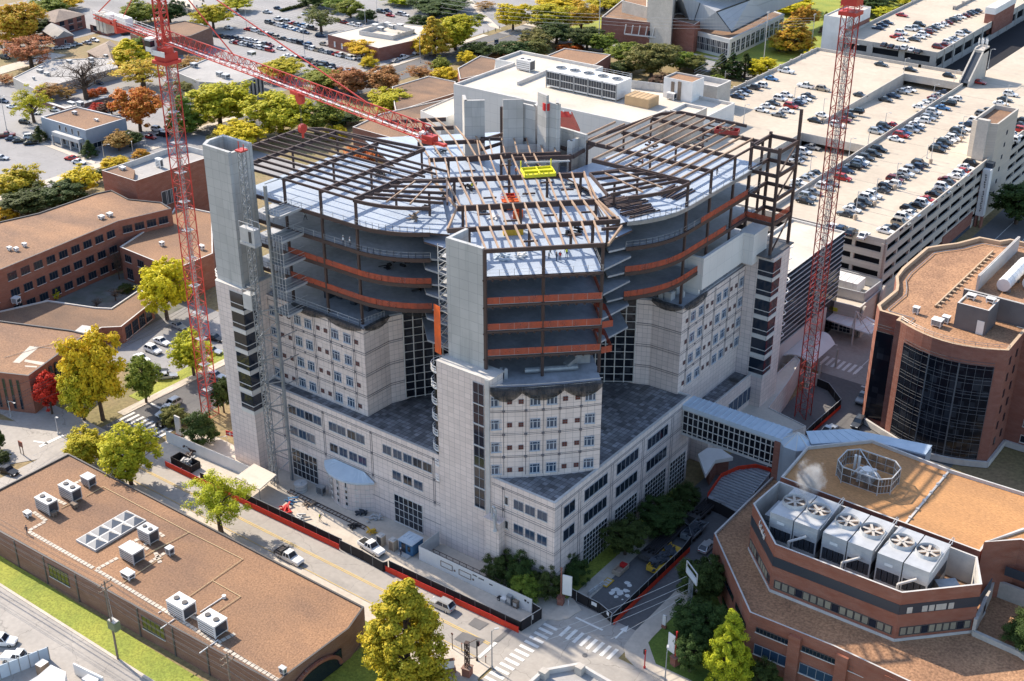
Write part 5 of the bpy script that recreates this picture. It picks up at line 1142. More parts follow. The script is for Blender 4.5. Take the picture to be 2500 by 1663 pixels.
# 11 parking garages
ZG=18
gar=thing('parking_garage','huge pale concrete parking garage with cars on its open roof deck','parking garage',(-140,360,0))
gp_=lambda mb,nm,m: mb.build(nm,m,gar)
b=MB()
def flat(b,x0,x1,y0,y1,z0,z1): b.box(x0,x1,y0,y1,z0,z1)
flat(b,-189.7,-151.7,345,437.5,17.6,18); flat(b,-174,-151.7,283,345,17.6,18); flat(b,-151.7,-131.7,345.5,361,17.6,18); flat(b,-151.7,-131.7,424,437.5,17.6,18); flat(b,-131.7,-100.2,283.2,620,17.6,18)
gp_(b,'roof_deck',M['deck'])
b=MB(); b.face([(-151.7,361,18),(-131.7,361,18),(-131.7,436,14.2),(-151.7,436,14.2)]); b.face([(-151.7,285,18),(-131.7,285,18),(-131.7,362,14),(-151.7,362,14)]); gp_(b,'ramp',M['deck'])
for y in (300.2,320,338.6,357.5,376,395,414,433):
    b=MB(); b.box(-131.4 if y<425 else -189,-100.6,y,y+.12,18.002,18.012); gp_(b,'deck_joint',M['patch'])
b=MB(); b.box(-189,-152,357.5,357.62,18.002,18.012); b.box(-116,-115.9,284,436,18.0015,18.01); gp_(b,'deck_joint',M['patch'])
b=MB()
for x,y0,y1 in ((-151.7,285,345.5),(-131.7,285,345.5),(-151.7,361,424),(-131.7,361,424)):
    b.box(x-.15,x+.15,y0,y1,13.5,19.05)
b.box(-189.9,-189.6,345,437.8,16,19.0); b.box(-189.9,-151,437.5,437.8,16,19); b.box(-152,-131,437.5,437.8,16,19.)
b.box(-151.7,-131.7,345.2,345.5,16.6,19); b.box(-151.7,-131.7,423.8,424.1,16.6,19); b.box(-131.9,-131.6,345.5,361,18,19.0)
for y in np.arange(350,438,8.3): b.box(-190.1,-189.4,y-.4,y+.4,16,19.3)
gp_(b,'parapet',M['plain_conc'])
b=MB(); b.box(-188.5,-101.2,284.5,436,0,17.55); b.box(-151.5,-131.9,345.6,360.9,0,17.55); b2=b
b=MB(); b.box(-188,-152.2,346,436,0,17.5); b.box(-131,-101.4,284.6,600,0,17.5); b.box(-151.5,-131.9,285,600,0,13.4); b.box(-173,-152.2,284.6,346,0,17.5); gp_(b,'shade_fill',M['dark'])  # near-black boxes painted as the shade behind the garage openings
# facades: spandrel bands with columns
def facade(A,B,levels,nb,last=None):
    d=Vector((B[0]-A[0],B[1]-A[1])); L=d.length; d.normalize(); n=Vector((d.y,-d.x))
    for i,(z0,z1) in enumerate(levels):
        b=MB(); b.prism([A,(A[0]+n.x*.0+d.x*L,A[1]+d.y*L),(B[0]-n.x*.35,B[1]-n.y*.35),(A[0]-n.x*.35,A[1]-n.y*.35)],z0,z1); gp_(b,'spandrel',M['gconc'])
    for k in range(nb+1):
        s=L*k/nb; x,y=A[0]+d.x*s-n.x*.45,A[1]+d.y*s-n.y*.45; b=MB(); 
        b.prism([(x-d.x*.4-n.x*.3,y-d.y*.4-n.y*.3),(x+d.x*.4-n.x*.3,y+d.y*.4-n.y*.3),(x+d.x*.4+n.x*.3,y+d.y*.4+n.y*.3),(x-d.x*.4+n.x*.3,y-d.y*.4+n.y*.3)],0,17.9); gp_(b,'column',M['gconc'])
LVg=[(17.0,19.0),(13.7,15.4),(10.45,12.2),(7.2,8.95),(3.95,5.7),(0,2.6)]
facade((-100,283),(-100,356.5),LVg,8); facade((-100,375),(-100,600),LVg,24); facade((-131.7,282.9),(-100,282.9),LVg,4); facade((-174,282.9),(-131.9,282.9),LVg,5)
b=MB(); b.box(-100.15,-99.9,283,318,0,4.2); gp_(b,'wall',M['gconc'])
b=MB(); b.box(-100.3,-99.75,326,349,1.5,5.2); gp_(b,'brick_panel',M['brick'])
b=MB(); b.box(-100.1,-99.85,326,349,.2,1.5); gp_(b,'shop_window',M['glassb'])
# garage stair towers
st_=bld('stair_tower','tall concrete stair tower with a brown cap at the garage edge','stair tower',[(-106.5,357),(-101.9,355.9),(-99.4,357.2),(-99.4,374.8),(-106.5,374.8)],28.6,'gconc','gravel','plain_conc',1.2,.5)
b=MB(); 
for z in (5.5,9,12.5,16,19.5,23): b.box(-99.42,-99.36,363+z*.15,364.2+z*.15,z,z+1.3)
b.build('window',M['glass'],st_)
b=MB(); b.box(-104.6,-101.4,355.0,356.6,18,29.6); b.build('pier',M['plain_conc'],st_)
sg=thing('blade_sign','tall white vertical blade sign with small dark letters on the garage side','sign',(-98.7,352.5,0))
b=MB(); b.box(-99.7,-97.6,351.2,353.4,3.5,17.2); b.build('panel',M['white'],sg); b=MB(); b.box(-99.6,-97.7,352.8,355,17.2,18.6); b.build('sign_head',M['slate'],sg)
b=MB()
for i in range(16):
    z=15.6-i*.7
    if i==6: continue
    b.box(-98.75,-98.3,351.1,351.2,z,z+.12); b.box(-98.75+(i%3)*.15,-98.62+(i%3)*.15,351.1,351.2,z-.25,z+.35)
b.build('lettering',M['black'],sg); b=MB()
for z in (5.2,9,10.2,11.4,16.2): b.box(-100,-99.7,350.9,353.3,z,z+.2)
b.box(-98.2,-97.8,351.3,353.2,0,3.5); b.box(-99.6,-99.2,351.3,353.2,0,3.5); b.build('bracket',M['brick'],sg)
st2=thing('stair_tower','concrete stair tower with slanted roof and antennas on the far garage deck','stair tower',(-131.5,432,18))
x0,x1=-133,-129.6
b=MB()
for xa in (x0,x1-.5):
    v=[(xa,424,18),(xa,440,18),(xa,440,28.5),(xa,435,28.5),(xa,424,20)]; w=[(xa+.5,y,z) for _,y,z in v]
    b.face(v);b.face(w[::-1])
    for i in range(5): j=(i+1)%5; b.face([v[i],v[j],w[j],w[i]])
b.box(x0,x1,439.5,440,18,28.5); b.box(x0,x1,434,440,27,28); b.build('wall',M['plain_conc'],st2)
b=MB(); b.bar(((x0+x1)/2,424,19.2),((x0+x1)/2,435,27.8),2.6,.2); b.build('sloped_roof',M['slate'],st2)
b=MB()
for k in range(5): x=x0+.4+k*.7; b.bar((x,437+k%2,28),(x,437+k%2,31.5),.12); b.box(x-.2,x+.2,436.8+k%2,437.2+k%2,29.5,31)
b.build('antenna',M['white'],st2)
# rear garage
g2=thing('parking_garage','farther parking garage with long dark openings under its car deck','parking garage',(-168,480,0))
b=MB(); b.box(-187,-150.2,450,680,19.6,20); b.build('roof_deck',M['deck'],g2); b=MB(); b.box(-185.5,-151.5,451.2,670,0,19.5); b.build('shade_fill',M['dark'],g2)  # inner box painted near-black as shade under the deck
for z0,z1 in ((19.2,21),(13.4,17.0),(0,12)):
    b=MB(); b.box(-187,-150,449.7,450,z0,z1); b.box(-150.2,-149.9,450,660,z0 if z0<19 else 18.6,z1 if z1>20 else z1-1.3); b.build('spandrel',M['plain_conc'],g2)
for x in (-187,-176,-164,-152.5): b=MB(); b.box(x,x+2.2,449.6,450.1,0,20.9); b.build('column',M['plain_conc'],g2)
for y in np.arange(456,650,10): b=MB(); b.box(-150.3,-149.7,y,y+1,0,20.9); b.build('column',M['plain_conc'],g2)
b=MB(); b.box(-187.2,-186.9,450,680,19,21); b.box(-170,-169.7,520,680,20,21); 
for y in np.arange(520,680,10): b.box(-170.3,-169.4,y,y+.9,20,21.6); b.box(-187.4,-186.7,y,y+.9,20,21.6)
b.build('parapet',M['plain_conc'],g2)
o2=bld('stair_house','brick stair house with a white top on the far garage deck','stair tower',[(-153,506),(-149.3,506),(-149.3,530),(-153,530)],26,'brick','whiteroof','white',.3,.3,16); b=MB(); b.box(-153.15,-149.15,505.8,530.2,23.6,25.9); b.build('white_band',M['white'],o2)
o2=bld('stair_house','white and brick stair block at the corner of the far garage','stair tower',[(-196,455),(-187.4,455),(-187.4,478),(-196,478)],26.5,'white','whiteroof','rim',.4,.3); b=MB(); b.box(-187.45,-187.3,455,478,14,22.5); b.build('brick_panel',M['brick'],o2)
bld('far_bridge','pale deck bridge across the far end of the garages','bridge',[(-150,560),(-60,575),(-60,600),(-150,592)],24,'plain_conc','deck','rim',.6,.5,21)
# cafeteria building with curved fins, yellow sign and canopy
zK=7.5; o=bld('entrance_pavilion','low grey pavilion with a yellow sign, white canopy and curved fins','building',[(-118,265.5),(-98.3,267.5),(-98.3,282.6),(-118,282.6)],zK,'gconc','whiteroof','rim',.5)
b=MB(); b.strip([(-118,270),(-99.2,271.5),(-98.8,281),(-118,281)],zK-.4,zK+2,.3); b.build('roof_screen',M['galv2'],o)
b=MB(); b.box(-116,-102,273.5,278.5,zK,zK+2.7); 
for x in np.arange(-116,-102,1.8): b.box(x,x+.1,273.4,278.6,zK,zK+2.78)
b.build('roof_plant',M['white'],o)
a=Vector((-118,265.5));c=Vector((-98.3,267.5)); d=(c-a).normalized()
wrow(o,a,c,.3,winmesh('pavilion_window',2.7,3.4,3,4,.1,'glass',False),6,.5,1.5,2.7)
b=MB(); s0=P(t6(1080,585),0); k=0
for wch in (1.1,.8,.8,.45,.9,.8,.75,.6,.5):
    x=-109.8+k; y=265.5+(x+118)*.1015-.12; hgt=1.3 if wch in(1.1,.45,.75) else .9
    b.bar((x,y,5.2),(x,y,5.2+hgt),.16,.28); b.bar((x,y,5.28),(x+wch*.75,y,5.28),.16,.22); b.bar((x,y,5.2+hgt*.75),(x+wch*.7,y,5.2+hgt*.75),.16,.22)
    if wch not in(1.1,): b.bar((x+wch*.72,y,5.2),(x+wch*.72,y,5.2+hgt*.7),.16,.22)
    k+=wch*.95
b.build('lettering',M['yellow'],o)
b=MB(); cq=pts(t6,4.2,(975,640),(1330,765),(1390,685),(1290,640),(1100,600),(985,595)); b.prism(ccw(cq),4.2,4.5)
for t in np.linspace(0,1,11): A_=(cq[0][0]+(cq[1][0]-cq[0][0])*t,cq[0][1]+(cq[1][1]-cq[0][1])*t); b.bar((*A_,4.55),(A_[0]+1,A_[1]+6.4,4.55),.1)
b.build('canopy',M['white'],o)
b=MB(); m0=P(t6(1275,640),4.5); 
for e in ((1205,715),(1330,755),(1380,700),(1270,690)): q=P(t6(*e),4.5); b.bar((-97.3,262.5,8.8),q,.18)
b.bar((-97.3,262.5,0),(-97.3,262.5,8.8),.3); b.build('canopy_stay',M['mull'],o)
for (x,y,h) in ((-97.6,268.5,7.6),(-97.4,279,9)):
    b=MB(); v=[(x-.25,y-1.5,0)]+[(x-.25,y-1.5+3*t,h*(1-.25*(2*t-1)**2) if t<.6 else h*(1-.6*((t-.6)/.4)**2)) for t in np.linspace(0,1,9)]+[(x-.25,y+1.5,0)]; w=[(p[0]+.5,p[1],p[2]) for p in v]; b.face(v);b.face(w[::-1])
    for i in range(len(v)): j=(i+1)%len(v); b.face([v[i],v[j],w[j],w[i]])
    b.build('curved_fin',M['plain_conc'],o)
# hospital right low parts: dark glass link, stepped entrance roof
o=bld('glass_link','dark glass link building with many thin horizontal pale bars','building',[(-118,236),(-104.5,236),(-104.5,268),(-118,268)],25,'glassv','whiteroof','rim',.5,.4)
b=MB()
for z in np.arange(9,24.5,1.25): b.box(-104.45,-104.3,236,268,z,z+.16)
b.box(-104.6,-104.2,236,262,0,8); b.build('bar',M['mull'],o)
b=MB()
for i in range(9): b.path([(-104.2+1.5*math.cos(t),235.2+1.5*math.sin(t),12+i*2.6) for t in np.linspace(-2.0,1.6,8)],.12,5)
b.build('ring_balcony',M['white'],o)
o=bld('entrance_roof','low white roofed entrance wing with seams beneath the crane mast','building',pts(t6,6.2,(330,1245),(480,1140),(575,1170),(700,1020),(830,900),(860,930),(790,1060),(650,1245),(900,1370),(760,1420)),6.2,'tile','whiteroof','rim',.2,.2)
o=bld('entrance_wing','tiled low wing with a blue glass strip beside the hospital tower','building',[(-104,197),(-99.2,197),(-99.2,217.6),(-104,217.6)],13.2,'tile','paver','rim',.8,.4)
wrow(o,(-99.2,202),(-99.2,217),7.2,winmesh('strip_window',10,3.2,5,1,.1,'glassb',False),1,1,1,10)
b=MB(); cc=P2(t6(960,800),4); o=thing('curved_canopy','white curved metal canopy roof at the entrance by the crossing','canopy',(*cc,0)); n=14
for i in range(n):
    t0,t1_=i/n,(i+1)/n; f=lambda t:(-104.5+7.2*t,4.6+1.2*math.sin(t*math.pi)); xa,za_=f(t0);xb,zb_=f(t1_)
    b.face([(xa,240,za_),(xb,240,zb_),(xb,252+2*math.sin(t1_*3.1),zb_),(xa,252+2*math.sin(t0*3.1),za_)]); b.face([(xa,240,za_-.3),(xb,240,zb_-.3),(xb,240,zb_),(xa,240,za_)])
b.build('roof',M['white'],o); 
for x in (-103,-96): 
    for y in (241,250): b=MB(); b.box(x,x+.4,y,y+.4,0,4.6); b.build('support',M['plain_conc'],o)
b=MB(); b.box(-104.4,-95.4,239.4,240,0,2.8); b.build('low_wall',M['plain_conc'],o)
# ================= RIGHT SIDE BUILDINGS =================
# round-fronted brick building with glass curtain wall
ZY=26
front=[(-75.7,229.0)]+[(-75.7+21.1*t,229.0+.4*t-3.4*math.sin(math.pi*t)**.9) for t in np.linspace(.08,.92,10)]+[(-54.6,229.4)]
back=[(-54.7,239.5),(-40,239.5),(-40,285),(-72,284),(-73.6,281.5),(-78,281),(-80.9,274.5),(-83.5,271)]+[(-85.4+.0*t,268-14*t) for t in np.linspace(0,1,4)]+[(-84.8,249),(-83.1,245.2),(-82.2,242.5),(-82.4,233.5),(-80.9,231.2),(-76.6,231.0),(-76.6,229.0)]
M['tanblind']=mat('tan_window_blind',(.30,.27,.20),(.22,.20,.16),sc=.5)
M['tanrim']=mat('tan_coping',(.52,.38,.26),(.45,.33,.22),sc=.6)
o=bld('round_front_building','red brick building with a bowed dark glass front and tan gravel roof','building',front+back,ZY,'brick','rust2','tanrim',.9,.6)
RB=o
b=MB(); n_=len(front); off=lambda p,d:(p[0],p[1]-d)
fr2=front[1:-1]
b=MB()
for a,c in zip(fr2[:-1],fr2[1:]): b.face([(a[0],a[1]-.12,1.6),(c[0],c[1]-.12,1.6),(c[0],c[1]-.12,22.3),(a[0],a[1]-.12,22.3)])
b.build('curtain_wall',M['glassv'],RB)
b=MB()
for k,t in enumerate(np.linspace(0,1,13)):
    i=min(len(fr2)-2,int(t*(len(fr2)-1))); u=t*(len(fr2)-1)-i; p=(fr2[i][0]+(fr2[i+1][0]-fr2[i][0])*u,fr2[i][1]+(fr2[i+1][1]-fr2[i][1])*u-.16); b.bar((*p,1.6),(*p,22.3),.25 if k in(4,8) else .06)
zs=[]; z=1.8
while z<22.2: zs+=[z,z+.9,z+1.5]; z+=3.3
for z in zs:
    for a,c in zip(fr2[:-1],fr2[1:]): b.bar((a[0],a[1]-.16,z),(c[0],c[1]-.16,z),.06)
b.build('curtain_wall_mullion',M['frame_thin'],RB)
b=MB(); b.box(-80.85,-76.7,230.85,231.3,1.6,21.6); b.box(-82.42,-82.3,233.6,242,1.6,21.6); b.build('side_curtain_wall',M['glassv'],RB); b=MB()
for x in np.linspace(-80.8,-76.8,5): b.bar((x,230.9,1.6),(x,230.9,21.6),.08)
for z in zs: b.bar((-80.85,230.9,z),(-76.7,230.9,z),.08)
b.build('curtain_wall_mullion',M['frame_thin'],RB)
b=MB(); b.strip([(-81,230.6),(-76,228.4)]+[(p[0],p[1]-.4) for p in front[1:-1]]+[(-54.3,229),(-54.3,239.2),(-40,239.2)],.2,1.5,.5); b.build('plinth',M['rim'],RB)
for z in (4,7.6,11.2,14.8,18.4,22): 
    for y in (231.5,235.5): b=MB(); b.box(-54.62,-54.5,y,y+.8,z,z+1.6); b.build('window',M['glass'],RB)
    for x in (-51.5,-46.5): place(winmesh('awning_window',2.2,1.6,1,1,.1,'glass'),RB,(x,239.5,z-2))
b=MB(); ins=[(p[0],p[1]) for p in inset(front+back,2.2)]; b.path([(p[0],p[1],25.4) for p in ins[len(front):]],.09,5); b.path([(p[0],p[1]+.5,26.9) for p in front[:]],.04,4); b.path([(p[0],p[1]+.5,26.5) for p in front[:]],.04,4)
for p in front: b.bar((p[0],p[1]+.5,25.5),(p[0],p[1]+.5,26.9),.05)
b.build('roof_cable',M['galv'],RB)
b=MB(); 
for i in range(16): y=241.5+i*2.1; b.box(-73.2,-72.2,y,y+.5,25.15,25.5)
b.box(-73.3,-73.0,241,276,25.15,25.6); b.build('roof_kerb',M['tanrim'],RB)
def boxthing(nm,lab,cat,x0,x1,y0,y1,z0,z1,wall,roof,rim='rim',par=.3):
    return bld(nm,lab,cat,R4(x0,x1,y0,y1),z1,wall,roof,rim,par,.3,z0)
M['greypanel']=mat('dark_grey_cladding',(.15,.14,.145),(.13,.12,.125),sc=.5,rough=.6)
o=boxthing('roof_penthouse','dark grey clad penthouse box with a pale door on the bowed brick building','penthouse',-67,-60.8,234.5,240.8,25.1,30.5,'greypanel','rust2')
b=MB(); b.box(-62.6,-61.2,234.42,234.5,25.1,28); b.build('door',M['white'],o)
unit('rooftop_unit','small white box on the dark penthouse roof, nearer the glass front',(-65.6,238.3,30.2),1.6,1.2,1,'white'); unit('rooftop_unit','small white box on the dark penthouse roof, over the door side',(-62,238.9,30.2),1.6,1.2,1,'white')
o=boxthing('plant_screen','dark grey plant screen wall behind the penthouse box','screen',-68.5,-40,242.5,243,25.1,30,'greypanel','greypanel')
o=boxthing('plant_screen','white louvred plant screen on the tan roof, beside big white ducts','screen',-69.4,-68.9,254,280,25.1,28.6,'galv2','rim')
for i,(x,y,l) in enumerate(((-64.5,262,'fat white roof duct closest to the dark screen wall'),(-60.5,266,'fat white roof duct farther from the dark screen wall'))):
    t=thing('roof_duct',l,'duct',(x,y,25.1)); b=MB(); b.tube((x,y-6,26.9),(x,y+8,26.9),1.4,16)
    for k in range(7): b.tube((x,y-5+k*2,26.9),(x,y-4.8+k*2,26.9),1.47,16)
    b.build('duct_body',M['white'],t); b=MB()
    for k in (-5,1,6): b.box(x-1.3,x+1.3,y+k,y+k+.4,25.1,25.8)
    b.build('saddle',M['galv'],t)
for x,y,w,l in ((-75.2,236,1.2,'white upright box near the curved parapet of the tan roof'),(-68.9,235.5,1.4,'white vent hood beside the dark penthouse box'),(-69.8,233.2,2.0,'grey unit on a skid plate in front of the dark penthouse')): unit('rooftop_unit',l,(x,y,25.1),w,w*.9,1.5,'white')
# cooling tower building
ZL=10
low=[(-80.6,165),(-66,149.9),(-52.2,150.4),(-40.2,149.8),(-20,150),(-20,200),(-74,200),(-80.6,191)]
o=bld('brick_plant_building','angular red brick building with dark window strips carrying cooling towers on top','building',low,ZL,'brick_warm','rust2','rim',.5,.28)
PB=o
stripw=winmesh('strip_window',5.4,.9,9,1,.06,'glass',True,fm='frame_dk'); bluew=winmesh('blue_window',5.4,1.9,4,1,.07,'glassb',fm='frame_mid')
for k in range(6):
    x=-64.6+k*7.6; yb=149.9+ (x+66)*.036
    if x>-53: yb=150.4
    place(stripw,PB,(x,149.85+.5*min(1,(x+66)/13.8)-.02,6.9),.036 if x<-53 else 0); place(bluew,PB,(x,149.85+.5*min(1,(x+66)/13.8)-.02,2.6),.036 if x<-53 else 0)
    b=MB(); b.box(x+5.5,x+7.4,149.5+.036*(x+66)*(x<-53)+.3*(x>=-53),150.6,0,9.2); b.build('pilaster',M['brick_warm'],PB)
an=math.atan2(-15.1,14.6)
b=MB()
for t0,t1_,z0 in ((.05,.3,5.5),(.36,.62,5.6),(.68,.95,5.6),(.36,.62,1.4),(.68,.95,1.4)): 
    b.face([(-80.6+14.6*t0-.05,165-15.1*t0-.05,z0),(-80.6+14.6*t1_-.05,165-15.1*t1_-.05,z0),(-80.6+14.6*t1_-.05,165-15.1*t1_-.05,z0+1.2),(-80.6+14.6*t0-.05,165-15.1*t0-.05,z0+1.2)])
b.build('slot_window',M['glass'],PB)
ZU=18.7
up=[(-74.1,165),(-66.1,157),(-45.6,157.4),(-36.8,166.5),(-39.7,172.8),(-73.7,173.6)]
upf=[(-74.2,175.2),(-74.1,165),(-66.1,157),(-45.6,157.4),(-36.8,166.5),(-36.8,172)]
b=MB()
pr=ccw(up); q=parapet(b,pr,9.4,ZU,13.5,.3); b.face([(*p,13.5) for p in q],2); b.build('upper_wall',[M['brick_warm'],M['rim'],M['gravel_dk']],PB)
def bandseg(a,c,z0,z1,m,t=.08,nm='dark_band'):
    b=MB(); b.strip([a,c],z0,z1,t); b.build(nm,M[m],PB)
for a,c in zip(upf[:-1],upf[1:]): bandseg(a,c,14.6,16.4,'slate',.12)
for a,c in zip(upf[1:-1],upf[2:]):
    L=math.dist(a,c); n=int(L/1.25); wm=winmesh('ribbon_pane',L-1.2,1.5,n,1,.08,'glass',False,fm='frame_dk')
    d=Vector((c[0]-a[0],c[1]-a[1])).normalized(); place(wm,PB,(a[0]+d.x*.6,a[1]+d.y*.6,10.6),math.atan2(d.y,d.x))
    for i in range(n):
        if (i*7)%5==1: continue
        b=MB(); s=.6+(i+.12)*(L-1.2)/n; w_=(L-1.2)/n*.76; b.bar((a[0]+d.x*s+d.y*.07,a[1]+d.y*s-d.x*.07,11.35),(a[0]+d.x*(s+w_)+d.y*.07,a[1]+d.y*(s+w_)-d.x*.07,11.35),.02,1.3); b.build('blind',M['tanblind'],PB)
    bandseg(a,c,9.5,10.0,'rim',.2,'ledge')
a,c=upf[3],upf[4]; d=Vector((c[0]-a[0],c[1]-a[1])).normalized()
for s in (1.2,3.6,4.7,5.8,6.6,7.8): b=MB(); b.bar((a[0]+d.x*s+d.y*.09,a[1]+d.y*s-d.x*.09,15.3),(a[0]+d.x*(s+.85)+d.y*.09,a[1]+d.y*(s+.85)-d.x*.09,15.3),.03,1.1); b.build('blind',M['plain_conc'],PB)
# small white script sign on the slanted wall
b=MB(); a,c=upf[1],upf[2]; d=Vector((c[0]-a[0],c[1]-a[1])).normalized()
for i,(s,zz) in enumerate(((4.2,17.9),(4.7,17.5),(5.1,17.6),(5.6,17.2),(6.0,17.3),(6.5,16.9),(6.9,16.9))):
    b.bar((a[0]+d.x*s-.1,a[1]+d.y*s-.1,zz-.35),(a[0]+d.x*(s+.18)-.1,a[1]+d.y*(s+.18)-.1,zz+.45),.1,.35)
b.bar((a[0]+d.x*4.1-.1,a[1]+d.y*4.1-.1,17.3),(a[0]+d.x*7-.1,a[1]+d.y*7-.1,16.7),.1,.3); b.build('sign_lettering',M['white'],PB)
ZO=17.8
orf=[(-74.2,175.3),(-74.9,187.1),(-66.6,196.1),(-52.3,194.9),(-39.6,195.4),(-18,196),(-18,182.6),(-35.6,182.6),(-39.9,178),(-39.9,174.8)]
b=MB(); q=parapet(b,ccw(orf),9.4,18.4,ZO,.3); b.face([(*p,ZO) for p in q],2); b.build('main_roof',[M['brick_warm'],M['rim'],M['rust']],PB)
b=MB(); x0,y0=P2(t9(1565,510),ZO); x1,y1=P2(t9(1850,165),ZO); b.bar((x0,y0,ZO+.1),(x1,y1,ZO+.1),.35,.12)
for t in np.linspace(.1,.9,6): x,y=x0+(x1-x0)*t,y0+(y1-y0)*t; b.box(x-.25,x+.25,y-.25,y+.25,ZO,ZO+.35)
b.build('roof_seam',M['rim'],PB)
b=MB(); rw=[P2(t9(2060,715),18.7),P2(t9(2110,650),20),P2(t9(2357,622),20.),(-14,190),(-14,178)]
o=bld('brick_block','plain brick block rising behind the cooling towers at the edge','building',[(-39.6,174.5),(-35.2,178.6),(-14,178.6),(-14,190),(-20,190),(-36,181.9)],20.5,'brick_warm','rust','rim',.4,.4,9)
b=MB(); b.strip([(-36.2,176.8),(-14,177.4)],14.4,16,.15); b.build('dark_band',M['slate'],o)
# planter box with shrub
o=thing('roof_planter','pale concrete planter tray built into the shaded roof','planter',(-33,171,9.5)); b=MB(); b.strip([(-36.6,166),(-37.6,177.5),(-24,177.5)],9.5,12.5,.5); b.strip([(-36.6,166),(-29.4,165.5),(-24,163)],9.5,10.4,.6); b.build('rim',M['plain_conc'],o)
# cooling towers
gpt='row of cooling towers on the brick plant building'
names=['steaming cooling tower at the far end of the row of six','second cooling tower from the steaming end, its grey face plain','third cooling tower in the row, with a name plate on its face','fourth cooling tower in the row, beside a white pipe','fifth cooling tower in the row, with a name plate by the end pair','last cooling tower in the row, next to the dark tank']
bl=None
for i,x in enumerate((-68.0,-63.8,-58.9,-54.7,-49.9,-45.7)):
    t=thing('cooling_tower',names[i],'cooling tower',(x,167.5,13.5),0,gpt)
    b=MB(); b.box(-2,2,-4.6,4.2,3.7,6.4,0); b.box(-1.95,1.95,-4.5,4.1,0,1.5,0)
    for z in (4.4,5.5): b.box(-2.02,2.02,-4.63,4.22,z,z+.05,1)
    for xx in (-2,1.8): 
        for yy in (-4.6,4.0): b.box(xx,xx+.2,yy,yy+.2,0,3.7,0)
    b.build('casing',[M['galv2'],M['rim']],t,world=False)
    for k in range(4):
        b=MB(); xx=-1.85+k*.95; b.box(xx,xx+.8,-4.5,-4.4,1.5,3.65); b.box(xx+.37,xx+.43,-4.54,-4.4,1.5,3.65); b.build('intake_louvre',M['slate'],t,world=False)
    b=MB(); b.box(1.9,1.96,-4.3,4,1.5,3.65); b.box(-1.96,-1.9,-4.3,4,1.5,3.65); b.build('intake_louvre',M['slate'],t,world=False)
    b=MB(); b.tube((0,-.0,6.4),(0,0,7.0),2.0,24,cap=False,r2=1.85); b.tube((0,0,7.0),(0,0,6.5),1.85,24,cap=False,r2=1.75); ring=b.build('fan_ring',M['galv2'],t,world=False)
    b=MB(); b.tube((0,0,6.42),(0,0,6.45),1.74,20); b.build('fan_well',M['shingle'],ring,world=False)
    b=MB(); b.tube((0,0,6.6),(0,0,6.9),.22,10)
    for k in range(6):
        a=k*math.pi/3+i*.35; b.bar((.2*math.cos(a),.2*math.sin(a),6.75),(1.65*math.cos(a),1.65*math.sin(a),6.75),.42,.06)
    b.build('fan_blade',M['plain_conc'],ring,world=False)
    if i in (0,2,4): b=MB(); b.box(-.7,.6,-4.66,-4.61,4.7,5.15); b.build('name_plate',M['white'],t,world=False)
    if i in (1,3,5):
        b=MB(); b.path([(-1.9,-6.2,.2),(-1.9,-6.2,3.4),(.4,-4.9,4.6)],.22,8); b.build('pipe',M['rim'],t,world=False)
        b=MB(); 
        for s in (2.05,2.4): b.bar((s,-4.6,6.5),(s,4.4,7.6),.07)
        b.bar((2.2,4.3,6.4),(2.2,4.3,7.8),.08); b.build('ladder_rail',M['galv2'],t,world=False)
o=unit('pump_unit','dark topped pump box with grey sides beyond the last cooling tower',(-41.6,166.4,13.5),3.2,2.6,3.0,'galv',.75)
o=unit('pump_unit','grey service platform box at the far end of the cooling towers',(-71.2,168,13.5),1.6,5,3.6,'galv')
t=thing('storage_drum','small tan drum in the corner of the cooling tower well','drum',(-39.2,166.8,13.5)); b=MB(); b.tube((0,0,0),(0,0,1.6),.7,14); b.tube((0,0,1.6),(0,0,1.75),.75,14); b.build('drum_body',M['wood'],t,world=False); b=MB(); b.tube((0,0,1.7),(0,0,1.8),.3,8); b.build('lid',M['white'],t,world=False)
# caged plant enclosure on the orange roof
ox0,ox1,oy0,oy1,oc_=-67.2,-57.6,180.6,187.6,1.6
oc=[(ox0+oc_,oy0),(ox1-oc_,oy0),(ox1,oy0+oc_),(ox1,oy1-oc_),(ox1-oc_,oy1),(ox0+oc_,oy1),(ox0,oy1-oc_),(ox0,oy0+oc_)]; c=((ox0+ox1)/2,(oy0+oy1)/2)
t=thing('plant_enclosure','octagonal caged screen round rooftop plant on the orange roof','screen',(*c,ZO)); b=MB()
for i,p in enumerate(oc):
    b.bar((*p,ZO),(*p,ZO+3.2),.14); n=oc[(i+1)%8]; 
    for z in (.4,1.8,3.2): b.bar((*p,ZO+z),(*n,ZO+z),.16 if z==3.2 else .08)
    for k in np.linspace(0,1,5)[1:-1]: b.bar((p[0]+(n[0]-p[0])*k,p[1]+(n[1]-p[1])*k,ZO+.3),(p[0]+(n[0]-p[0])*k,p[1]+(n[1]-p[1])*k,ZO+3.2),.07)
b.bar((*oc[1],ZO+3.2),(*oc[5],ZO+3.2),.14); b.build('frame',M['galv2'],t)
b=MB(); b.strip(oc+oc[:1],ZO+.35,ZO+3.0,.04); b.build('mesh_screen',netmat('dark_mesh_screen',(.03,.03,.035),.5),t)
b=MB(); b.box(c[0]-1.6,c[0]+1.2,c[1]-1,c[1]+1,ZO,ZO+1.2); b.tube((c[0]-.2,c[1],ZO+1.2),(c[0]-.2,c[1],ZO+2.2),.9,12)
for a in range(6): b.path([(c[0]-.2,c[1],ZO+2),(c[0]+1.6*math.cos(a),c[1]+1.4*math.sin(a),ZO+1.8),(c[0]+2.6*math.cos(a+.3),c[1]+2.0*math.sin(a+.3),ZO+.2)],.22,6)
for dx in (-3.2,-2.5): b.tube((c[0]+dx,c[1]+2,ZO),(c[0]+dx,c[1]+2,ZO+2.8),.25,8)
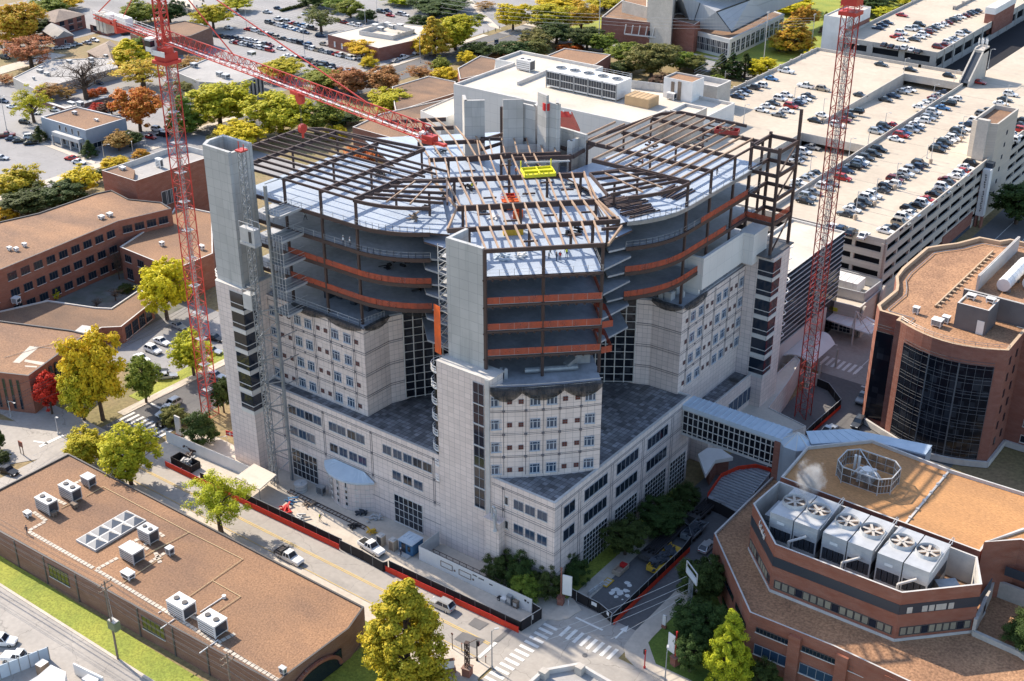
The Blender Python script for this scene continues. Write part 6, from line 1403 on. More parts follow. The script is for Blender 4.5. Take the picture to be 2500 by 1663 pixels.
b.build('duct_cluster',M['white'],t)
# steam plume above the first tower
m=bpy.data.materials.new('steam'); m.use_nodes=True; nt=m.node_tree; nt.nodes.clear(); out=nt.nodes.new('ShaderNodeOutputMaterial'); pv=nt.nodes.new('ShaderNodeVolumePrincipled'); pv.inputs['Color'].default_value=(.95,.95,.97,1)
tc=nt.nodes.new('ShaderNodeTexCoord'); nz=noise(nt,tc.outputs['Object'],.55,5,.65); gr=N(nt,'ShaderNodeVectorMath',operation='LENGTH'); mp=N(nt,'ShaderNodeMapping'); mp.inputs['Scale'].default_value=(.36,.36,.26); nt.links.new(tc.outputs['Object'],mp.inputs[0]); nt.links.new(mp.outputs[0],gr.inputs[0])
fall=math_(nt,'SUBTRACT',1.0,gr.outputs['Value']); dn=math_(nt,'MULTIPLY',math_(nt,'MAXIMUM',math_(nt,'SUBTRACT',math_(nt,'ADD',nz,math_(nt,'MULTIPLY',fall,.35)),.55),0.),2.8); nt.links.new(dn,pv.inputs['Density']); nt.links.new(pv.outputs[0],out.inputs['Volume'])
b=MB()
for i in range(9):
    for j in range(12):
        f=lambda i,j:(3.*math.sin(math.pi*i/9)*math.cos(2*math.pi*j/12),3.*math.sin(math.pi*i/9)*math.sin(2*math.pi*j/12),-4*math.cos(math.pi*i/9))
        b.face([f(i,j),f(i,j+1),f(i+1,j+1),f(i+1,j)])
me=b.mesh('steam_plume',m); s=inst(me,'steam_plume',None,(-67.0,170.2,23.6)); tag(s,'faint white steam drifting up from the end cooling tower fan','steam'); s['kind']='stuff'
# sky bridge
ZS=18.0
t=thing('sky_bridge','glazed sky bridge with a seamed metal roof joining hospital and brick building','bridge',(-90,189,12))
b=MB(); b.box(-100,-79.6,186.9,191.2,17.3,18.1); 
for x in np.arange(-100,-79.6,1.1): b.box(x,x+.08,186.85,191.25,18.1,18.2)
b.build('roof',M['copper'],t); b=MB(); b.box(-100,-79.6,187.1,191,11.6,12.1); b.box(-100,-79.6,186.95,187.15,17.0,17.3); b.build('deck',M['galv2'],t)
b=MB(); b.box(-100,-79.6,187.2,190.9,12.1,17.2); b.build('glazing',M['glassv'],t); b=MB()
for i in range(20): x=-99.9+i*1.07; b.box(x,x+.14,187.05,187.2,12,17.3)
for z in (12.6,14.2,15.8): b.box(-100,-79.6,187.05,187.2,z,z+.1)
b.build('mullion',M['mull'],t)
t=thing('bridge_tower','octagonal glass roofed stair tower where the sky bridge meets the brick building','tower',(-77.5,189,0)); oc2=[(-80.3+2.9+3.1*math.cos(a),188.4+3.1*math.sin(a)) for a in np.radians(np.arange(22.5,382,45))]
b=MB(); b.prism(oc2,0,17.6); b.build('wall',M['bluegrey'],t); b=MB()
for i in range(8): p,n=oc2[i],oc2[(i+1)%8]; b.face([(*p,17.6),(*n,17.6),(-77.4,188.4,19.6)])
b.build('roof',M['copper'],t); b=MB()
for p in oc2: b.bar((*p,17.65),(-77.4,188.4,19.65),.14)
b.build('roof_rib',M['mull'],t); b=MB(); b.box(-80.9,-79.7,186.6,187.6,0,17.4); b.build('brick_pier',M['brick'],t)
o=thing('link_roof','sloped blue grey metal roof running on from the bridge tower','roof structure',(-70,196,15)); b=MB(); A_,B_,C_,D_=P(t6(935,1490),18.2),P(t6(1340,1470),18.2),P(t6(1190,1390),19),P(t6(900,1405),19); b.face([A_,B_,C_,D_]); 
for k in np.linspace(0,1,7): b.bar(tuple(A_[i]+(B_[i]-A_[i])*k for i in range(3)),tuple(D_[i]+(C_[i]-D_[i])*k for i in range(3)),.12)
E_=P(t6(1700,1562),18.2); b.face([B_,E_,(E_[0],E_[1]+3,18.6),C_]); b.face([(p[0],p[1],9.0) for p in (A_,B_)]+[B_,A_]); b.face([B_,(B_[0],B_[1],9),(E_[0],E_[1],9),E_]); b.build('metal_roof',M['copper'],o)
b=MB(); b.prism(ccw([A_[:2],B_[:2],E_[:2],(E_[0],E_[1]+3),C_[:2],D_[:2]]),9,17.9); b.build('wall',M['bluegrey'],o)
# white angular entrance steps below the bridge
o=thing('entrance_canopy','pale angular pointed canopy tucked under the sky bridge','canopy',(*P2(t9(220,190),4),0)); b=MB(); q=[P2(t9(*v),4) for v in ((175,55),(225,195),(290,95),(410,75),(330,20),(240,10))]; b.prism(ccw(q),3.6,4.4); b.build('slab',M['white'],o); b=MB(); b.prism([(p[0]*.7+q[4][0]*.3,p[1]*.7+q[4][1]*.3) for p in ccw(q)],0,3.6); b.build('support_wall',M['brick'],o)
# gatehouse roof at the bottom edge, sheds at the lower corner
gh=[P2(t8(*v),6) for v in ((1270,1580),(1380,1480),(1630,1435),(1880,1580),(1700,1700),(1400,1700))]
o=bld('gatehouse','pale faceted gatehouse roof at the bottom by the crossing','building',gh,6,'plain_conc','greyroof','rim',.9,.5)
b=MB(); 
for v in ((1400,1500),(1640,1470)): p=P2(t8(*v),6); b.box(p[0]-.6,p[0]+.6,p[1]-.9,p[1]+.3,5,6.5)
b.build('pier',M['plain_conc'],o)
o=thing('yard_fence','long blue screen fence of the storage yard by the parked white pickup','fence',(-155,78,0)); b=MB(); q=[P2(t7(-60,1575),0),P2(t7(335,1420),0)]; b.strip(q,0,2.6,.12); b.build('panel',M['copper'],o); b=MB()
for k in np.linspace(0,1,7): x,y=q[0][0]+(q[1][0]-q[0][0])*k,q[0][1]+(q[1][1]-q[0][1])*k; b.box(x-.08,x+.08,y-.08,y+.08,0,2.75)
b.build('post',M['galv'],o)
def shed(lab,vs,z,h,rot=0,m='white'):
    q=ccw([P2(t7(*v),z) for v in vs]); o=bld('yard_shed',lab,'shed',q,z,m,'white','white',.06,.1); return o
shed('large white roofed shed in the storage yard at the corner',((150,1590),(255,1525),(340,1452),(440,1500),(430,1600)),2.6,0)
shed('small box with a tan lid beside the blue yard fence',((232,1450),(285,1412),(325,1432),(270,1470)),2.2,0,0,'wood')
shed('white crate near the grey wall at the bottom edge',((545,1545),(590,1515),(660,1545),(640,1590)),1.8,0)
o=thing('yard_wall','short pale angled wall with a dark inner face at the bottom edge','wall',(-148,82,0)); b=MB(); b.strip([P2(t7(505,1515),0),P2(t7(600,1562),0),P2(t7(700,1610),0)],0,2.2,.25); b.build('panel',M['white'],o)
# ================= CARS =================
PAINT={}
for n,c,r_,me_ in (('white',(.78,.78,.77),.3,0),('silver',(.48,.49,.50),.3,.5),('black',(.012,.012,.014),.2,0),('dark grey',(.07,.075,.08),.25,.3),('dark blue',(.025,.045,.09),.25,.2),('blue',(.06,.16,.33),.25,.2),('red',(.38,.025,.02),.25,0),('maroon',(.16,.02,.02),.25,.1),('tan',(.40,.34,.26),.3,.3),('grey',(.22,.225,.23),.3,.3)):
    m=mat('car_paint_'+n.replace(' ','_'),c,rough=r_,metal=me_,spec=.5); PAINT[n]=m
M['lamp']=mat('lamp_glass',(.75,.75,.72),rough=.15); M['tail']=mat('tail_lamp_red',(.4,.01,.01),rough=.2)
SH={'sedan':(4.75,1.82,.86,1.44,(.62,.12,-.95,-1.75)),'hatchback':(4.2,1.78,.9,1.5,(.75,.2,-1.35,-1.95)),'suv':(4.75,1.9,1.02,1.75,(.85,.3,-1.75,-2.2)),'minivan':(5.0,1.95,1.0,1.78,(1.25,.55,-1.9,-2.35)),'pickup':(5.7,1.95,1.08,1.85,(.95,.45,-.7,-.95))}
def carmesh(kind):
    L,Wd,bz,rz,(ws,rf,rr,rb)=SH[kind]; h=L/2; hw=Wd/2
    b=MB()
    st=[(-h,.42,bz-.10,hw*.84),(-h+.12,.3,bz,hw*.95),(-h+.6,.24,bz+.02,hw),(rb,.24,bz+.03,hw),(0,.24,bz+.02,hw),(ws,.24,bz-.0,hw),(h-.75,.24,bz-.13,hw*.98),(h-.18,.28,bz-.2,hw*.9),(h,.4,bz-.33,hw*.72)]
    if kind=='pickup': st=[(-h,.45,bz-.02,hw*.96),(-h+.1,.3,bz,hw),(-h+.5,.28,bz,hw),(rb,.28,bz,hw),(ws,.28,bz+.02,hw),(h-.6,.28,bz-.04,hw*.98),(h-.15,.3,bz-.1,hw*.93),(h,.42,bz-.25,hw*.8)]
    R=[]
    for x,z0,zt,w in st: R.append([b.V((x,-w*.94,z0)),b.V((x,-w,(z0+zt)/2)),b.V((x,-w*.93,zt)),b.V((x,0,zt+.03)),b.V((x,w*.93,zt)),b.V((x,w,(z0+zt)/2)),b.V((x,w*.94,z0))])
    for a,c in zip(R[:-1],R[1:]):
        for i in range(6): b.f.append([a[i],a[i+1],c[i+1],c[i]][::-1]); b.m.append(0)
        b.f.append([a[6],a[0],c[0],c[6]]); b.m.append(1)
    b.f.append(R[0][::-1]); b.m.append(0); b.f.append(R[-1]); b.m.append(0)
    rw=hw*.74; bw=hw*.9
    # roof and pillars
    b.face([(rf,-rw,rz),(rf,rw,rz),(rr,rw,rz-.02),(rr,-rw,rz-.02)]); b.face([(rf,-rw*.8,rz+.03),(rf-.15,rw*.8,rz+.03),(rr,rw*.8,rz+.02),(rr,-rw*.8,rz+.02)])
    for s in (-1,1):
        b.bar((ws,s*bw,bz),(rf,s*rw,rz-.02),.1); b.bar((rb,s*bw,bz+.02),(rr,s*rw,rz-.04),.14); b.bar(((ws+rb)/2-.1,s*bw,bz),((rf+rr)/2,s*rw,rz-.02),.1); b.bar((rf,s*rw,rz-.02),(rr,s*rw,rz-.04),.1)
    if kind=='pickup': b.box(-h+.15,rb-.1,-hw*.8,hw*.8,bz+.035,bz+.045,1)
    for s in (-1,1):
        b.box(h-.2,h-.02,s*hw*.62-.2,s*hw*.62+.2,bz-.38,bz-.22,2); b.box(-h-.015,-h+.15,s*hw*.62-.18,s*hw*.62+.18,bz-.28,bz-.12,3)
    b.box(h-.1,h+.01,-hw*.5,hw*.5,.35,.52,1)
    g=MB(); A=[(ws,-bw,bz+.02),(ws,bw,bz+.02),(rf,rw,rz-.03),(rf,-rw,rz-.03)]; B=[(rb,-bw,bz+.04),(rb,bw,bz+.04),(rr,rw,rz-.05),(rr,-rw,rz-.05)]
    g.face(A); g.face(B[::-1]); g.face([A[0],A[3],B[3],B[0]]); g.face([A[1],B[1],B[2],A[2]])
    return b,g
wm=MB(); wm.tube((0,-.11,0),(0,.11,0),.335,14,0); wm.tube((0,-.115,0),(0,.115,0),.2,10,1)
WHEEL=wm.mesh('wheel',[M['tyre'],M['hub']])
CM={}
for k in SH:
    b,g=carmesh(k); CM[k]=(b.mesh(k+'_body',[PAINT['white'],M['tyre'],M['lamp'],M['tail']]),g.mesh(k+'_window',M['glass']))
    L,Wd=SH[k][:2]; f=MB(); f.v=list(b.v);f.f=[list(x) for x in b.f];f.m=list(b.m); n0=len(f.v); f.v+=g.v; f.f+=[[i+n0 for i in q] for q in g.f]; f.m+=[4]*len(g.f)
    for x in (L*.31,-L*.30):
        for s in (-1,1): f.tube((x,s*(Wd/2-.2),.335),(x,s*(Wd/2+.0),.335),.335,10,1)
    CM[k]+=(f.mesh(k+'_whole',[PAINT['white'],M['tyre'],M['lamp'],M['tail'],M['glass']]),)
NAME={'suv':'SUV'}; NC=[0]
def car(x,y,z,rz,kind,col,label,group=None,slope=0,parts=True):
    NC[0]+=1; d=math.sqrt(x*x+y*y); me=CM[kind]; L,Wd=SH[kind][:2]
    if d>355 or not parts:
        o=inst(me[2],'parked_car',None,(x,y,z),rz,mat=[PAINT[col]]); tag(o,label,kind if kind not in('hatchback','sedan') else 'car',group); return o
    t=thing('parked_car',label,'car' if kind in('sedan','hatchback') else kind,(x,y,z),rz,group); 
    inst(me[0],'body',t,mat=[PAINT[col]]); inst(me[1],'window',t)
    for xx in (L*.31,-L*.30):
        for s in (-1,1): inst(WHEEL,'wheel',t,(xx,s*(Wd/2-.13),.335))
    return t
ORD='first second third fourth fifth sixth seventh eighth ninth tenth eleventh twelfth thirteenth fourteenth fifteenth sixteenth seventeenth eighteenth nineteenth twentieth'.split()
rc=random.Random(11)
COLS=['white']*7+['silver']*5+['black']*4+['dark grey']*5+['dark blue']*3+['blue']*1+['red']*2+['maroon']*1+['tan']*1+['grey']*3
KINDS=['sedan']*6+['suv']*5+['hatchback']*3+['minivan']*1+['pickup']*1
def row(fn,ptsl,z,rz,phrase,group,dz=None,hv=None):
    """ptsl: list of (x,y) or (x,y,colour,kind); first = near end"""
    for i,q in enumerate(ptsl):
        zz=z if dz is None else z+dz*i
        p=P2(fn(q[0],q[1]),zz+.6); col=q[2] if len(q)>2 else rc.choice(COLS); k=q[3] if len(q)>3 else rc.choice(KINDS)
        h=rz if rc.random()<.75 else rz+math.pi
        if hv is not None: h=rz
        lab='%s %s %s from near end, %s'%(col,NAME.get(k,k),ORD[i],phrase) if len(ptsl)>1 else '%s %s %s'%(col,NAME.get(k,k),phrase)
        if len(lab.replace('-',' ').split())>16: lab=lab.replace(' from near end,',' in')
        car(p[0]+rc.uniform(-.15,.15),p[1]+rc.uniform(-.08,.08),zz,h+rc.uniform(-.025,.025),k,col,lab,group)
def lin(a,c,n,skip=()): return [(a[0]+(c[0]-a[0])*i/(n-1),a[1]+(c[1]-a[1])*i/(n-1)) for i in range(n) if i not in skip]
g='cars on the main garage roof deck'
row(t3,[(1435,1545,'white','sedan'),(1480,1520),(1530,1490),(1555,1455,'white','suv'),(1600,1430,'white','sedan'),(1580,1395,'black','hatchback'),(1650,1375,'black','sedan'),(1690,1360,'white','suv'),(1715,1335)],18,0,'the long row by the garage parapet facing the street',g)
row(t3,[(1755,1300,'black','sedan'),(1800,1275,'grey','sedan'),(1815,1250,'white','suv'),(1870,1225,'dark grey','sedan'),(1845,1205,'maroon','sedan'),(1905,1180,'white','sedan'),(1930,1165,'white','suv'),(1960,1150,'red','hatchback'),(1975,1120,'white','sedan'),(2005,1095,'black','suv')],18,0,'the street parapet row closest to the tall stair tower',g)
row(t3,[(1165,1430,'dark grey','sedan'),(1210,1400,'white','sedan'),(1240,1375),(1285,1355,'dark grey','suv'),(1310,1325,'white','suv'),(1345,1305,'white','suv')],18,0,'the short centre row beside the yellow barrel stands',g)
row(t3,[(1400,1270,'dark grey','sedan'),(1425,1245,'black','hatchback'),(1475,1230,'white','suv'),(1490,1200,'maroon','suv'),(1530,1180,'dark grey','sedan'),(1565,1160,'white','suv'),(1600,1135,'silver','suv'),(1635,1115,'dark blue','suv'),(1665,1095,'dark grey','suv')],18,0,'the centre row below the slanted lamp posts',g)
row(t3,[(1170,1140,'dark blue','sedan'),(1215,1115,'black','suv'),(1255,1100,'dark blue','suv'),(1265,1080,'white','suv'),(1300,1055,'dark grey','suv'),(1350,1030,'dark grey','suv'),(1385,1000,'black','suv')],18,0,'the row beside the ramp wall next to the crane mast',g)
row(t3,[(890,1345,'black','sedan'),(905,1315,'silver','suv'),(950,1285,'grey','sedan'),(1020,1250,'white','suv'),(1060,1225,'grey','sedan'),(1145,1190,'red','suv')],18,0,'the row behind the crane mast lattice',g)
row(t3,[(1500,930,'white','sedan'),(1535,905,'red','suv'),(1560,885,'blue','sedan'),(1605,870,'silver','suv'),(1635,855,'dark blue','sedan')],18,0,'the group of five just above the deck joint',g)
row(t3,[(1640,830,'white','sedan'),(1680,805,'white','suv'),(1715,790,'silver','suv'),(1730,770,'dark grey','sedan'),(1755,750,'white','suv'),(1815,720,'blue','sedan'),(1855,690,'black','suv'),(1900,660,'white','hatchback')],18,0,'the row along the low divider wall',g)
row(t3,[(1775,1000,'black','suv'),(1800,975,'dark blue','sedan'),(1830,955,'dark grey','suv'),(1850,935,'white','sedan'),(1885,925,'white','suv'),(1900,900,'dark grey','sedan'),(1915,880,'dark grey','suv'),(1945,860,'white','sedan'),(1975,830,'dark blue','sedan'),(2035,810,'white','suv'),(2080,765,'grey','suv'),(2140,730,'black','sedan'),(2200,692,'white','sedan'),(2225,665,'dark grey','sedan'),(2265,630,'white','suv')],18,0,'the long row running to the far end of the deck',g)
row(t3,[(2275,935,'white','suv'),(2290,900,'white','sedan'),(2315,865,'red','suv'),(2340,835,'dark grey','sedan'),(2350,805,'black','sedan')],18,0,'the row beyond the tall stair tower',g)
row(t6,[(1285,95,'white','sedan'),(1205,75,'dark grey','suv'),(1135,55,'dark blue','suv'),(1065,35,'white','sedan')],18,math.pi/2,'the four at the near corner edge of the deck',g,hv=1)
row(t3,[(600,735,'white','sedan'),(645,710,'white','sedan'),(680,690,'dark grey','sedan'),(725,660,'white','suv'),(770,635,'white','hatchback')],18,0,'the short row of pale cars near the white block',g)
row(t3,[(710,765,'grey','sedan'),(770,740,'white','sedan'),(800,710,'red','suv'),(840,690,'dark blue','sedan'),(860,675,'silver','sedan'),(890,660,'white','sedan'),(915,640,'dark grey','sedan')],18,0,'the row holding a red SUV near the white block',g)
row(t3,[(440,645,'dark blue','sedan'),(470,625,'silver','sedan'),(490,605,'dark blue','sedan'),(545,585,'dark grey','suv'),(595,570,'white','suv'),(665,525,'blue','sedan'),(765,475,'white','pickup')],18,0,'the row along the parapet facing the trees',g)
for q,ph in (((895,575,'white','pickup'),'alone on the open deck beyond the short rows'),((1010,595,'tan','suv'),'standing just behind the crane mast, open deck'),((1260,635,'dark grey','sedan'),'parked alone beside the sunken ramp wall'),((1400,430,'dark grey','sedan'),'parked across the far deck below the other garage'),((1600,465,'black','sedan'),'on the bridge deck beyond the sunken ramp'),((1855,505,'black','hatchback'),'at the foot of the slanted stair roof'),((2060,550,'red','sedan'),'alone in the shadow of the slanted stair tower'),((1240,745,'black','suv'),'at the corner of the sunken ramp wall'),((960,805,'black','sedan'),'left alone beside a barrel near the steel frame'),((1010,770,'white','sedan'),'just past the crane mast near the steel frame')):
    row(t3,[q],18,0,ph,g)
row(t3,[(1105,835,'white','suv'),(1160,800,'maroon','sedan'),(1195,775,'dark grey','hatchback')],18,0,'the three cars partly behind the crane mast',g)
row(t3,[(1365,880,'silver','suv'),(1400,865,'dark blue','sedan'),(1420,845,'dark grey','suv'),(1465,835,'red','sedan')],18,0,'the four cars below the deck joint, beside the divider',g)
row(t3,[(1430,665,'dark grey','sedan'),(1490,640,'dark blue','sedan'),(1550,610,'silver','sedan'),(1590,600,'white','sedan')],16.2,0,'the ramp row in the shade of the ramp wall','cars on the garage ramps',-.25)
row(t3,[(1660,715,'white','sedan'),(1700,695,'white','sedan'),(1730,680,'silver','suv'),(1760,658,'maroon','sedan'),(1790,640,'silver','sedan'),(1830,620,'dark blue','sedan')],17.2,0,'the ramp row along the low divider wall','cars on the garage ramps',-.3)
row(t3,[(830,1075,'silver','sedan'),(855,1045,'grey','sedan'),(885,1015,'white','suv'),(945,985,'silver','sedan')],16,0,'the ramp row entering the dark opening','cars on the garage ramps',-.3)
row(t3,[(810,1270,'silver','sedan'),(845,1245,'grey','sedan'),(855,1220,'white','sedan'),(900,1200,'silver','hatchback'),(940,1180,'silver','sedan'),(970,1160,'dark grey','sedan')],16.8,0,'the lower ramp row seen through the end steel tower','cars on the garage ramps',-.25)
g='cars on the farther garage roof'
row(t3,[(1380,185,'dark blue','sedan'),(1410,165,'dark blue','sedan'),(1445,150,'dark blue','sedan')],20,0,'the three blue cars by the brick stair block',g)
row(t3,[(1655,345,'dark grey','sedan'),(1610,330,'white','sedan'),(1560,320,'white','suv'),(1512,320,'grey','sedan'),(1470,310,'black','sedan'),(1425,300,'dark grey','hatchback')],20,math.pi/2,'the edge row of the farther garage',g,hv=1)
row(t3,[(1785,315,'maroon','suv'),(1830,300,'maroon','sedan'),(1855,285,'white','suv'),(1880,270,'silver','sedan'),(1895,258,'silver','sedan'),(1940,230,'white','suv'),(1965,210,'dark grey','sedan')],20,0,'the row by the dark openings side of the farther garage',g)
row(t3,[(1500,245,'red','suv'),(1535,220,'white','suv'),(1540,265,'white','sedan')],20,0,'the small knot with a red SUV on the farther garage',g)
row(t3,[(1620,262,'dark grey','sedan'),(1655,245,'white','sedan'),(1685,232,'white','suv'),(1710,215,'maroon','suv'),(1735,200,'grey','sedan'),(1760,185,'dark grey','sedan'),(1785,172,'white','sedan'),(1810,162,'white','sedan'),(1845,150,'maroon','sedan'),(1870,135,'dark grey','suv'),(1900,125,'dark grey','sedan'),(1930,112,'white','sedan'),(1960,103,'maroon','sedan'),(1990,92,'dark grey','sedan'),(2015,82,'dark blue','sedan'),(2040,72,'dark grey','sedan')],20,0,'the long diagonal line on the farther garage',g)
row(t3,[(1600,195,'white','suv'),(1640,190,'silver','suv'),(1660,165,'black','suv'),(1540,100,'red','sedan')],20,0,'the loose cars on the open farther deck',g)
g='cars in the open lot behind the jib'
row(t1,lin((2040,215),(1800,150),9),0.02,0,'the front half of the packed double row',g)
row(t1,lin((2085,190),(1865,130),8),0.02,0,'the back half of the packed double row',g)
row(t1,[(1890,258),(1855,250),(1825,240),(1790,230),(1755,222),(1712,205,'white','suv'),(1660,195,'red','sedan')],0.02,0,'the gapped row before the packed double row',g)
row(t1,lin((2055,298),(1945,272),4),0.02,0,'the four car group by the lamp post',g)
row(t1,lin((1690,275),(1450,240),8),0.02,0,'the row rising beside the jib, back side',g)
row(t1,lin((1805,335),(1560,282),9)+[],0.02,0,'the row rising beside the jib, front side',g)
row(t1,[(1880,325,'white','sedan'),(1805,300,'maroon','sedan'),(1765,292),(1715,280,'white','sedan')],0.02,0,'the loose cars between the jib rows',g)
row(t1,lin((2345,388),(2065,320),10),0.02,0,'the row ending at the brick clinic',g)
row(t1,lin((2215,440),(1920,375),10),0.02,0,'the row nearest the yellow green trees',g)
row(t1,lin((2335,480),(2095,440),5),0.02,0,'the short row at the tree line',g)
row(t2,[(145,170,'white','suv'),(105,160,'white','sedan'),(60,150,'maroon','sedan'),(20,140,'dark grey','sedan')],0.02,0,'the row behind the clinic',g)
row(t2,[(460,98,'white','sedan'),(425,92,'silver','suv'),(365,102,'red','sedan'),(345,72,'dark blue','sedan'),(300,78,'dark grey','suv')],0.02,0,'the cars scattered beyond the clinic roof',g)
row(t2,[(450,385,'white','pickup'),(400,405,'silver','sedan')],0.03,math.pi/2,'the pair in the shade of the clinic',g)
row(t2,[(170,385,'white','sedan'),(125,385,'white','sedan'),(80,380,'dark blue','sedan'),(45,372,'dark blue','sedan'),(10,360,'grey','sedan')],0.02,0,'the row facing the clinic wall',g)
for fn,q,ph,h in ((t1,(1250,92,'silver','sedan'),'first of three below the white roof at the top',0),(t1,(1295,85,'grey','sedan'),'second of three below the white roof at the top',0),(t1,(1345,98,'white','sedan'),'third of three below the white roof at the top',0),(t1,(1530,185,'white','sedan'),'beside the yellow tree in the lot',0),(t1,(1520,62,'silver','sedan'),'behind the big white SUV by the road',0),(t1,(1572,90,'white','suv'),'standing by the road, beyond the lot',0),(t1,(1860,55,'dark blue','sedan'),'at the end of the clipped hedge',0),(t1,(1790,80,'silver','sedan'),'driving on the road beyond the lot',.3),(t1,(2050,90,'silver','sedan'),'alone by the hedge and grass verge',.8),(t1,(2145,238,'dark blue','suv'),'in the shade of the island tree',.4),(t1,(2170,295,'tan','sedan'),'beside the clinic corner',0),(t2,(1075,285,'black','suv'),'crossing the road junction beyond the dark trees',-.9),(t2,(545,350,'white','minivan'),'waiting under the street lamp by the clinic',1.5)):
    row(fn,[q],.06,h,ph,'single cars around the far lots')
g='cars in the lots by the houses'
row(t1,[(205,955,'black','sedan'),(130,940,'black','sedan'),(85,925,'dark blue','sedan'),(45,905,'maroon','pickup'),(205,915,'white','suv')],.04,.9,'the row facing the blue grey office',g,hv=1)
for fn,q,ph,h in ((t1,(475,1058,'red','sedan'),'parked alone at the lower edge of the pale lot',.35),(t1,(530,1082,'white','sedan'),'parked just below a red sedan in the pale lot',.35),(t1,(12,1055,'silver','sedan'),'cut off by the photo edge in the pale lot',.4),(t1,(232,752,'white','sedan'),'beside the feathery tree trunk',.3),(t1,(370,735,'silver','sedan'),'tucked behind the corner of the blue grey office',.3),(t1,(165,815,'black','hatchback'),'at the foot of the feathery tree',.3),(t1,(80,712,'white','sedan'),'at the side of the street lamp by the photo edge',.2),(t1,(20,675,'dark blue','sedan'),'by the lamp post at the photo edge',.2),(t1,(35,385,'dark grey','suv'),'on the street by the tall orange tree',.2),(t1,(580,285,'silver','sedan'),'on the drive behind the bare tree, first of two',.1),(t1,(630,268,'white','sedan'),'on the drive behind the bare tree, second of two',.1),(t1,(845,222,'black','suv'),'shaded below the crane counterweight',1.2),(t1,(805,700,'white','sedan'),'behind the red shrubs, first of two',.5),(t1,(858,682,'white','sedan'),'behind the red shrubs, second of two',.5),(t1,(1005,915,'red','sedan'),'under the crane mast by the street lamp',.2),(t1,(1055,865,'white','suv'),'under the orange tree by the crane mast',.2),(t1,(1085,900,'black','suv'),'in deep shade behind the crane mast',.2),(t1,(560,545,'silver','sedan'),'under the bare tree, back of the yard',.3),(t1,(655,552,'dark blue','sedan'),'under the bare tree, beside the red bushes',.3),(t1,(505,582,'silver','sedan'),'under the bare tree, front of the yard',.3)):
    row(fn,[q],.04,h,ph,g)
row(t1,[(512,295,'grey','sedan'),(468,305,'silver','sedan'),(430,318,'silver','sedan'),(385,322,'silver','sedan')],.04,.9,'the four parked under the small brick house',g,hv=1)
g='cars near the junction by the red crane'
for fn,q,ph,h in ((t4,(1190,697,'silver','sedan'),'at the back of the small lot by the crane',0),(t4,(1080,803,'white','sedan'),'behind the white SUV in the small lot',.0),(t4,(1028,860,'white','suv'),'in the middle of the small lot',.0),(t4,(950,915,'white','sedan'),'half hidden by the tree in the small lot',0),(t4,(1115,1035,'silver','sedan'),'under the tree by the grass verge',.9),(t4,(1060,1005,'dark grey','sedan'),'deep under the tree in the small lot',.9),(t4,(1440,780,'black','sedan'),'behind the crane mast beside the hospital tower',.2),(t4,(1420,865,'silver','sedan'),'behind the crane mast in the sun',.2),(t4,(1445,1030,'silver','sedan'),'beside the crane mast near the dark bush',.2),(t4,(1150,1222,'silver','suv'),'second in the queue at the crossing',-1.55),(t4,(1110,1275,'white','suv'),'first in the queue at the crossing',-1.55),(t4,(1100,1335,'black','suv'),'turning at the bush by the crossing',-1.3),(t7,(55,150,'black','sedan'),'at the photo edge behind the brown roof',.15)):
    row(fn,[q],.06,h,ph,g,hv=1)
for fn,q,ph,h in ((t8,(712,1048,'silver','suv'),'driving past the red mesh barrier with its roof rails showing',math.pi),(t9,(240,662,'silver','hatchback'),'waiting in the shade beside the brick plant building',1.6),(t6,(1250,1350,'dark grey','suv'),'heading down the shaded street beside the glass building',-1.55),(t6,(1275,1180,'grey','pickup'),'with an empty bed, in the shaded street by the glass building',-1.5),(t6,(1050,1390,'silver','sedan'),'half hidden behind the sky bridge roof',1.5),(t7,(15,1290,'white','suv'),'parked beside the white pickup in the corner yard',.55),(t7,(125,1408,'white','pickup'),'parked along the blue yard fence at the corner',math.pi+.55-.1)):
    row(fn,[q],.06,h,ph,'cars close to the camera',hv=1)
row(t8,[(240,668,'white','pickup')],.06,-.12,'parked in the site yard behind the black gate panels','cars close to the camera',hv=1)
p=P2(t7(1940,735),.6); t=car(p[0],p[1],.06,-.02,'pickup','white','white flatbed pickup driving along the street by the brown roof'); t.name='flatbed_truck'
b=MB(); b.box(-2.95,-1.0,-1.05,1.05,1.0,1.15); b.box(-1.25,-1.05,-1.05,1.05,1.15,2.0); b.box(-2.95,-1.0,-1.1,-1.0,1.15,1.45); b.box(-2.95,-1.0,1.0,1.1,1.15,1.45); b.box(-3.0,-2.9,-1.1,1.1,.6,1.3); b.build('flatbed',M['rimdark'],t,world=False); b=MB(); b.box(-2.5,-1.4,-.6,.6,1.15,1.5); b.build('load',M['wood'],t,world=False)
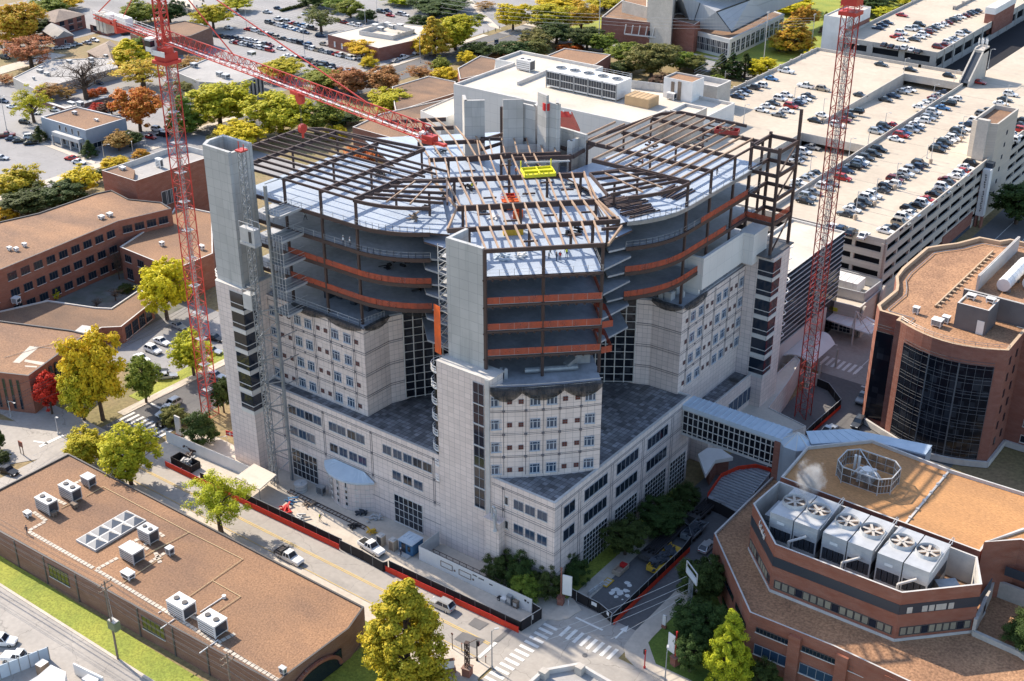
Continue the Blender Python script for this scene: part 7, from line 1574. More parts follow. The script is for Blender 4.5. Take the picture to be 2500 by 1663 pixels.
# ================= TREES =================
LEAF={'yg':leafmat('yellow_green_leaves',(.60,.53,.035),(.36,.37,.028)),'gd':leafmat('golden_leaves',(.74,.56,.028),(.54,.46,.028)),'gr':leafmat('mid_green_leaves',(.27,.31,.045),(.14,.19,.03)),
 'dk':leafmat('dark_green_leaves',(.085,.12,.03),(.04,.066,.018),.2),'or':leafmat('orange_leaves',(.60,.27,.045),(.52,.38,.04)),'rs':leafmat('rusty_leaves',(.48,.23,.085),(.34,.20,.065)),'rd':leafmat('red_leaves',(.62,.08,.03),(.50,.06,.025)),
 'ol':leafmat('olive_leaves',(.24,.23,.07),(.14,.155,.04)),'pk':leafmat('orange_red_leaves',(.62,.20,.045),(.52,.28,.04)),'br':leafmat('brown_purple_leaves',(.12,.06,.045),(.09,.07,.04),.1)}
def quadleaf(V,Fs,c,n,s,r):
    n=n/np.linalg.norm(n); a=np.cross(n,(.3,.5,.81)); a/=np.linalg.norm(a); b=np.cross(n,a); t=r.uniform(0,6.28); u=a*math.cos(t)+b*math.sin(t); v=np.cross(n,u)
    i=len(V); V.extend([c+u*s*.62,c+v*s*.36+n*s*.08,c-u*s*.62,c-v*s*.36+n*s*.08]); Fs.append((i,i+1,i+2,i+3))
def crown(kind,seed,nl=3600,ls=1.):
    r=np.random.RandomState(seed); V=[];Fs=[]; cl=[]
    nc={'round':190,'tall':210,'conifer':130,'bush':120,'sparse':90,'wide':220}[kind]
    for k in range(nc):
        d=r.normal(size=3); d/=np.linalg.norm(d)
        if kind in('round','wide','sparse'):
            q=r.uniform(.45,1.06) if kind!='sparse' else r.uniform(.35,1.05); ph=math.atan2(d[1],d[0]); lob=1+.14*math.sin(2*ph+seed)+.12*math.sin(3*ph+2*seed)+.12*math.sin(5*d[2]+seed)
            c=d*q*lob*np.array((3.4,3.4,3.5)); c[2]=c[2]+5.6; cr=r.uniform(.4,.85)
        elif kind=='tall':
            z=r.uniform(0,1)**1.25; rad=(3.3*(1-z)**.75+.25)*(1 if z>.12 else .75)*r.uniform(.45,1.05); a=r.uniform(0,6.28); c=np.array((rad*math.cos(a),rad*math.sin(a),1.6+z*8.2)); cr=r.uniform(.35,.7)*(1.15-.5*z)
        elif kind=='conifer':
            z=r.uniform(0,1)**1.1; rad=(2.5*(1-z)+.1)*r.uniform(.6,1.05); a=r.uniform(0,6.28); c=np.array((rad*math.cos(a),rad*math.sin(a),.7+z*9)); cr=.55*(1.15-.6*z)
        else:
            d[2]=abs(d[2]); c=d*r.uniform(.5,1)*np.array((4.,4.,7.))*np.array((1,1,1)); c[2]+=1.2; cr=r.uniform(.55,1.)
        cl.append((c,cr))
    cen=np.mean([c for c,_ in cl],0)
    per=int(nl/nc); n=per*nc; C_=np.repeat(np.array([c for c,_ in cl]),per,0); R_=np.repeat(np.array([q for _,q in cl]),per)[:,None]
    U=lambda v:v/(np.linalg.norm(v,axis=1,keepdims=True)+1e-9)
    d=U(r.normal(size=(n,3))); p=C_+d*R_*r.uniform(.3,1.08,size=(n,1))*np.array((1,1,.8)); nn=U(d*.7+U(C_-cen)*.4+np.array((0,0,.45))+r.normal(size=(n,3))*.45)
    A=U(np.cross(nn,(.3,.5,.81))); B=np.cross(nn,A); t=r.uniform(0,6.28,size=(n,1)); u=A*np.cos(t)+B*np.sin(t); v=np.cross(nn,u); sz=ls*r.uniform(.2,.42,size=(n,1))*(.8 if kind in('conifer','sparse') else 1)
    V=np.stack([p+u*sz*.62,p+v*sz*.36+nn*sz*.08,p-u*sz*.62,p-v*sz*.36+nn*sz*.08],1).reshape(-1,3); Fs=np.arange(4*n).reshape(-1,4)
    me=bpy.data.meshes.new(kind+'_crown'); me.vertices.add(4*n); me.vertices.foreach_set('co',V.astype('f').ravel()); me.loops.add(4*n); me.loops.foreach_set('vertex_index',Fs.astype('i').ravel()); me.polygons.add(n); me.polygons.foreach_set('loop_start',np.arange(0,4*n,4,dtype='i')); me.polygons.foreach_set('loop_total',np.full(n,4,'i')); me.materials.append(LEAF['gr']); me.update(); return me,[c for c,_ in cl]
def trunk(kind,seed,cl,bare=False):
    r=random.Random(seed); b=MB(); top=7.5 if kind in('round','wide','sparse') else 9.
    r0=.3 if kind!='bush' else .16
    if kind=='bush':
        for c in cl[:14]: b.tube((c[0]*.12,c[1]*.12,0),tuple(c),.1,5,0,.03)
    else:
        z1=2.6; b.tube((0,0,0),(.08,.05,z1),r0,8,0,r0*.75,False); b.tube((.08,.05,z1),(0,.1,top),r0*.75,7,0,.05,False)
        for c in cl[:26 if kind!='conifer' else 8]:
            zz=min(max(z1*.9,c[2]-2.2),top-.5); f=1-(zz-z1)/(top-z1+.1)*.6; s=(.05,.06,zz); m=((s[0]+c[0])/2*.9,(s[1]+c[1])/2*.9,(zz+c[2])/2+.25)
            b.tube(s,m,.12*f,5,0,.08*f,False); b.tube(m,tuple(c),.08*f,5,0,.02,False)
            if bare:
                for k in range(9):
                    t=r.uniform(.1,1); q=[m[i]+(c[i]-m[i])*t for i in range(3)]; e=[q[0]+r.uniform(-1.2,1.2),q[1]+r.uniform(-1.2,1.2),q[2]+r.uniform(.2,1.5)]; b.tube(q,e,.04,4,0,.015,False)
                    for _ in range(2): b.tube(e,[e[i]+r.uniform(-.6,.6) for i in (0,1)]+[e[2]+r.uniform(.1,.7)],.022,3,0,.01,False)
    return b.mesh(kind+'_trunk',M['bark'])
PRO={}
for kind,seeds,nl in (('round',(1,2,3,4),13000),('wide',(5,6),15000),('tall',(11,12,13),13000),('conifer',(21,),8000),('bush',(31,32),10000),('sparse',(41,42,43),5200)):
    PRO[kind]=[]
    for s in seeds:
        cme,cl=crown(kind,s,nl); PRO[kind].append((cme,trunk(kind,s,cl)))
for kind,s,nl in (('tall',61,42000),('round',62,40000),('wide',63,44000),('sparse',64,15000),('bush',65,26000)):
    cme,cl=crown(kind,s,nl,.6); PRO[kind+'_fine']=[(cme,trunk(kind,s,cl))]
_,clb=crown('sparse',44,100); BARE=trunk('sparse',50,clb+clb[:8],True)
HT={'round':9.9,'wide':9.9,'tall':10.4,'conifer':10.2,'bush':9,'sparse':9.9,'bare':10}; WDT={'round':8.0,'wide':8.2,'tall':6.9,'conifer':5.2,'bush':9.4,'sparse':7.8,'bare':8.2}
rt=random.Random(5); TN=[0]
def tree(fn,bx,by,ty,w,kind,col,label,z=0,group=None,tx=None,leaf=None):
    x,y=P2(fn(bx,by),z); py=fn(0,ty)[1]; h=max(1.2,zat(x,y,py)-z); dist=math.sqrt(x*x+y*y+(HC-z)**2); wm=w*(1.4 if fn in(t1,t2,t3) else 1.2)*K*dist/FPX
    # the crown's own depth lifts its outline a little in view
    h=max(h*.98-.04*wm,.5*h); TN[0]+=1
    nm={'bush':'shrub','conifer':'conifer_tree','bare':'bare_tree'}.get(kind,'tree')
    t=thing(nm,label,'shrub' if kind=='bush' else 'tree',(x,y,z),rt.uniform(0,6.28),group)
    sx=wm/WDT[kind]; sz=h/HT[kind]
    if kind=='bare': inst(BARE,'trunk',t,sc=(sx,sx,sz)); return t
    cm,tm=rt.choice(PRO[kind+'_fine' if dist<262 and kind+'_fine' in PRO else kind]); inst(tm,'trunk',t,sc=(sx,sx,sz)); inst(cm,'crown',t,sc=(sx*1.03,sx*1.03,sz),mat=[LEAF[col]]); return t
CN={'yg':'yellow green','gd':'golden yellow','gr':'mid green','dk':'dark green','or':'orange','rs':'rusty orange','rd':'bright red','ol':'olive green','pk':'orange red','br':'brownish purple'}
TL=[ # tile, base x,y, top y, width, kind, colour, where
(t1,130,330,-30,270,'wide','or','towering beside the two storey brick house'),(t1,215,455,195,270,'sparse','rs','thinly leaved, at the edge of the pale flat roof'),(t1,580,665,330,330,'bare','rs','leafless, standing before the long pale flat roof'),
(t1,230,820,550,200,'sparse','yg','feathery, beside the parked white sedan and blue grey office'),(t1,1430,195,15,190,'round','yg','at the lot edge above the crane jib'),(t1,1590,75,-30,150,'round','yg','by the road behind the white SUV'),(t1,930,170,0,210,'round','gr','between the crane mast and hipped house'),(t1,1140,150,0,150,'round','dk','behind the crane cathead'),(t1,1010,140,0,90,'sparse','rs','hidden by the crane mast lattice top'),
(t1,330,110,-30,200,'wide','gr','behind the hipped roof of the brick house'),(t1,450,70,-40,160,'round','gd','at the top edge behind the brick house'),(t1,200,250,120,190,'round','dk','tucked behind the sparse orange tree'),(t1,870,440,235,200,'tall','gd','tallest golden one, against the low house'),(t1,970,360,215,130,'round','gr','squeezed between the golden tree and the crane'),
(t1,960,590,330,330,'sparse','or','wide and airy, spreading behind the crane mast'),(t1,940,880,540,240,'round','pk','dense, closest behind the crane mast'),(t1,1240,895,610,200,'tall','gr','just past the crane mast by the street'),(t1,1475,850,520,320,'wide','yg','round, standing alone before the ribbed wall'),(t1,1880,910,580,340,'wide','yg','broadest, directly under the red jib'),(t1,2120,890,650,270,'round','gr','beside the broadest tree under the jib'),(t1,1610,985,795,270,'round','gd','low, peeping over the steel frame corner'),(t1,1450,960,870,120,'bush','ol','grey, beside the low golden tree'),
(t1,1250,520,350,220,'sparse','rs','against the dark flat roofed building'),(t1,1270,650,490,220,'sparse','ol','thin, by the ribbed wall corner'),(t1,1880,520,380,250,'round','yg','at the lot edge behind the jib, first of two'),(t1,2170,590,440,260,'wide','gr','at the lot edge behind the jib, second of two'),(t1,2350,640,450,170,'round','rs','where the jib crosses the lot edge'),
(t1,615,650,585,80,'bush','rd','larger one in the brown yard'),(t1,680,622,575,70,'bush','rd','smaller one in the brown yard'),(t1,665,745,675,110,'bush','rd','before the wall by two white cars'),(t1,750,775,665,110,'round','br','beside the red bush at the office corner'),(t1,800,1010,865,150,'round','rs','at the blue grey office corner'),(t1,600,1045,925,95,'conifer','dk','against the blue grey office wall'),(t1,268,945,830,85,'conifer','dk','at the office side by the lot'),(t1,885,985,865,120,'round','dk','in shade beside the rusty tree'),
(t1,770,1115,1035,160,'bush','gd','behind the plant building, first of two'),(t1,945,1060,985,100,'bush','or','behind the plant building, second of two'),(t1,545,1310,1100,220,'round','gd','brightest, beyond the long brick wing'),(t1,440,1395,1200,230,'wide','dk','between yellow ones beyond the brick wing'),(t1,190,1430,1250,270,'wide','dk','spreading one at the photo edge by the wing'),(t1,110,1350,1110,260,'round','yg','behind the spreading dark tree'),(t1,30,1470,1370,150,'bush','gd','at the photo edge by the brick wing roof'),(t1,650,1220,1125,90,'round','dk','at the corner of the red brick box'),
(t1,2150,215,10,200,'sparse','ol','on the grass island in the lot'),(t1,2110,50,-50,160,'round','dk','at the top edge by the hedge'),(t1,2250,70,-40,150,'round','gr','near the top edge beyond the lot'),(t1,330,670,540,170,'sparse','rs','low and twiggy behind the garden wall'),(t1,450,660,570,110,'sparse','rs','twiggy, under the bare tree'),(t1,40,560,490,120,'sparse','rs','twiggy at the corner of the pale flat roof'),
(t2,100,120,-20,150,'round','gr','beside the lot beyond the clinic'),(t2,205,150,55,100,'round','dk','small, behind the clinic plant screen'),(t2,660,375,80,190,'tall','or','tall one at the street corner by the clinic'),(t2,800,335,65,240,'wide','yg','paired with the tall orange tree'),(t2,190,375,255,200,'round','gd','in front of the clinic wall'),(t2,225,450,360,110,'bush','gd','low, in front of the clinic car row'),(t2,570,350,240,110,'round','gd','at the foot of the tall orange tree'),(t2,555,165,85,130,'bush','dk','behind the clinic corner'),(t2,465,310,210,100,'round','dk','in the clinic shade, first of two'),(t2,545,280,190,90,'round','dk','in the clinic shade, second of two'),(t2,960,145,85,60,'round','gr','small, alone on the park lawn'),(t2,1185,200,0,170,'round','gd','beside the park path end'),(t2,1420,200,0,260,'wide','yg','wide one past the park path'),(t2,1475,290,125,210,'round','dk','between the yellow ones and the road'),(t2,1340,320,190,180,'round','ol','along the road past the junction'),(t2,1640,200,0,190,'round','or','by the tall pole and brick hall'),(t2,1680,330,170,190,'wide','dk','dense one below the orange tree'),(t2,1790,350,205,150,'round','gr','at the foot of the tall pole'),
(t2,955,385,265,190,'round','dk','behind the small brown roofed brick building'),(t2,1210,400,255,200,'wide','dk','behind the white block, by the junction'),(t2,1350,390,250,140,'round','ol','behind the wide brown roof'),(t2,1090,400,345,130,'bush','rs','low, behind the corner of the white block'),(t2,700,500,370,120,'round','gr','between the street and gravel roofs'),(t2,740,550,435,150,'round','gd','beside the low gravel roofs'),(t2,880,430,340,110,'round','gd','at the brown roof by the street'),(t2,565,540,415,170,'sparse','rs','bronze one in the street verge'),(t2,100,640,430,200,'round','rs','first of a rusty pair above the jib'),(t2,320,640,430,210,'round','rs','second of a rusty pair above the jib'),(t2,380,760,580,260,'round','yg','just above the jib end'),(t2,455,720,570,160,'round','dk','beside the low brown roofs above the jib'),(t2,40,830,740,200,'round','dk','below the jib near the steel frame'),(t2,0,930,820,140,'bush','gd','low, behind the steel frame'),(t2,280,1010,860,230,'wide','pk','seen through the steel roof beams'),(t2,150,1110,960,240,'bush','pk','below the steel beams at the rear'),(t2,1570,335,280,150,'bush','rd','behind the wide brown roof'),
(t2,1930,440,265,190,'round','gr','before the brick hall struts'),(t2,2110,510,250,260,'wide','ol','large one before the brick hall pier'),(t2,2300,470,335,140,'round','gr','at the foot of the brick pier'),(t2,2230,600,470,260,'bush','br','low and broad, beyond the cooler bank'),(t2,1900,500,400,150,'round','dk','behind the cooler bank, in shade'),
(t2,700,90,-40,330,'wide','dk','dark mass at the top beside the park path'),(t2,1000,60,0,130,'sparse','rs','thin, on the park lawn at the top'),(t2,440,30,-50,180,'round','yg','at the top edge beyond the lot road'),(t2,1500,60,-40,220,'wide','gd','at the top edge near the hall'),(t2,1800,70,-40,200,'round','yg','behind the brick hall corner'),
(t3,80,440,335,130,'round','gr','pale, in the strip before the glazed hall'),(t3,150,480,370,140,'round','ol','before the glazed hall, by the boxed penthouse'),(t3,330,510,345,115,'conifer','dk','first of three pointed ones by the hall'),(t3,400,520,335,110,'conifer','dk','second of three pointed ones by the hall'),(t3,485,525,335,115,'conifer','dk','third of three pointed ones by the hall'),(t3,595,525,370,150,'round','gd','at the garage parapet by the pole'),(t3,290,640,490,150,'round','gr','beside the white boxed penthouse'),(t3,800,340,85,230,'tall','or','largest one behind the garage deck'),(t3,720,345,245,140,'round','yg','under the largest orange one by the garage'),(t3,880,200,20,130,'round','or','behind the largest orange one'),(t3,790,80,-40,270,'wide','gd','at the top beyond the metal roof'),(t3,610,50,-50,160,'round','gd','at the ridge of the metal roof'),(t3,940,420,300,100,'bush','gd','pale, at the garage corner lamp'),(t3,1050,230,90,90,'conifer','br','by the path beside the crane mast'),(t3,1030,135,70,50,'conifer','gr','small, near the dark house at the top'),(t3,1300,90,-60,230,'wide','dk','at the top by the far garage'),(t3,1440,130,20,180,'round','yg','against the far garage wall'),(t3,1560,40,-40,130,'round','yg','topmost along the far garage wall'),(t3,1240,400,340,90,'bush','rs','at the foot of the far garage corner'),(t3,1090,300,250,110,'bush','yg','beside the crane mast and white stair block'),
(t3,2180,420,180,230,'wide','yg','big one beside the slanted stair tower'),(t3,2285,320,-10,230,'wide','ol','tallest behind the garages at the edge'),(t3,2340,440,200,200,'round','yg','at the photo edge behind the garage'),(t3,2200,480,400,170,'bush','gd','low, behind the garage end wall'),(t3,2350,520,430,130,'bush','br','at the edge behind the garage end'),(t3,2300,1500,1200,260,'wide','dk','overhanging the street beyond the garage'),
(t4,1120,660,225,310,'round','gd','tall, leaning at the brick annex wall by the crane'),(t4,690,1330,680,350,'wide','gd','largest, beside the brick office corner'),(t4,565,1330,940,250,'round','yg','in front of the largest golden one'),(t4,980,1215,880,220,'round','gr','on the verge beside the small lot'),(t4,1300,1035,725,260,'round','yg','at the end of the small lot by the crane'),(t4,350,1290,985,170,'round','rd','small fiery one against the brick wall'),(t4,1500,1280,1030,140,'round','dk','between crane mast and hospital tower'),(t4,1350,1490,1235,230,'bush','dk','dense rounded clump behind the hoarding'),(t4,1170,1350,1215,190,'bush','ol','pale clump at the crossing corner'),
(t4,230,530,395,180,'bush','dk','in the shaded courtyard, against windows'),(t4,800,390,150,100,'bare','rs','leafless in the corner of the courtyard'),(t4,775,530,430,110,'bare','rs','small leafless one by the annex roof edge'),(t4,650,585,505,90,'bare','rs','smallest leafless one in the courtyard'),(t4,360,520,425,80,'bush','gd','small yellow one in the shaded courtyard'),(t4,5,1530,1390,80,'round','dk','cut by the photo edge at the junction'),(t4,840,470,410,110,'bush','dk','low, in the courtyard corner'),
(t7,880,250,-150,340,'round','yg','larger of two overhanging the brown roof edge'),(t7,590,110,-130,270,'round','yg','smaller of two overhanging the brown roof edge'),(t7,1480,570,110,390,'sparse','yg','airy one beside the red mesh and brown roof'),(t7,15,90,10,110,'bush','dk','at the photo edge by the black car'),
(t8,480,1600,830,560,'tall','yg','tallest, rising at the end of the brown building'),(t8,1110,860,640,260,'bush','dk','first of the clump at the tower foot'),(t8,1260,930,650,240,'bush','dk','middle of the clump at the tower foot'),(t8,1280,1000,800,230,'bush','gr','lightest of the clump at the tower foot'),(t8,1410,980,750,220,'bush','dk','by the tall white banner at the corner'),(t8,1590,900,680,220,'bush','dk','under the corner of the hospital base'),(t8,1935,720,465,250,'round','dk','shaded one before the tall grid windows'),(t8,2180,560,350,320,'wide','dk','deep in shade along the hospital side'),(t8,2330,380,210,220,'bush','dk','farthest in shade along the hospital side'),
(t9,190,1060,710,280,'wide','dk','beside the lit billboard frame in shade'),(t9,160,1340,1010,320,'wide','dk','behind the sunlit one at the brick wall'),(t9,360,1590,1050,280,'tall','yg','sunlit, against the brick plant building'),(t9,120,1500,1220,220,'round','dk','shaded at the lawn corner by the banner sign'),(t9,590,1590,1390,230,'bush','dk','at the bottom by the blue windows'),(t9,2400,1330,1060,330,'bush','dk','filling the roof planter')]
for fn,bx,by,ty,w,kind,col,wh in TL:
    zz=9.6 if wh.startswith('filling') else 0
    nm='shrub' if kind=='bush' else 'conifer' if kind=='conifer' else 'tree'
    c_='' if kind=='bare' else CN[col]+' '
    tree(fn,bx,by,ty,w,kind,col,('%s%s, %s'%(c_,nm,wh)).strip(),zz)
# wood and park trees beyond the road at the top: nothing tells them apart
gw='park trees along the top of the scene'
for i in range(46):
    x=rt.uniform(-470,-150); y=rt.uniform(640,760)
    if -335<x<-318 : continue
    t=thing('tree','one of many mixed autumn trees in the far park belt','tree',(x,y,0),rt.uniform(0,6),gw); k=rt.choice(('round','wide','round')); cm,tm=rt.choice(PRO[k]); s=rt.uniform(1,1.5); inst(tm,'trunk',t,sc=s); inst(cm,'crown',t,sc=s,mat=[LEAF[rt.choice(('yg','gd','gr','ol','dk','or'))]])
b=MB()
for k in range(3): b.box(0,0,0,0,0,0)
o=thing('hedge','low clipped green hedge along the road by the lot','hedge',(*P2(t1(1960,75)),0)); a=P2(t1(1880,80)); c=P2(t1(2060,35)); V=[];Fs=[]; r_=np.random.RandomState(3)
for i in range(900):
    t=r_.uniform(); p=np.array((a[0]+(c[0]-a[0])*t+r_.uniform(-.8,.8)-o.location.x,a[1]+(c[1]-a[1])*t+r_.uniform(-.8,.8)-o.location.y,r_.uniform(.1,1.3))); quadleaf(V,Fs,p,r_.normal(size=3)+np.array((0,0,.6)),.7,r_)
me=bpy.data.meshes.new('hedge_foliage'); me.from_pydata([tuple(map(float,v)) for v in V],[],Fs); me.materials.append(LEAF['dk']); inst(me,'foliage',o)
# ================= PEOPLE =================
def person_mesh(pose):
    v=[];e=[];rad=[]
    def add(p,r,par=None):
        v.append(p); rad.append(r); i=len(v)-1
        if par is not None: e.append((par,i))
        return i
    lean=.0 if pose!='bend' else .35
    pel=add((0,0,.95),.13); ch=add((lean*.6,0,1.3),.15,pel); nk=add((lean,0,1.5),.065,ch); hd=add((lean*1.12,0,1.62),.09,nk); add((lean*1.2,0,1.74),.085,hd)
    st={'stand':(.04,-.04),'walk':(.28,-.26),'bend':(.12,-.1)}[pose]
    for s,d in ((1,st[0]),(-1,st[1])):
        h=add((0,s*.1,.9),.1,pel); k=add((d*.55+.03,s*.11,.5),.068,h); a=add((d,s*.11,.09),.045,k); add((d+.17,s*.12,.04),.04,a)
        sh=add((lean*.85,s*.21,1.43),.062,ch); el=add((lean*.85-d*.5+.02,s*.27,1.15),.048,sh); wr=add((lean*.85-d*.7+.14,s*.26,.93),.032,el); pm=add((lean*.85-d*.75+.19,s*.26,.86),.036,wr)
        for q in range(4): f=add((lean*.85-d*.75+.2+.02*q,s*(.25+.012*(q-1.5)),.80),.011,pm); add((lean*.85-d*.75+.19+.02*q,s*(.25+.012*(q-1.5)),.76+.008*abs(q-1.5)),.009,f)
        add((lean*.85-d*.75+.26,s*.235,.84),.012,pm)
    me=bpy.data.meshes.new('person_body'); me.from_pydata(v,e,[]); o=bpy.data.objects.new('tmp',me); COL.objects.link(o)
    o.modifiers.new('skin','SKIN'); ly=me.skin_vertices
    if not ly: 
        bpy.context.view_layer.objects.active=o
    sv=me.skin_vertices[0].data if me.skin_vertices else None
    if sv:
        for i,r in enumerate(rad): sv[i].radius=(r,r)
        sv[0].use_root=True
    sd=o.modifiers.new('sub','SUBSURF'); sd.levels=1; sd.render_levels=1
    dg=bpy.context.evaluated_depsgraph_get(); m2=bpy.data.meshes.new_from_object(o.evaluated_get(dg)); m2.name='person_body'
    bpy.data.objects.remove(o); m2.materials.clear()
    for x in (M['cloth_trouser'],M['cloth_shirt'],M['skin']): m2.materials.append(x)
    for p in m2.polygons:
        z=p.center.z; y=abs(p.center.y); p.material_index=2 if (z>1.5 or (y>.2 and z<1.0 and z>.7)) else 1 if z>.93 else 0
    m2.update(); return m2
M['skin']=mat('skin',(.42,.26,.18)); M['cloth_trouser']=mat('dark_trousers',(.05,.06,.09)); M['cloth_shirt']=mat('dark_shirt',(.06,.065,.08)); M['vest_y']=mat('yellow_vest',(.65,.68,.05)); M['vest_o']=mat('orange_vest',(.75,.16,.03)); M['vest_w']=mat('white_shirt',(.7,.72,.72)); M['vest_r']=mat('red_jacket',(.5,.03,.03)); M['orange_paint']=mat('orange_machine_paint',(.70,.13,.03),(.6,.10,.03),sc=.8); M['yellow_bin']=mat('yellow_skip_paint',(.68,.42,.05),(.58,.36,.05),sc=.6); M['bluebox']=mat('blue_cabin_paint',(.06,.16,.30),(.05,.13,.25),sc=.5); M['tanbox']=mat('tan_plastic',(.50,.40,.30),(.44,.35,.27),sc=.7)
PM={k:person_mesh(k) for k in('stand','walk','bend')}
hm=MB()
for i in range(5):
    for j in range(12):
        f=lambda i,j:(.115*math.cos(i*math.pi/10)*math.cos(j*math.pi/6),.115*math.cos(i*math.pi/10)*math.sin(j*math.pi/6),.115*math.sin(i*math.pi/10)); hm.face([f(i,j),f(i,j+1),f(i+1,j+1),f(i+1,j)])
hm.tube((0,0,-.01),(0,0,.01),.14,12); HM=hm.mesh('hard_hat',M['white'])
vm=MB(); vm.tube((0,0,1.0),(0,0,1.28),.175,10,0,.19,False); vm.tube((0,0,1.28),(0,0,1.47),.19,10,0,.1,False); VM=vm.mesh('vest',M['vest_y'])
def person(c,label,pose='stand',rz=0,vest=None,hat='white'):
    t=thing('person',label,'person',c,rz); inst(PM[pose],'body',t)
    ln=.35 if pose=='bend' else 0
    if hat: inst(HM,'hard_hat' if hat!='hair' else 'hair',t,(ln*1.2,0,1.73),mat=[M['white'] if hat=='white' else M['vest_y'] if hat=='y' else M['cloth_trouser']])
    if vest: inst(VM,'vest',t,(ln*.3,0,0),mat=[M[vest]])
    return t
WZ=55.6
person(P(t7(183,577),5.72),'person in dark clothes walking across the brown gravel roof','walk',-1.2,None,'hair')
person(P(r1w(985,880),50.85) if 'r1w' in globals() else P((480+990*.26786,300+885*.26786),50.85),'worker in dark clothes with white vest walking on the open floor near the hoist','walk',.4,'vest_w')
person(P((480+1340*.26786,300+1110*.26786),46.1+4.75),'one of two workers standing at the rail, farther from the front tower','stand',-1.4,'vest_w') if False else person(P((480+1340*.26786,300+1112*.26786),50.85),'worker in pale vest at the floor edge rail, nearer the hoist','stand',-1.2,'vest_w')
person(P((480+1400*.26786,300+1125*.26786),50.85),'worker in pale vest at the floor edge rail, nearer the front tower','stand',-1.6,'vest_w')
FD=54.1
person(P((1030+1125*.20408,240+930*.20408),58.9),'worker in orange vest standing on a roof beam beside the yellow rack','stand',.3,'vest_o')
person(P(t5(1425,250),FD),'worker in white and orange at the front deck edge, by the column','bend',.5,'vest_w','y')
person(P(t5(1500,265),FD),'worker in red jacket on the sunny front deck','stand',2.,'vest_r')
person(P(t5(1475,268),FD),'worker in dark overalls next to the red jacketed worker','stand',1.,None)
person(P(t5(1545,245),FD),'worker in yellow vest crouching on the front deck','bend',2.6,'vest_y','y')
person(P((1400+1305*.26786,260+630*.26786),WZ),'worker in black standing on the wing deck by the guard rail','stand',1.,None)
person(P((1400+625*.26786,260+555*.26786),WZ),'worker in bright orange on the wing deck under the beams','stand',0,'vest_o')
person(P((1030+600*.20408,240+1110*.20408),FD),'worker bent over materials in the middle of the front deck','bend',2,'vest_y')
person(P((1030+690*.20408,240+1400*.20408),FD),'worker in blue bent over near the orange machine','bend',.5,None)
person(P(t7(2140,490),.05),'worker in yellow vest bending over boards in the yard','bend',.4,'vest_y')
person(P(t8(435,725),.05),'worker in dark clothes beside the blue cabin step','stand',0,None)
for i,(x,y) in enumerate(((990,228),(1018,225),(1068,215),(1095,200))): person(P(t2(x,y),.15),'pedestrian in dark clothes at the park corner, '+('alone beside the kerb' ,'second from the kerb','walking ahead towards the path','last, closest to the path')[i],'walk',i,None,'hair')
# ================= DECK CLUTTER =================
def loose(name,label,cat,c,build,rz=0,m=None,part='body'):
    t=thing(name,label,cat,c,rz); b=MB(); build(b); b.build(part,m,t,world=False); return t
def Pf(x,y,z): return P((1030+x*.20408,240+y*.20408),z)
t=thing('lifting_rack','bright yellow green lifting rack resting on the roof beams','rack',Pf(1390,900,59),math.pi/4+.05); b=MB(); b.box(-2.9,2.9,-2.0,2.0,0,.25); b.build('tray',M['yellow'],t,world=False); b=MB()
for x in (-2.8,0,2.8): b.box(x-.08,x+.08,-2,2,.25,.7)
for y in (-2,0,2): b.box(-2.9,2.9,y-.08,y+.08,.25,.6)
for x in (-2.8,2.8): b.box(x-.1,x+.1,1.8,2,.25,1.9)
b.build('frame',M['yellow'],t,world=False); b=MB()
for i in range(5): b.box(-2.3+i*.95,-2.0+i*.95,-1.7,-1.4,.25,.55)
b.build('bolt_keg',M['black'],t,world=False)
t=thing('scissor_lift','orange scissor lift parked on the front deck under the beams','lift',Pf(1060,1330,FD),math.pi/4); b=MB(); b.box(-1.6,1.6,-.8,.8,.3,.8); b.box(-1.6,1.6,-.8,.8,1.7,1.8); b.build('platform',M['orange_paint'],t,world=False); b=MB()
for s in (-1,1):
    for h in (2.2,2.7): b.bar((-1.6,s*.8,h),(1.6,s*.8,h),.08); 
    b.bar((-1.5,s*.6,.8),(1.5,s*.6,1.7),.12); b.bar((1.5,s*.6,.8),(-1.5,s*.6,1.7),.12)
    for x in (-1.6,0,1.6): b.bar((x,s*.8,1.8),(x,s*.8,2.7),.07)
b.build('rail_frame',M['orange_paint'],t,world=False)
for s in (-1,1):
    for x in (-1.1,1.1): b=MB(); b.tube((x,s*.8,.3),(x,s*.95,.3),.3,10); b.build('wheel',M['tyre'],t,world=False)
def openbin(b,w,d,h):
    b.box(-w/2,w/2,-d/2,d/2,0,.15); b.box(-w/2,-w/2+.1,-d/2,d/2,.15,h); b.box(w/2-.1,w/2,-d/2,d/2,.15,h); b.box(-w/2+.1,w/2-.1,-d/2,-d/2+.1,.15,h); b.box(-w/2+.1,w/2-.1,d/2-.1,d/2,.15,h)
    for k in range(5): b.box(-w/2+.3+k*(w-.6)/4-.05,-w/2+.3+k*(w-.6)/4+.05,-d/2-.06,-d/2,.1,h)
loose('tool_skip','yellow open tool skip on the front deck behind the front beam','skip',P(t5(1185,85),FD),lambda b:openbin(b,3.4,1.5,1.1),math.pi/4,M['yellow_bin'])
loose('tool_skip','red open bin under the beams in the middle of the front deck','skip',Pf(1050,1210,FD),lambda b:openbin(b,1.8,1.4,1.0),math.pi/4,M['redsign'])
loose('tool_skip','orange open bin beside the scissor lift','skip',Pf(1150,1430,FD),lambda b:openbin(b,1.5,1.5,1.3),.4,M['orange_paint'])
rk=random.Random(3)
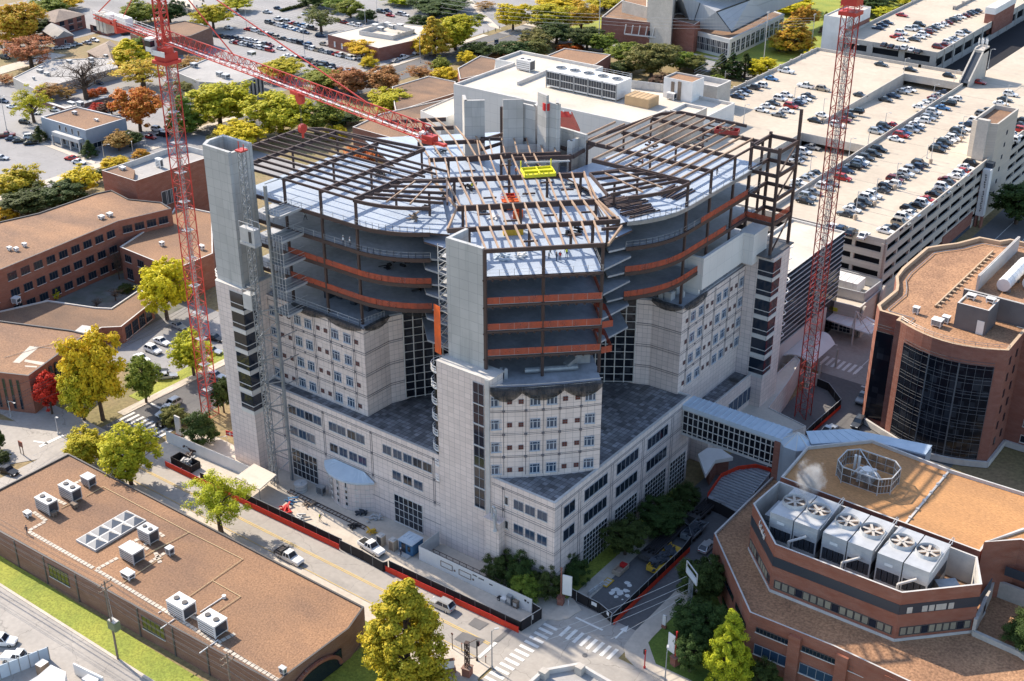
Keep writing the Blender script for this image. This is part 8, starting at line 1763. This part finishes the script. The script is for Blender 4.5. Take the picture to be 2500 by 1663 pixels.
def heap(b,n,r,h):
    for i in range(n):
        a=rk.uniform(0,6.28); d=rk.uniform(0,r); x,y=d*math.cos(a),d*math.sin(a); l=rk.uniform(.3,1.0); a=rk.uniform(0,6.28); b.bar((x-l*math.cos(a),y-l*math.sin(a),rk.uniform(.05,h)),(x+l*math.cos(a),y+l*math.sin(a),rk.uniform(.05,h)),rk.uniform(.1,.4),rk.uniform(.08,.35))
for (fx,fy,lab,m,n,r,h) in ((t5,(1125,245),'blue and white tangle of sheeting on the front deck','copper',9,1.4,.6),(t5,(1235,240),'white coil of hose and cable on the front deck','white',8,.9,.7),(t5,(1555,90),'black pile of tarps behind the front beam','black',8,1.3,.8),(t5,(1630,75),'small black bundle beside the front deck tarps','black',6,.6,.9)):
    loose('material_heap',lab,'material heap',P(fx(*fy),FD),lambda b:heap(b,n,r,h),0,M[m])
for (p,z,lab,m,n,r,h) in ((Pf(560,1080,FD),FD,'dark heap of tools beside the bent worker on the front deck','black',12,1.6,.9),(Pf(880,1430,FD),FD,'pale ring of hose and gear by the scissor lift','white',9,1.1,.5),(Pf(700,1360,FD),FD,'blue grey heap of gear near the deck edge','slate',9,1.,.8),(Pf(240,640,FD),FD,'scattered dark gear on the rear strip of deck','slate',9,1.6,.4),(P((480+1680*.26786,300+480*.26786),WZ),WZ,'dark heap of tarps on the wing deck under the long beams','black',12,2.2,.9),(P((480+1990*.26786,300+880*.26786),WZ),WZ,'tan machine with dark frame at the curved deck edge','wood',9,1.2,1.5),(P((480+2070*.26786,300+790*.26786),WZ),WZ,'brown bundle of fittings at the curved deck edge','steel',8,1.2,.6),(P((1400+700*.26786,260+380*.26786),WZ),WZ,'rust coloured crate stack on the mirrored wing deck','steel',8,1.5,1.6),(P((480+1900*.26786,300+1285*.26786),46.1),46.1,'black tarp heap on the open floor by the front tower','black',12,2.0,1.0),(P((480+1750*.26786,300+1330*.26786),46.1),46.1,'small black heap on the open floor by the net','black',7,1.,.6),(P((500+1960*.26786,640+240*.26786),41.3),41.3,'black tarp heap on the lowest netted floor','black',11,1.8,.9),(P((1450+230*.26786,600+310*.26786),41.3),41.3,'black heap and bin on the mirrored lowest netted floor','black',10,1.2,1.3)):
    loose('material_heap',lab,'material heap',p,lambda b:heap(b,n,r,h),0,M[m])
for k,(x,y,n,rz,lab) in enumerate(((500,880,9,.1,'fanned bundle of dark steel beams on the pale wing deck'),(900,790,8,.5,'bundle of brown steel beams by the curved wing edge'),(420,870,7,-.2,'scattered dark steel beams in the shade of the wing deck'),(600,960,5,.2,'loose steel beams laid along the pale curved edge'),(330,850,6,.3,'short steel beams by the front tower side'))):
    p=P((1400+x*.26786,260+y*.26786),WZ); t=thing('beam_stack',lab,'steel beams',p,math.pi/2-.5+rz)
    for i in range(n): b=MB(); b.bar((-3.2+rk.uniform(-.6,.6),i*.62-n*.3,.12),(3.2+rk.uniform(-.6,.6),i*.62-n*.3+rk.uniform(-.7,.7),.12+.02*i),.22,.25); b.build('beam',M['steel'],t,world=False)
t=thing('crane_basket','red and yellow lifting basket lying in the mirrored wing roof steel','basket',P((1400+1400*.26786,260+240*.26786),60.4),.3); b=MB(); openbin(b,4.6,2.2,.8); b.build('basket',M['redwhite'],t,world=False); b=MB(); heap(b,12,1.6,1.1); b.build('timber',M['wood'],t,world=False)
loose('red_lamp','red boxed warning light on the tallest concrete core','light',Pf(1490,140,66),lambda b:(b.tube((0,0,0),(0,0,1.4),.75,8),b.tube((0,0,1.4),(0,0,1.7),.4,8)),0,M['redsign'])
loose('steel_plank','long pale steel plank lying across the beams by the yellow rack','plank',Pf(1500,765,59.1),lambda b:(b.box(-4.2,4.2,-.35,.35,0,.12),b.box(-4.2,4.2,-.38,-.3,.12,.3)),math.pi/4-.02,M['galv2'])
# ================= SITE YARD =================
def site(x,y,fn=t7,z=.05): return P(fn(x,y),z)
t=thing('site_canopy','white flat canopy roof on posts over the hoist entrance','canopy',site(1720,240)); b=MB(); q=[P(t7(*v),3.2) for v in ((1575,200),(1700,110),(1850,185),(1735,285))]; o=t.location; b.prism(ccw([(p[0]-o.x,p[1]-o.y) for p in q]),3.1,3.3); b.build('roof',M['whiteroof'],t,world=False); b=MB()
for p in q: b.bar((p[0]-o.x,p[1]-o.y,0),(p[0]-o.x,p[1]-o.y,3.1),.12)
b.build('post',M['galv'],t,world=False)
loose('rubble_skip','dark open skip full of pale rubble behind the red mesh','skip',site(1245,120),lambda b:openbin(b,6,2.4,1.5),0,M['black'])
t=bpy.data.objects['rubble_skip']; b=MB(); heap(b,22,1.4,1.5); b.build('rubble',M['rim'],t,world=False)
loose('material_heap','row of red and dark site machines by the white hoarding','material heap',site(1290,35),lambda b:heap(b,14,2.2,1.4),0,M['steel'])
t=thing('water_tank','round pale tank standing against the hospital wall','tank',site(2015,285)); b=MB(); b.tube((0,0,0),(0,0,1.6),1.25,20); b.tube((0,0,1.6),(0,0,1.68),1.3,20); b.tube((0,0,1.68),(0,0,1.9),.3,10); b.build('drum',M['galv2'],t,world=False); b=MB(); b.tube((0,0,.5),(0,0,.6),1.28,20); b.tube((0,0,1.1),(0,0,1.2),1.28,20); b.build('band',M['galv'],t,world=False)
unit('generator','grey site generator with dark grilles against the hospital wall',site(2150,310),1.6,1.1,1.8,'galv')
t=thing('ladder','long dark ladder lying along the sunny yard','ladder',site(2120,400)); a=Vector(site(1930,290))-t.location; c=Vector(site(205,545,t8))-t.location; b=MB(); s=(c-a).normalized().cross(Vector((0,0,1)))*.45
for k in (-1,1): b.bar(a+s*k+Vector((0,0,.15)),c+s*k+Vector((0,0,.15)),.12)
for i in range(23): p=a+(c-a)*(i+.5)/23; b.bar(p+s+Vector((0,0,.15)),p-s+Vector((0,0,.15)),.1)
b.build('rail_frame',M['steel'],t,world=False)
loose('material_heap','red and white heap of scaffold gear beside the black fence','material heap',site(1915,430),lambda b:heap(b,16,1.8,.9),0,M['redsign'])
loose('material_heap','pale tangle of wire frames near the black fence','material heap',site(2010,480),lambda b:heap(b,14,1.6,.5),0,M['galv2'])
loose('material_heap','brown timber offcuts in the middle of the yard','material heap',site(2050,385),lambda b:heap(b,10,1.3,.4),0,M['wood'])
loose('material_heap','blue tarp heap in the shaded corner of the yard','material heap',site(1950,365),lambda b:heap(b,8,1.,.7),0,M['bluebox'])
loose('material_heap','pale sacks and pipes at the foot of the hospital wall','material heap',P(t8(270,480),.05),lambda b:heap(b,12,1.8,.5),0,M['galv2'])
loose('material_heap','dark boxes at the foot of the curved entrance bay','material heap',P(t8(170,445),.05),lambda b:heap(b,9,1.,.6),0,M['slate'])
loose('material_heap','tan water cooler crate and planks by the small booths','material heap',P(t8(235,575),.05),lambda b:heap(b,9,.8,1.0),0,M['yellow_bin'])
loose('material_heap','black sacks by the end of the ladder','material heap',P(t8(125,535),.05),lambda b:heap(b,8,1.,.5),0,M['black'])
def booth(b,w,d,h): b.box(-w/2,w/2,-d/2,d/2,.1,h); b.box(-w/2-.05,w/2+.05,-d/2-.05,d/2+.05,0,.1)
for (x,y,lab,m) in ((305,650,'portable toilet booth with a dark door, first beside the white pickup','tanbox'),(385,680,'tan portable toilet booth next to the blue cabin','tanbox')):
    p=P(t8(x,y),.05); t=thing('portable_toilet',lab,'portable toilet',p,0); b=MB(); booth(b,1.2,1.2,2.1); b.build('booth',M[m],t,world=False); b=MB(); b.box(-.45,.45,-.64,-.6,.15,1.9) if x<350 else b.box(-.42,.42,-.63,-.6,.2,1.85); b.build('door',M['slate' if x<350 else 'wood'],t,world=False); b=MB(); b.box(-.65,.65,-.65,.65,2.1,2.2); b.box(-.4,.4,-.4,.4,2.2,2.32); b.build('roof',M['rim'],t,world=False)
p=P(t8(500,690),.05); t=thing('site_cabin','blue site cabin with pale roof panels beside the white hoarding','cabin',p,0); b=MB(); b.box(-1.6,1.6,-1.3,1.6,.2,2.5); b.build('wall',M['bluebox'],t,world=False); b=MB(); b.box(-1.7,1.7,-1.5,1.7,2.5,2.65)
for i in range(4): b.box(-1.5+i*.8,-1.0+i*.8,-.2,1.2,2.65,2.72)
b.build('roof',M['copper'],t,world=False); b=MB(); b.box(-.9,.0,-1.36,-1.3,.3,2.2); b.box(.5,1.1,-1.36,-1.3,.9,2.0); b.build('door',M['glass'],t,world=False); b=MB(); b.box(-1.2,1.2,-2.3,-1.3,0,.22); b.build('step',M['rim'],t,world=False)
for x,y,lab,m,w,h in ((1180,1035,'grey electrical cabinet against the white hoarding','galv',.9,1.9),(1215,1060,'brown plywood panel leaning on the white hoarding','wood',.9,1.4),(1130,1025,'white box unit at the foot of the hoarding','white',1.0,.7),(1105,1008,'small black box at the foot of the hoarding','black',.6,.5)):
    p=P(t8(x,y),.05); t=thing('site_box',lab,'box',(p[0],139.0,.05)); b=MB(); b.box(-w/2,w/2,-.35,.3,.05,h); b.box(-w/2-.03,w/2+.03,-.4,.33,h,h+.06); b.build('body',M[m],t,world=False); b=MB(); b.box(-w/2+.1,w/2-.1,-.38,-.35,h*.3,h*.8); b.build('panel',M['rim'],t,world=False)
loose('scaffold_rack','dark scaffold rail standing behind the white hoarding','rack',(-117,141.2,0),lambda b:[b.bar((-6,0,h),(9,0,h),.08) for h in (.6,1.3,2.0)]+[b.bar((x,0,0),(x,0,2.0),.08) for x in np.arange(-6,9.1,1.5)],0,M['steel'])
# trailers in the shaded street
def trailer(c,label,L,rz,load,m,lm):
    t=thing('flatbed_trailer',label,'trailer',c,rz); b=MB(); b.box(-L/2,L/2,-1.2,1.2,.9,1.1); b.box(-L/2,L/2,-1.25,-1.15,1.1,1.5); b.box(-L/2,L/2,1.15,1.25,1.1,1.5); b.box(-L/2,-L/2+.1,-1.2,1.2,1.1,1.5); b.box(-L/2-.06,-L/2,-1.25,1.25,.5,1.1); b.build('bed',M[m],t,world=False)
    for x in (-L/2+1.2,-L/2+2.4,L/2-2.5):
        for s in (-1,1): b=MB(); b.tube((x,s*.85,.45),(x,s*1.15,.45),.45,12); b.build('wheel',M['tyre'],t,world=False)
    if load=='pipes':
        for i in range(5): b=MB(); b.tube((-L/2+1.5+(i%2),-.85+i*.42,1.42),(L/2-.6-(i%3)*.5,-.85+i*.42,1.42),.24,9); b.build('pipe',M[lm],t,world=False)
    else:
        b=MB(); heap(b,40,1.0,.6); b.v=[(v[0]*L/2.6,v[1],v[2]+1.1) for v in b.v]; b.build('load',M[lm],t,world=False)
    return t
trailer(P(t8(2190,650),.1),'dark trailer loaded with long black pipes in the shaded street',13,Q,'pipes','rimdark','black')
trailer(P(t9(200,450),.1),'farther dark trailer with short black pipes by the ribbed canopy',7,Q,'pipes','rimdark','black')
trailer(P(t8(2200,770),.1),'yellow edged trailer filled with dark rubble beside the black fence',8.5,Q,'rubble','yellow_bin','slate')
trailer(P(t9(150,580),.1),'grey trailer with scrap metal behind the black fence',6,Q,'rubble','galv','slate')
t=thing('pallet_cage','red and tan drum cage on the pavement of the shaded street','cage',P(t8(1905,825),.15),Q); b=MB(); openbin(b,3.2,1.5,.9); b.build('cage',M['tanbox'],t,world=False); b=MB(); b.box(.6,1.4,-.6,.6,.3,1.0); b.build('red_box',M['redsign'],t,world=False)
t=thing('pallet','yellow framed pallet with three pale panels on the pavement','pallet',P(t8(1815,905),.15),Q); b=MB(); b.box(-1.2,1.2,-.7,.7,0,.15); b.build('frame',M['yellow_bin'],t,world=False); b=MB()
for i in range(3): b.box(-1+i*.7,-.5+i*.7,-.5,.5,.15,.2)
b.build('panel',M['rim'],t,world=False)
for i in range(3): loose('barrier_block',('pale concrete block nearest the yellow pallet','middle pale concrete block beside the shaded kerb','pale concrete block nearest the corner fence')[i],'barrier',P(t8(1775-i*35,925+i*25),.15),lambda b:b.prism([(-.7,-.25),(.7,-.25),(.7,.25),(-.7,.25)],0,.5) or b.box(-.6,.6,-.15,.15,.5,.75),Q,M['rim'])
st=MB(); r_=random.Random(9); c=P(t8(1895,965),.075)
for i in range(22): a=r_.uniform(0,6.28); d=r_.uniform(0,2.3); x,y=c[0]+d*math.cos(a)*.8,c[1]+d*math.sin(a)*1.3; s=r_.uniform(.2,.7); st.face([(x+s*math.cos(k)*r_.uniform(.6,1),y+s*math.sin(k)*r_.uniform(.6,1),.076+i*.0004) for k in np.arange(0,6.2,.9)])
struct('road_plaster_splash',st,M['mark'])
# ================= STREET FURNITURE, POLES, WIRES =================
def lamp(c,h,label,arm=2.2,rz=0,m='galv2',two=False):
    t=thing('street_lamp',label,'street lamp',c,rz); b=MB(); b.tube((0,0,0),(0,0,h),.12,8,0,.07); b.tube((0,0,0),(0,0,.4),.22,8); b.build('pole',M[m],t,world=False)
    for s in ((1,-1) if two else (1,)):
        b=MB(); b.path([(0,0,h-.3),(s*arm*.5,0,h+.15),(s*arm,0,h+.2)],.05,6); b.build('arm',M[m],t,world=False); b=MB(); b.box(s*arm-.35,s*arm+.35,-.16,.16,h+.12,h+.26); b.build('lamp_head',M['galv2'],t,world=False)
    return t
def lampf(fn,bx,by,ty,z,label,**k):
    c=P(fn(bx,by),z); h=zat(c[0],c[1],fn(0,ty)[1])-z; return lamp(c,max(4,h),label,**k)
lampf(t1,703,1100,965,0,'double armed street lamp by the shaded blue grey office',rz=.3,arm=2.5); lampf(t1,893,1045,965,0,'single street lamp between office and plant building',rz=2.5); lampf(t1,978,995,900,0,'short street lamp behind the crane mast street'); lampf(t1,45,870,640,0,'tall grey lamp pole at the photo edge',m='galv'); 
lampf(t1,1650,185,30,0,'tall lot lamp post beside the yellow lot tree'); lampf(t1,2040,380,170,0,'tall lot lamp post amid the car rows'); lampf(t2,565,420,235,0,'street lamp by the clinic and waiting van',rz=1); lampf(t2,277,150,0,0,'lamp post beyond the clinic roof'); lampf(t2,198,165,50,0,'lamp post at the lot behind the clinic')
for i,(bx,by,ty,l) in enumerate(((1310,985,845,'deck lamp at the end of the low divider wall'),(1183,1062,925,'deck lamp above the dark ramp opening'),(1425,850,755,'deck lamp beside four cars on the deck'),(1745,680,565,'deck lamp on the divider in the ramp row'),(1550,500,390,'deck lamp by the far bridge deck'),(1885,560,470,'deck lamp at the slanted stair tower'),(2115,460,330,'tall lamp by the garage end trees'),(925,1150,1050,'deck lamp behind the crane mast'),(480,830,700,'thin bent lamp by the panelled stair box'),(820,665,595,'low lamp in the short car rows'),(1215,390,300,'lamp by the crane mast and white stair block'),(1705,1060,1000,'low lamp at the barrel stand in the centre row'),(2235,720,620,'lamp on a tan base in the long deck row'),(1500,1270,1190,'lamp on a tan base beside the white SUV row'))):
    lampf(t3,bx,by,ty,18,l,arm=1.2)
for i,(x,y,l) in enumerate(((1225,1470,'tan concrete lamp base at the near end of the centre row'),(1355,1380,'tan concrete lamp base between the centre row cars'),(1490,1270,'tan concrete lamp base by the white SUV in the centre row'),(1730,1095,'tan concrete lamp base at the far end of the centre row'),(1930,945,'tan concrete lamp base in the long far row'),(2230,725,'tan concrete lamp base near the far deck end'),(1005,820,'tan concrete lamp base beside the crane mast'))):
    c=P(t3(x,y),18); t=thing('lamp_base',l,'bollard',c); b=MB(); b.tube((0,0,0),(0,0,1.2),.5,10); b.tube((0,0,1.2),(0,0,1.35),.4,10); b.build('plinth',M['tanbox'],t,world=False); b=MB(); b.tube((0,0,1.35),(0,0,7.5),.09,6); b.bar((0,0,7.4),(1,0,7.5),.12); b.build('pole',M['galv2'],t,world=False)
# junction furniture
t=thing('banner_post','tall white blank banner sign on a dark red post by the dark shrubs','sign',P(t8(1505,1045),.15),.25); b=MB(); b.tube((0,0,0),(0,0,7.2),.13,8); b.tube((0,0,7.2),(0,0,7.6),.18,8); b.build('pole',M['brick'],t,world=False); b=MB(); b.box(.25,1.9,-.08,.08,2.2,6.2); b.build('banner',M['white'],t,world=False); b=MB(); b.box(-.5,.5,-.5,.5,0,1.3); b.box(-.6,.6,-.6,.6,1.3,1.45); b.build('pedestal',M['brick'],t,world=False)
t=thing('banner_post','white banner sign on a brick pedestal in the shaded lawn','sign',P(t9(20,1450),.15),math.radians(165)); b=MB(); b.tube((0,0,0),(0,0,6.2),.12,8); b.tube((0,0,6.2),(0,0,6.6),.16,8); b.build('pole',M['redsign'],t,world=False); b=MB(); b.box(.25,1.7,-.08,.08,1.9,5.4); b.build('banner',M['white'],t,world=False); b=MB(); b.box(-.55,.55,-.55,.55,0,1.5); b.box(-.65,.65,-.65,.65,1.5,1.65); b.build('pedestal',M['brick'],t,world=False)
t=thing('info_post','short white information post at the kerb of the shaded street','sign',P(t8(2195,1205),.15)); b=MB(); b.box(-.3,.3,-.12,.12,.6,2.6); b.build('panel',M['white'],t,world=False); b=MB(); b.box(-.4,.4,-.2,.2,0,.6); b.build('base',M['brick'],t,world=False)
def signal(c,label,rz,h=3.4,m='redsign',arm=0):
    t=thing('traffic_signal',label,'traffic signal',c,rz); b=MB(); b.tube((0,0,0),(0,0,h),.1,8); b.tube((0,0,0),(0,0,.35),.2,8); 
    if arm: b.path([(0,0,h),(arm,0,h+.3)],.07,6)
    b.build('pole',M[m],t,world=False); b=MB(); b.box(.05,.4,-.18,.18,h-.9,h-.05); b.build('signal_head',M['black'],t,world=False)
    b=MB(); [b.tube((.4,0,h-.75+.27*k),(.43,0,h-.75+.27*k),.09,8) for k in range(3)]; b.build('lens',M['redsign'],t,world=False); return t
signal(P(t8(2065,1475),.15),'dark red signal post at the sunlit pavement corner',2.5,3.6); signal(P(t8(945,1425),.15),'dark signal post with pedestrian head beside the stop line',.4,4.0,'black')
t=thing('signal_tower','brown lattice signal column on a brick pedestal by the big tree','street column',P(t8(880,1520),.15),.2); b=MB(); lattice(b,(0,0,1.6),(0,0,6.3),.55,.7,.1,.07); b.box(-.35,.35,-.35,.35,6.3,6.5); b.bar((0,0,6.2),(1.3,1.0,6.9),.1); b.bar((0,0,3.2),(1.2,.9,3.2),.1); b.build('column',M['steel'],t,world=False); b=MB(); b.box(-.65,.65,-.65,.65,0,1.5); b.box(-.75,.75,-.75,.75,1.5,1.65); b.build('pedestal',M['brick'],t,world=False)
t=thing('monument_sign','low white panel sign on a stone base under the big tree','sign',P(t8(730,1510),.12),math.radians(50)); b=MB(); b.box(-1.5,1.5,-.2,.2,1.0,2.5); b.build('panel',M['white'],t,world=False); b=MB(); b.box(-1.7,1.7,-.4,.4,0,1.0); b.box(-1.6,1.6,-.25,.25,2.5,2.65); b.build('base',M['brick_brown'],t,world=False)
for i,(x,y,h,l) in enumerate(((780,1345,3.2,'thin brown sign post on the grass verge by the junction'),(843,1365,1.6,'short brown post on the grass verge'),(1003,1440,1.3,'short post at the pavement corner'),(1555,1055,1.0,'small white hydrant post in front of the corner fence'))):
    t=thing('sign_post',l,'post',P(t8(x,y),.15)); b=MB(); b.tube((0,0,0),(0,0,h),.07,6); b.build('pole',M['steel' if i<3 else 'white'],t,world=False); b=MB(); b.box(-.2,.2,-.03,.03,h-.35,h) if i<1 else b.tube((0,0,h),(0,0,h+.1),.12,8); b.build('cap',M['brick' if i<3 else 'rim'],t,world=False)
lamp(P(t8(1045,1475),.15),7.5,'street lamp with a round head at the crossing corner',.8,1.,'galv')
lamp(P(t8(2200,1590),.15),6.5,'street lamp at the bottom corner pavement',1.2,2.,'galv')
lampf(t4,75,1310,1265,0,'small lamp at the brick office lawn'); lampf(t4,390,1425,1340,.1,'grey lamp post at the curved entry road',arm=.6); lampf(t4,682,1310,1240,0,'thin post on the lawn before the golden trees',arm=.5)
t=thing('banner_post','pale vertical sign slab in the shrubs at the crossing','sign',P(t4(1200,1435),.05)); b=MB(); b.box(-.8,.8,-.15,.15,.3,4.6); b.build('panel',M['rim'],t,world=False); b=MB(); b.box(-1,1,-.3,.3,0,.3); b.build('base',M['brick'],t,world=False)
t=thing('banner_post','brown framed sign on two legs at the entry corner','sign',P(t4(150,1560),.1)); b=MB(); b.box(-.6,.6,-.1,.1,1.8,3.0); b.build('panel',M['brick_warm'],t,world=False)
for s in (-.5,.5): b=MB(); b.box(s-.06,s+.06,-.06,.06,0,1.8); b.build('leg',M['steel'],t,world=False)
t=thing('barrier_sign','red and white road closed board by the crane base','sign',P(t4(1545,1480),.05),.2); b=MB(); b.box(-1.0,1.0,-.05,.05,1.5,2.6); b.build('board',M['redsign'],t,world=False); b=MB(); b.box(-.2,.2,-.07,-.05,1.7,2.4); b.box(-.8,.8,-.07,-.05,2.0,2.15); b.bar((-.9,0,0),(-.9,0,1.5),.08); b.bar((.9,0,0),(.9,0,1.5),.08); b.bar((-.9,0,1.3),(-5,-2.5,.4),.1); b.build('cross',M['white'],t,world=False)
# lit frame billboard by the brick plant building
c=P(t9(105,1210),.1); h=zat(c[0],c[1],t9(0,880)[1]); t=thing('sign_gantry','blue white framed sign on a lattice pole among dark trees','sign',c,math.radians(-35)); b=MB(); lattice(b,(0,0,0),(0,0,h),.5,.9,.09,.06); b.build('lattice_pole',M['galv'],t,world=False); b=MB(); 
for a_,c_ in (((-1.9,0,h),(1.9,0,h)),((-1.9,0,h+2.2),(1.9,0,h+2.2)),((-1.9,0,h),(-1.9,0,h+2.2)),((1.9,0,h),(1.9,0,h+2.2)),((-1.9,0,h+1.1),(1.9,0,h+1.1))): b.bar(a_,c_,.16)
b.build('frame',M['galv2'],t,world=False); b=MB(); b.box(-1.8,1.8,-.06,.06,h+.1,h+1.0); b.build('panel',M['copper'],t,world=False)
# power poles and wires
def pole(c,h,label,arms=2,m='wood',extra=None):
    t=thing('utility_pole',label,'utility pole',c); b=MB(); b.tube((0,0,0),(0,0,h),.2,8,0,.13); b.build('pole',M[m],t,world=False); b=MB()
    for k in range(arms): b.box(-.08,.08,-1.3,1.3,h-.6-k*1.1,h-.45-k*1.1); [b.tube((0,y,h-.45-k*1.1),(0,y,h-.2-k*1.1),.07,6) for y in (-1.2,-.5,.5,1.2)]
    b.build('crossarm',M[m],t,world=False)
    if extra:
        b=MB(); b.box(-.9,.9,-.2,.9,h*.38,h*.38+1.6); b.build('transformer_box',M['ol_box'],t,world=False); b=MB(); b.box(-.8,.8,-.1,.8,h*.38+1.6,h*.38+1.72); b.bar((0,.4,h*.38+1.7),(0,.1,h-1),.06); b.bar((-.5,.4,h*.38+1.7),(-.3,.1,h-1),.06); b.build('lid',M['rim'],t,world=False)
    return t
M['ol_box']=mat('olive_green_box',(.22,.24,.13),(.18,.2,.11),sc=.6)
def wires(label,pts_list,r=.03,group=None):
    t=thing('power_line',label,'power line',pts_list[0][0],group=group)
    for a,c in pts_list:
        b=MB(); n=14; L=math.dist(a,c); sag=L*.018; b.path([tuple(a[i]+(c[i]-a[i])*k/n-(sag*4*(k/n)*(1-k/n) if i==2 else 0)-t.location[i] for i in range(3)) for k in range(n+1)],r,4); b.build('wire',M['rimdark'] if r<.04 else M['rim'],t,world=False)
    return t
c=P(t7(790,1415),.1); h1=zat(c[0],c[1],t7(0,895)[1]); pole(c,h1,'wooden utility pole with a green transformer box on the grass strip',2,'wood',True); p1c=c
c2=(c[0]+27,c[1]+.4,.1); pole(c2,h1-.6,'wooden utility pole at the bottom edge with tangled fittings',2,'wood')
ws=[]
for k,(dy,z) in enumerate(((-1.2,h1-.3),(-.5,h1-.3),(.5,h1-.3),(1.2,h1-.3),(-1.1,h1-1.4),(1.1,h1-1.4),(0,h1-3.2),(0,h1-4.2))):
    ws+=[((c[0],c[1]+dy,z),(c[0]-52,c[1]+dy-.5,z+.2)),((c[0],c[1]+dy,z),(c2[0],c2[1]+dy,z-.6)),((c2[0],c2[1]+dy,z-.6),(c2[0]+45,c2[1]+dy,z))]
wires('pale power lines strung along the brown building to its pole',ws,.03)
pole((c[0]-52,c[1]-.5,.1),h1+.2,'wooden utility pole beyond the corner of the brown building',2) if False else None
ws=[]
for y0,y1 in ((1215,430),(1235,455),(1255,480),(1130,560) ,(1300,640)): ws.append((P(t4(-40,y0+15),10),P(t4(1455,y1),10)))
wires('power lines sweeping past the golden trees towards the crane',ws,.035)
for (x0,y0,x1,y1) in ((0,0,0,0),): pass
ws=[(P(t8(1300,1280),8),P(t9(100,860),8.5)),(P(t8(1400,1290),8),P(t9(120,905),8.2)),(P(t8(1520,1300),8),P(t9(110,950),8)),(P(t8(1840,1280),7),P(t9(60,1010),7.8))]
wires('pale cables running from the sign gantry over the crossing',ws,.04)
for fn,bx,by,ty,l in ((t2,1760,270,-10,'tall pale pole before the brick hall'),(t3,607,500,75,'tall pale pole behind the garage parapet'),(t3,930,360,90,'tall pale pole past the orange tree by the garage'),(t3,352,590,475,'short pole at the white boxed penthouse trees')):
    c=P(fn(bx,by),.0); pole(c,zat(c[0],c[1],fn(0,ty)[1]),l,1 if ty<400 else 0,'galv2')
A_=P(t2(1765,100),14); 
ws=[]
for k in range(4): a=P(t2(1770,95+k*22),15-k); c=P(t3(635,115+k*22),15-k); d=P(t3(955,120+k*16),15-k); ws+=[(a,c),(c,d),(a,P(t2(700,-10+k*30),15-k)),(c,P(t3(150,470+k*18),15-k))]
wires('thin power lines crossing above the brick hall trees',ws,.05)
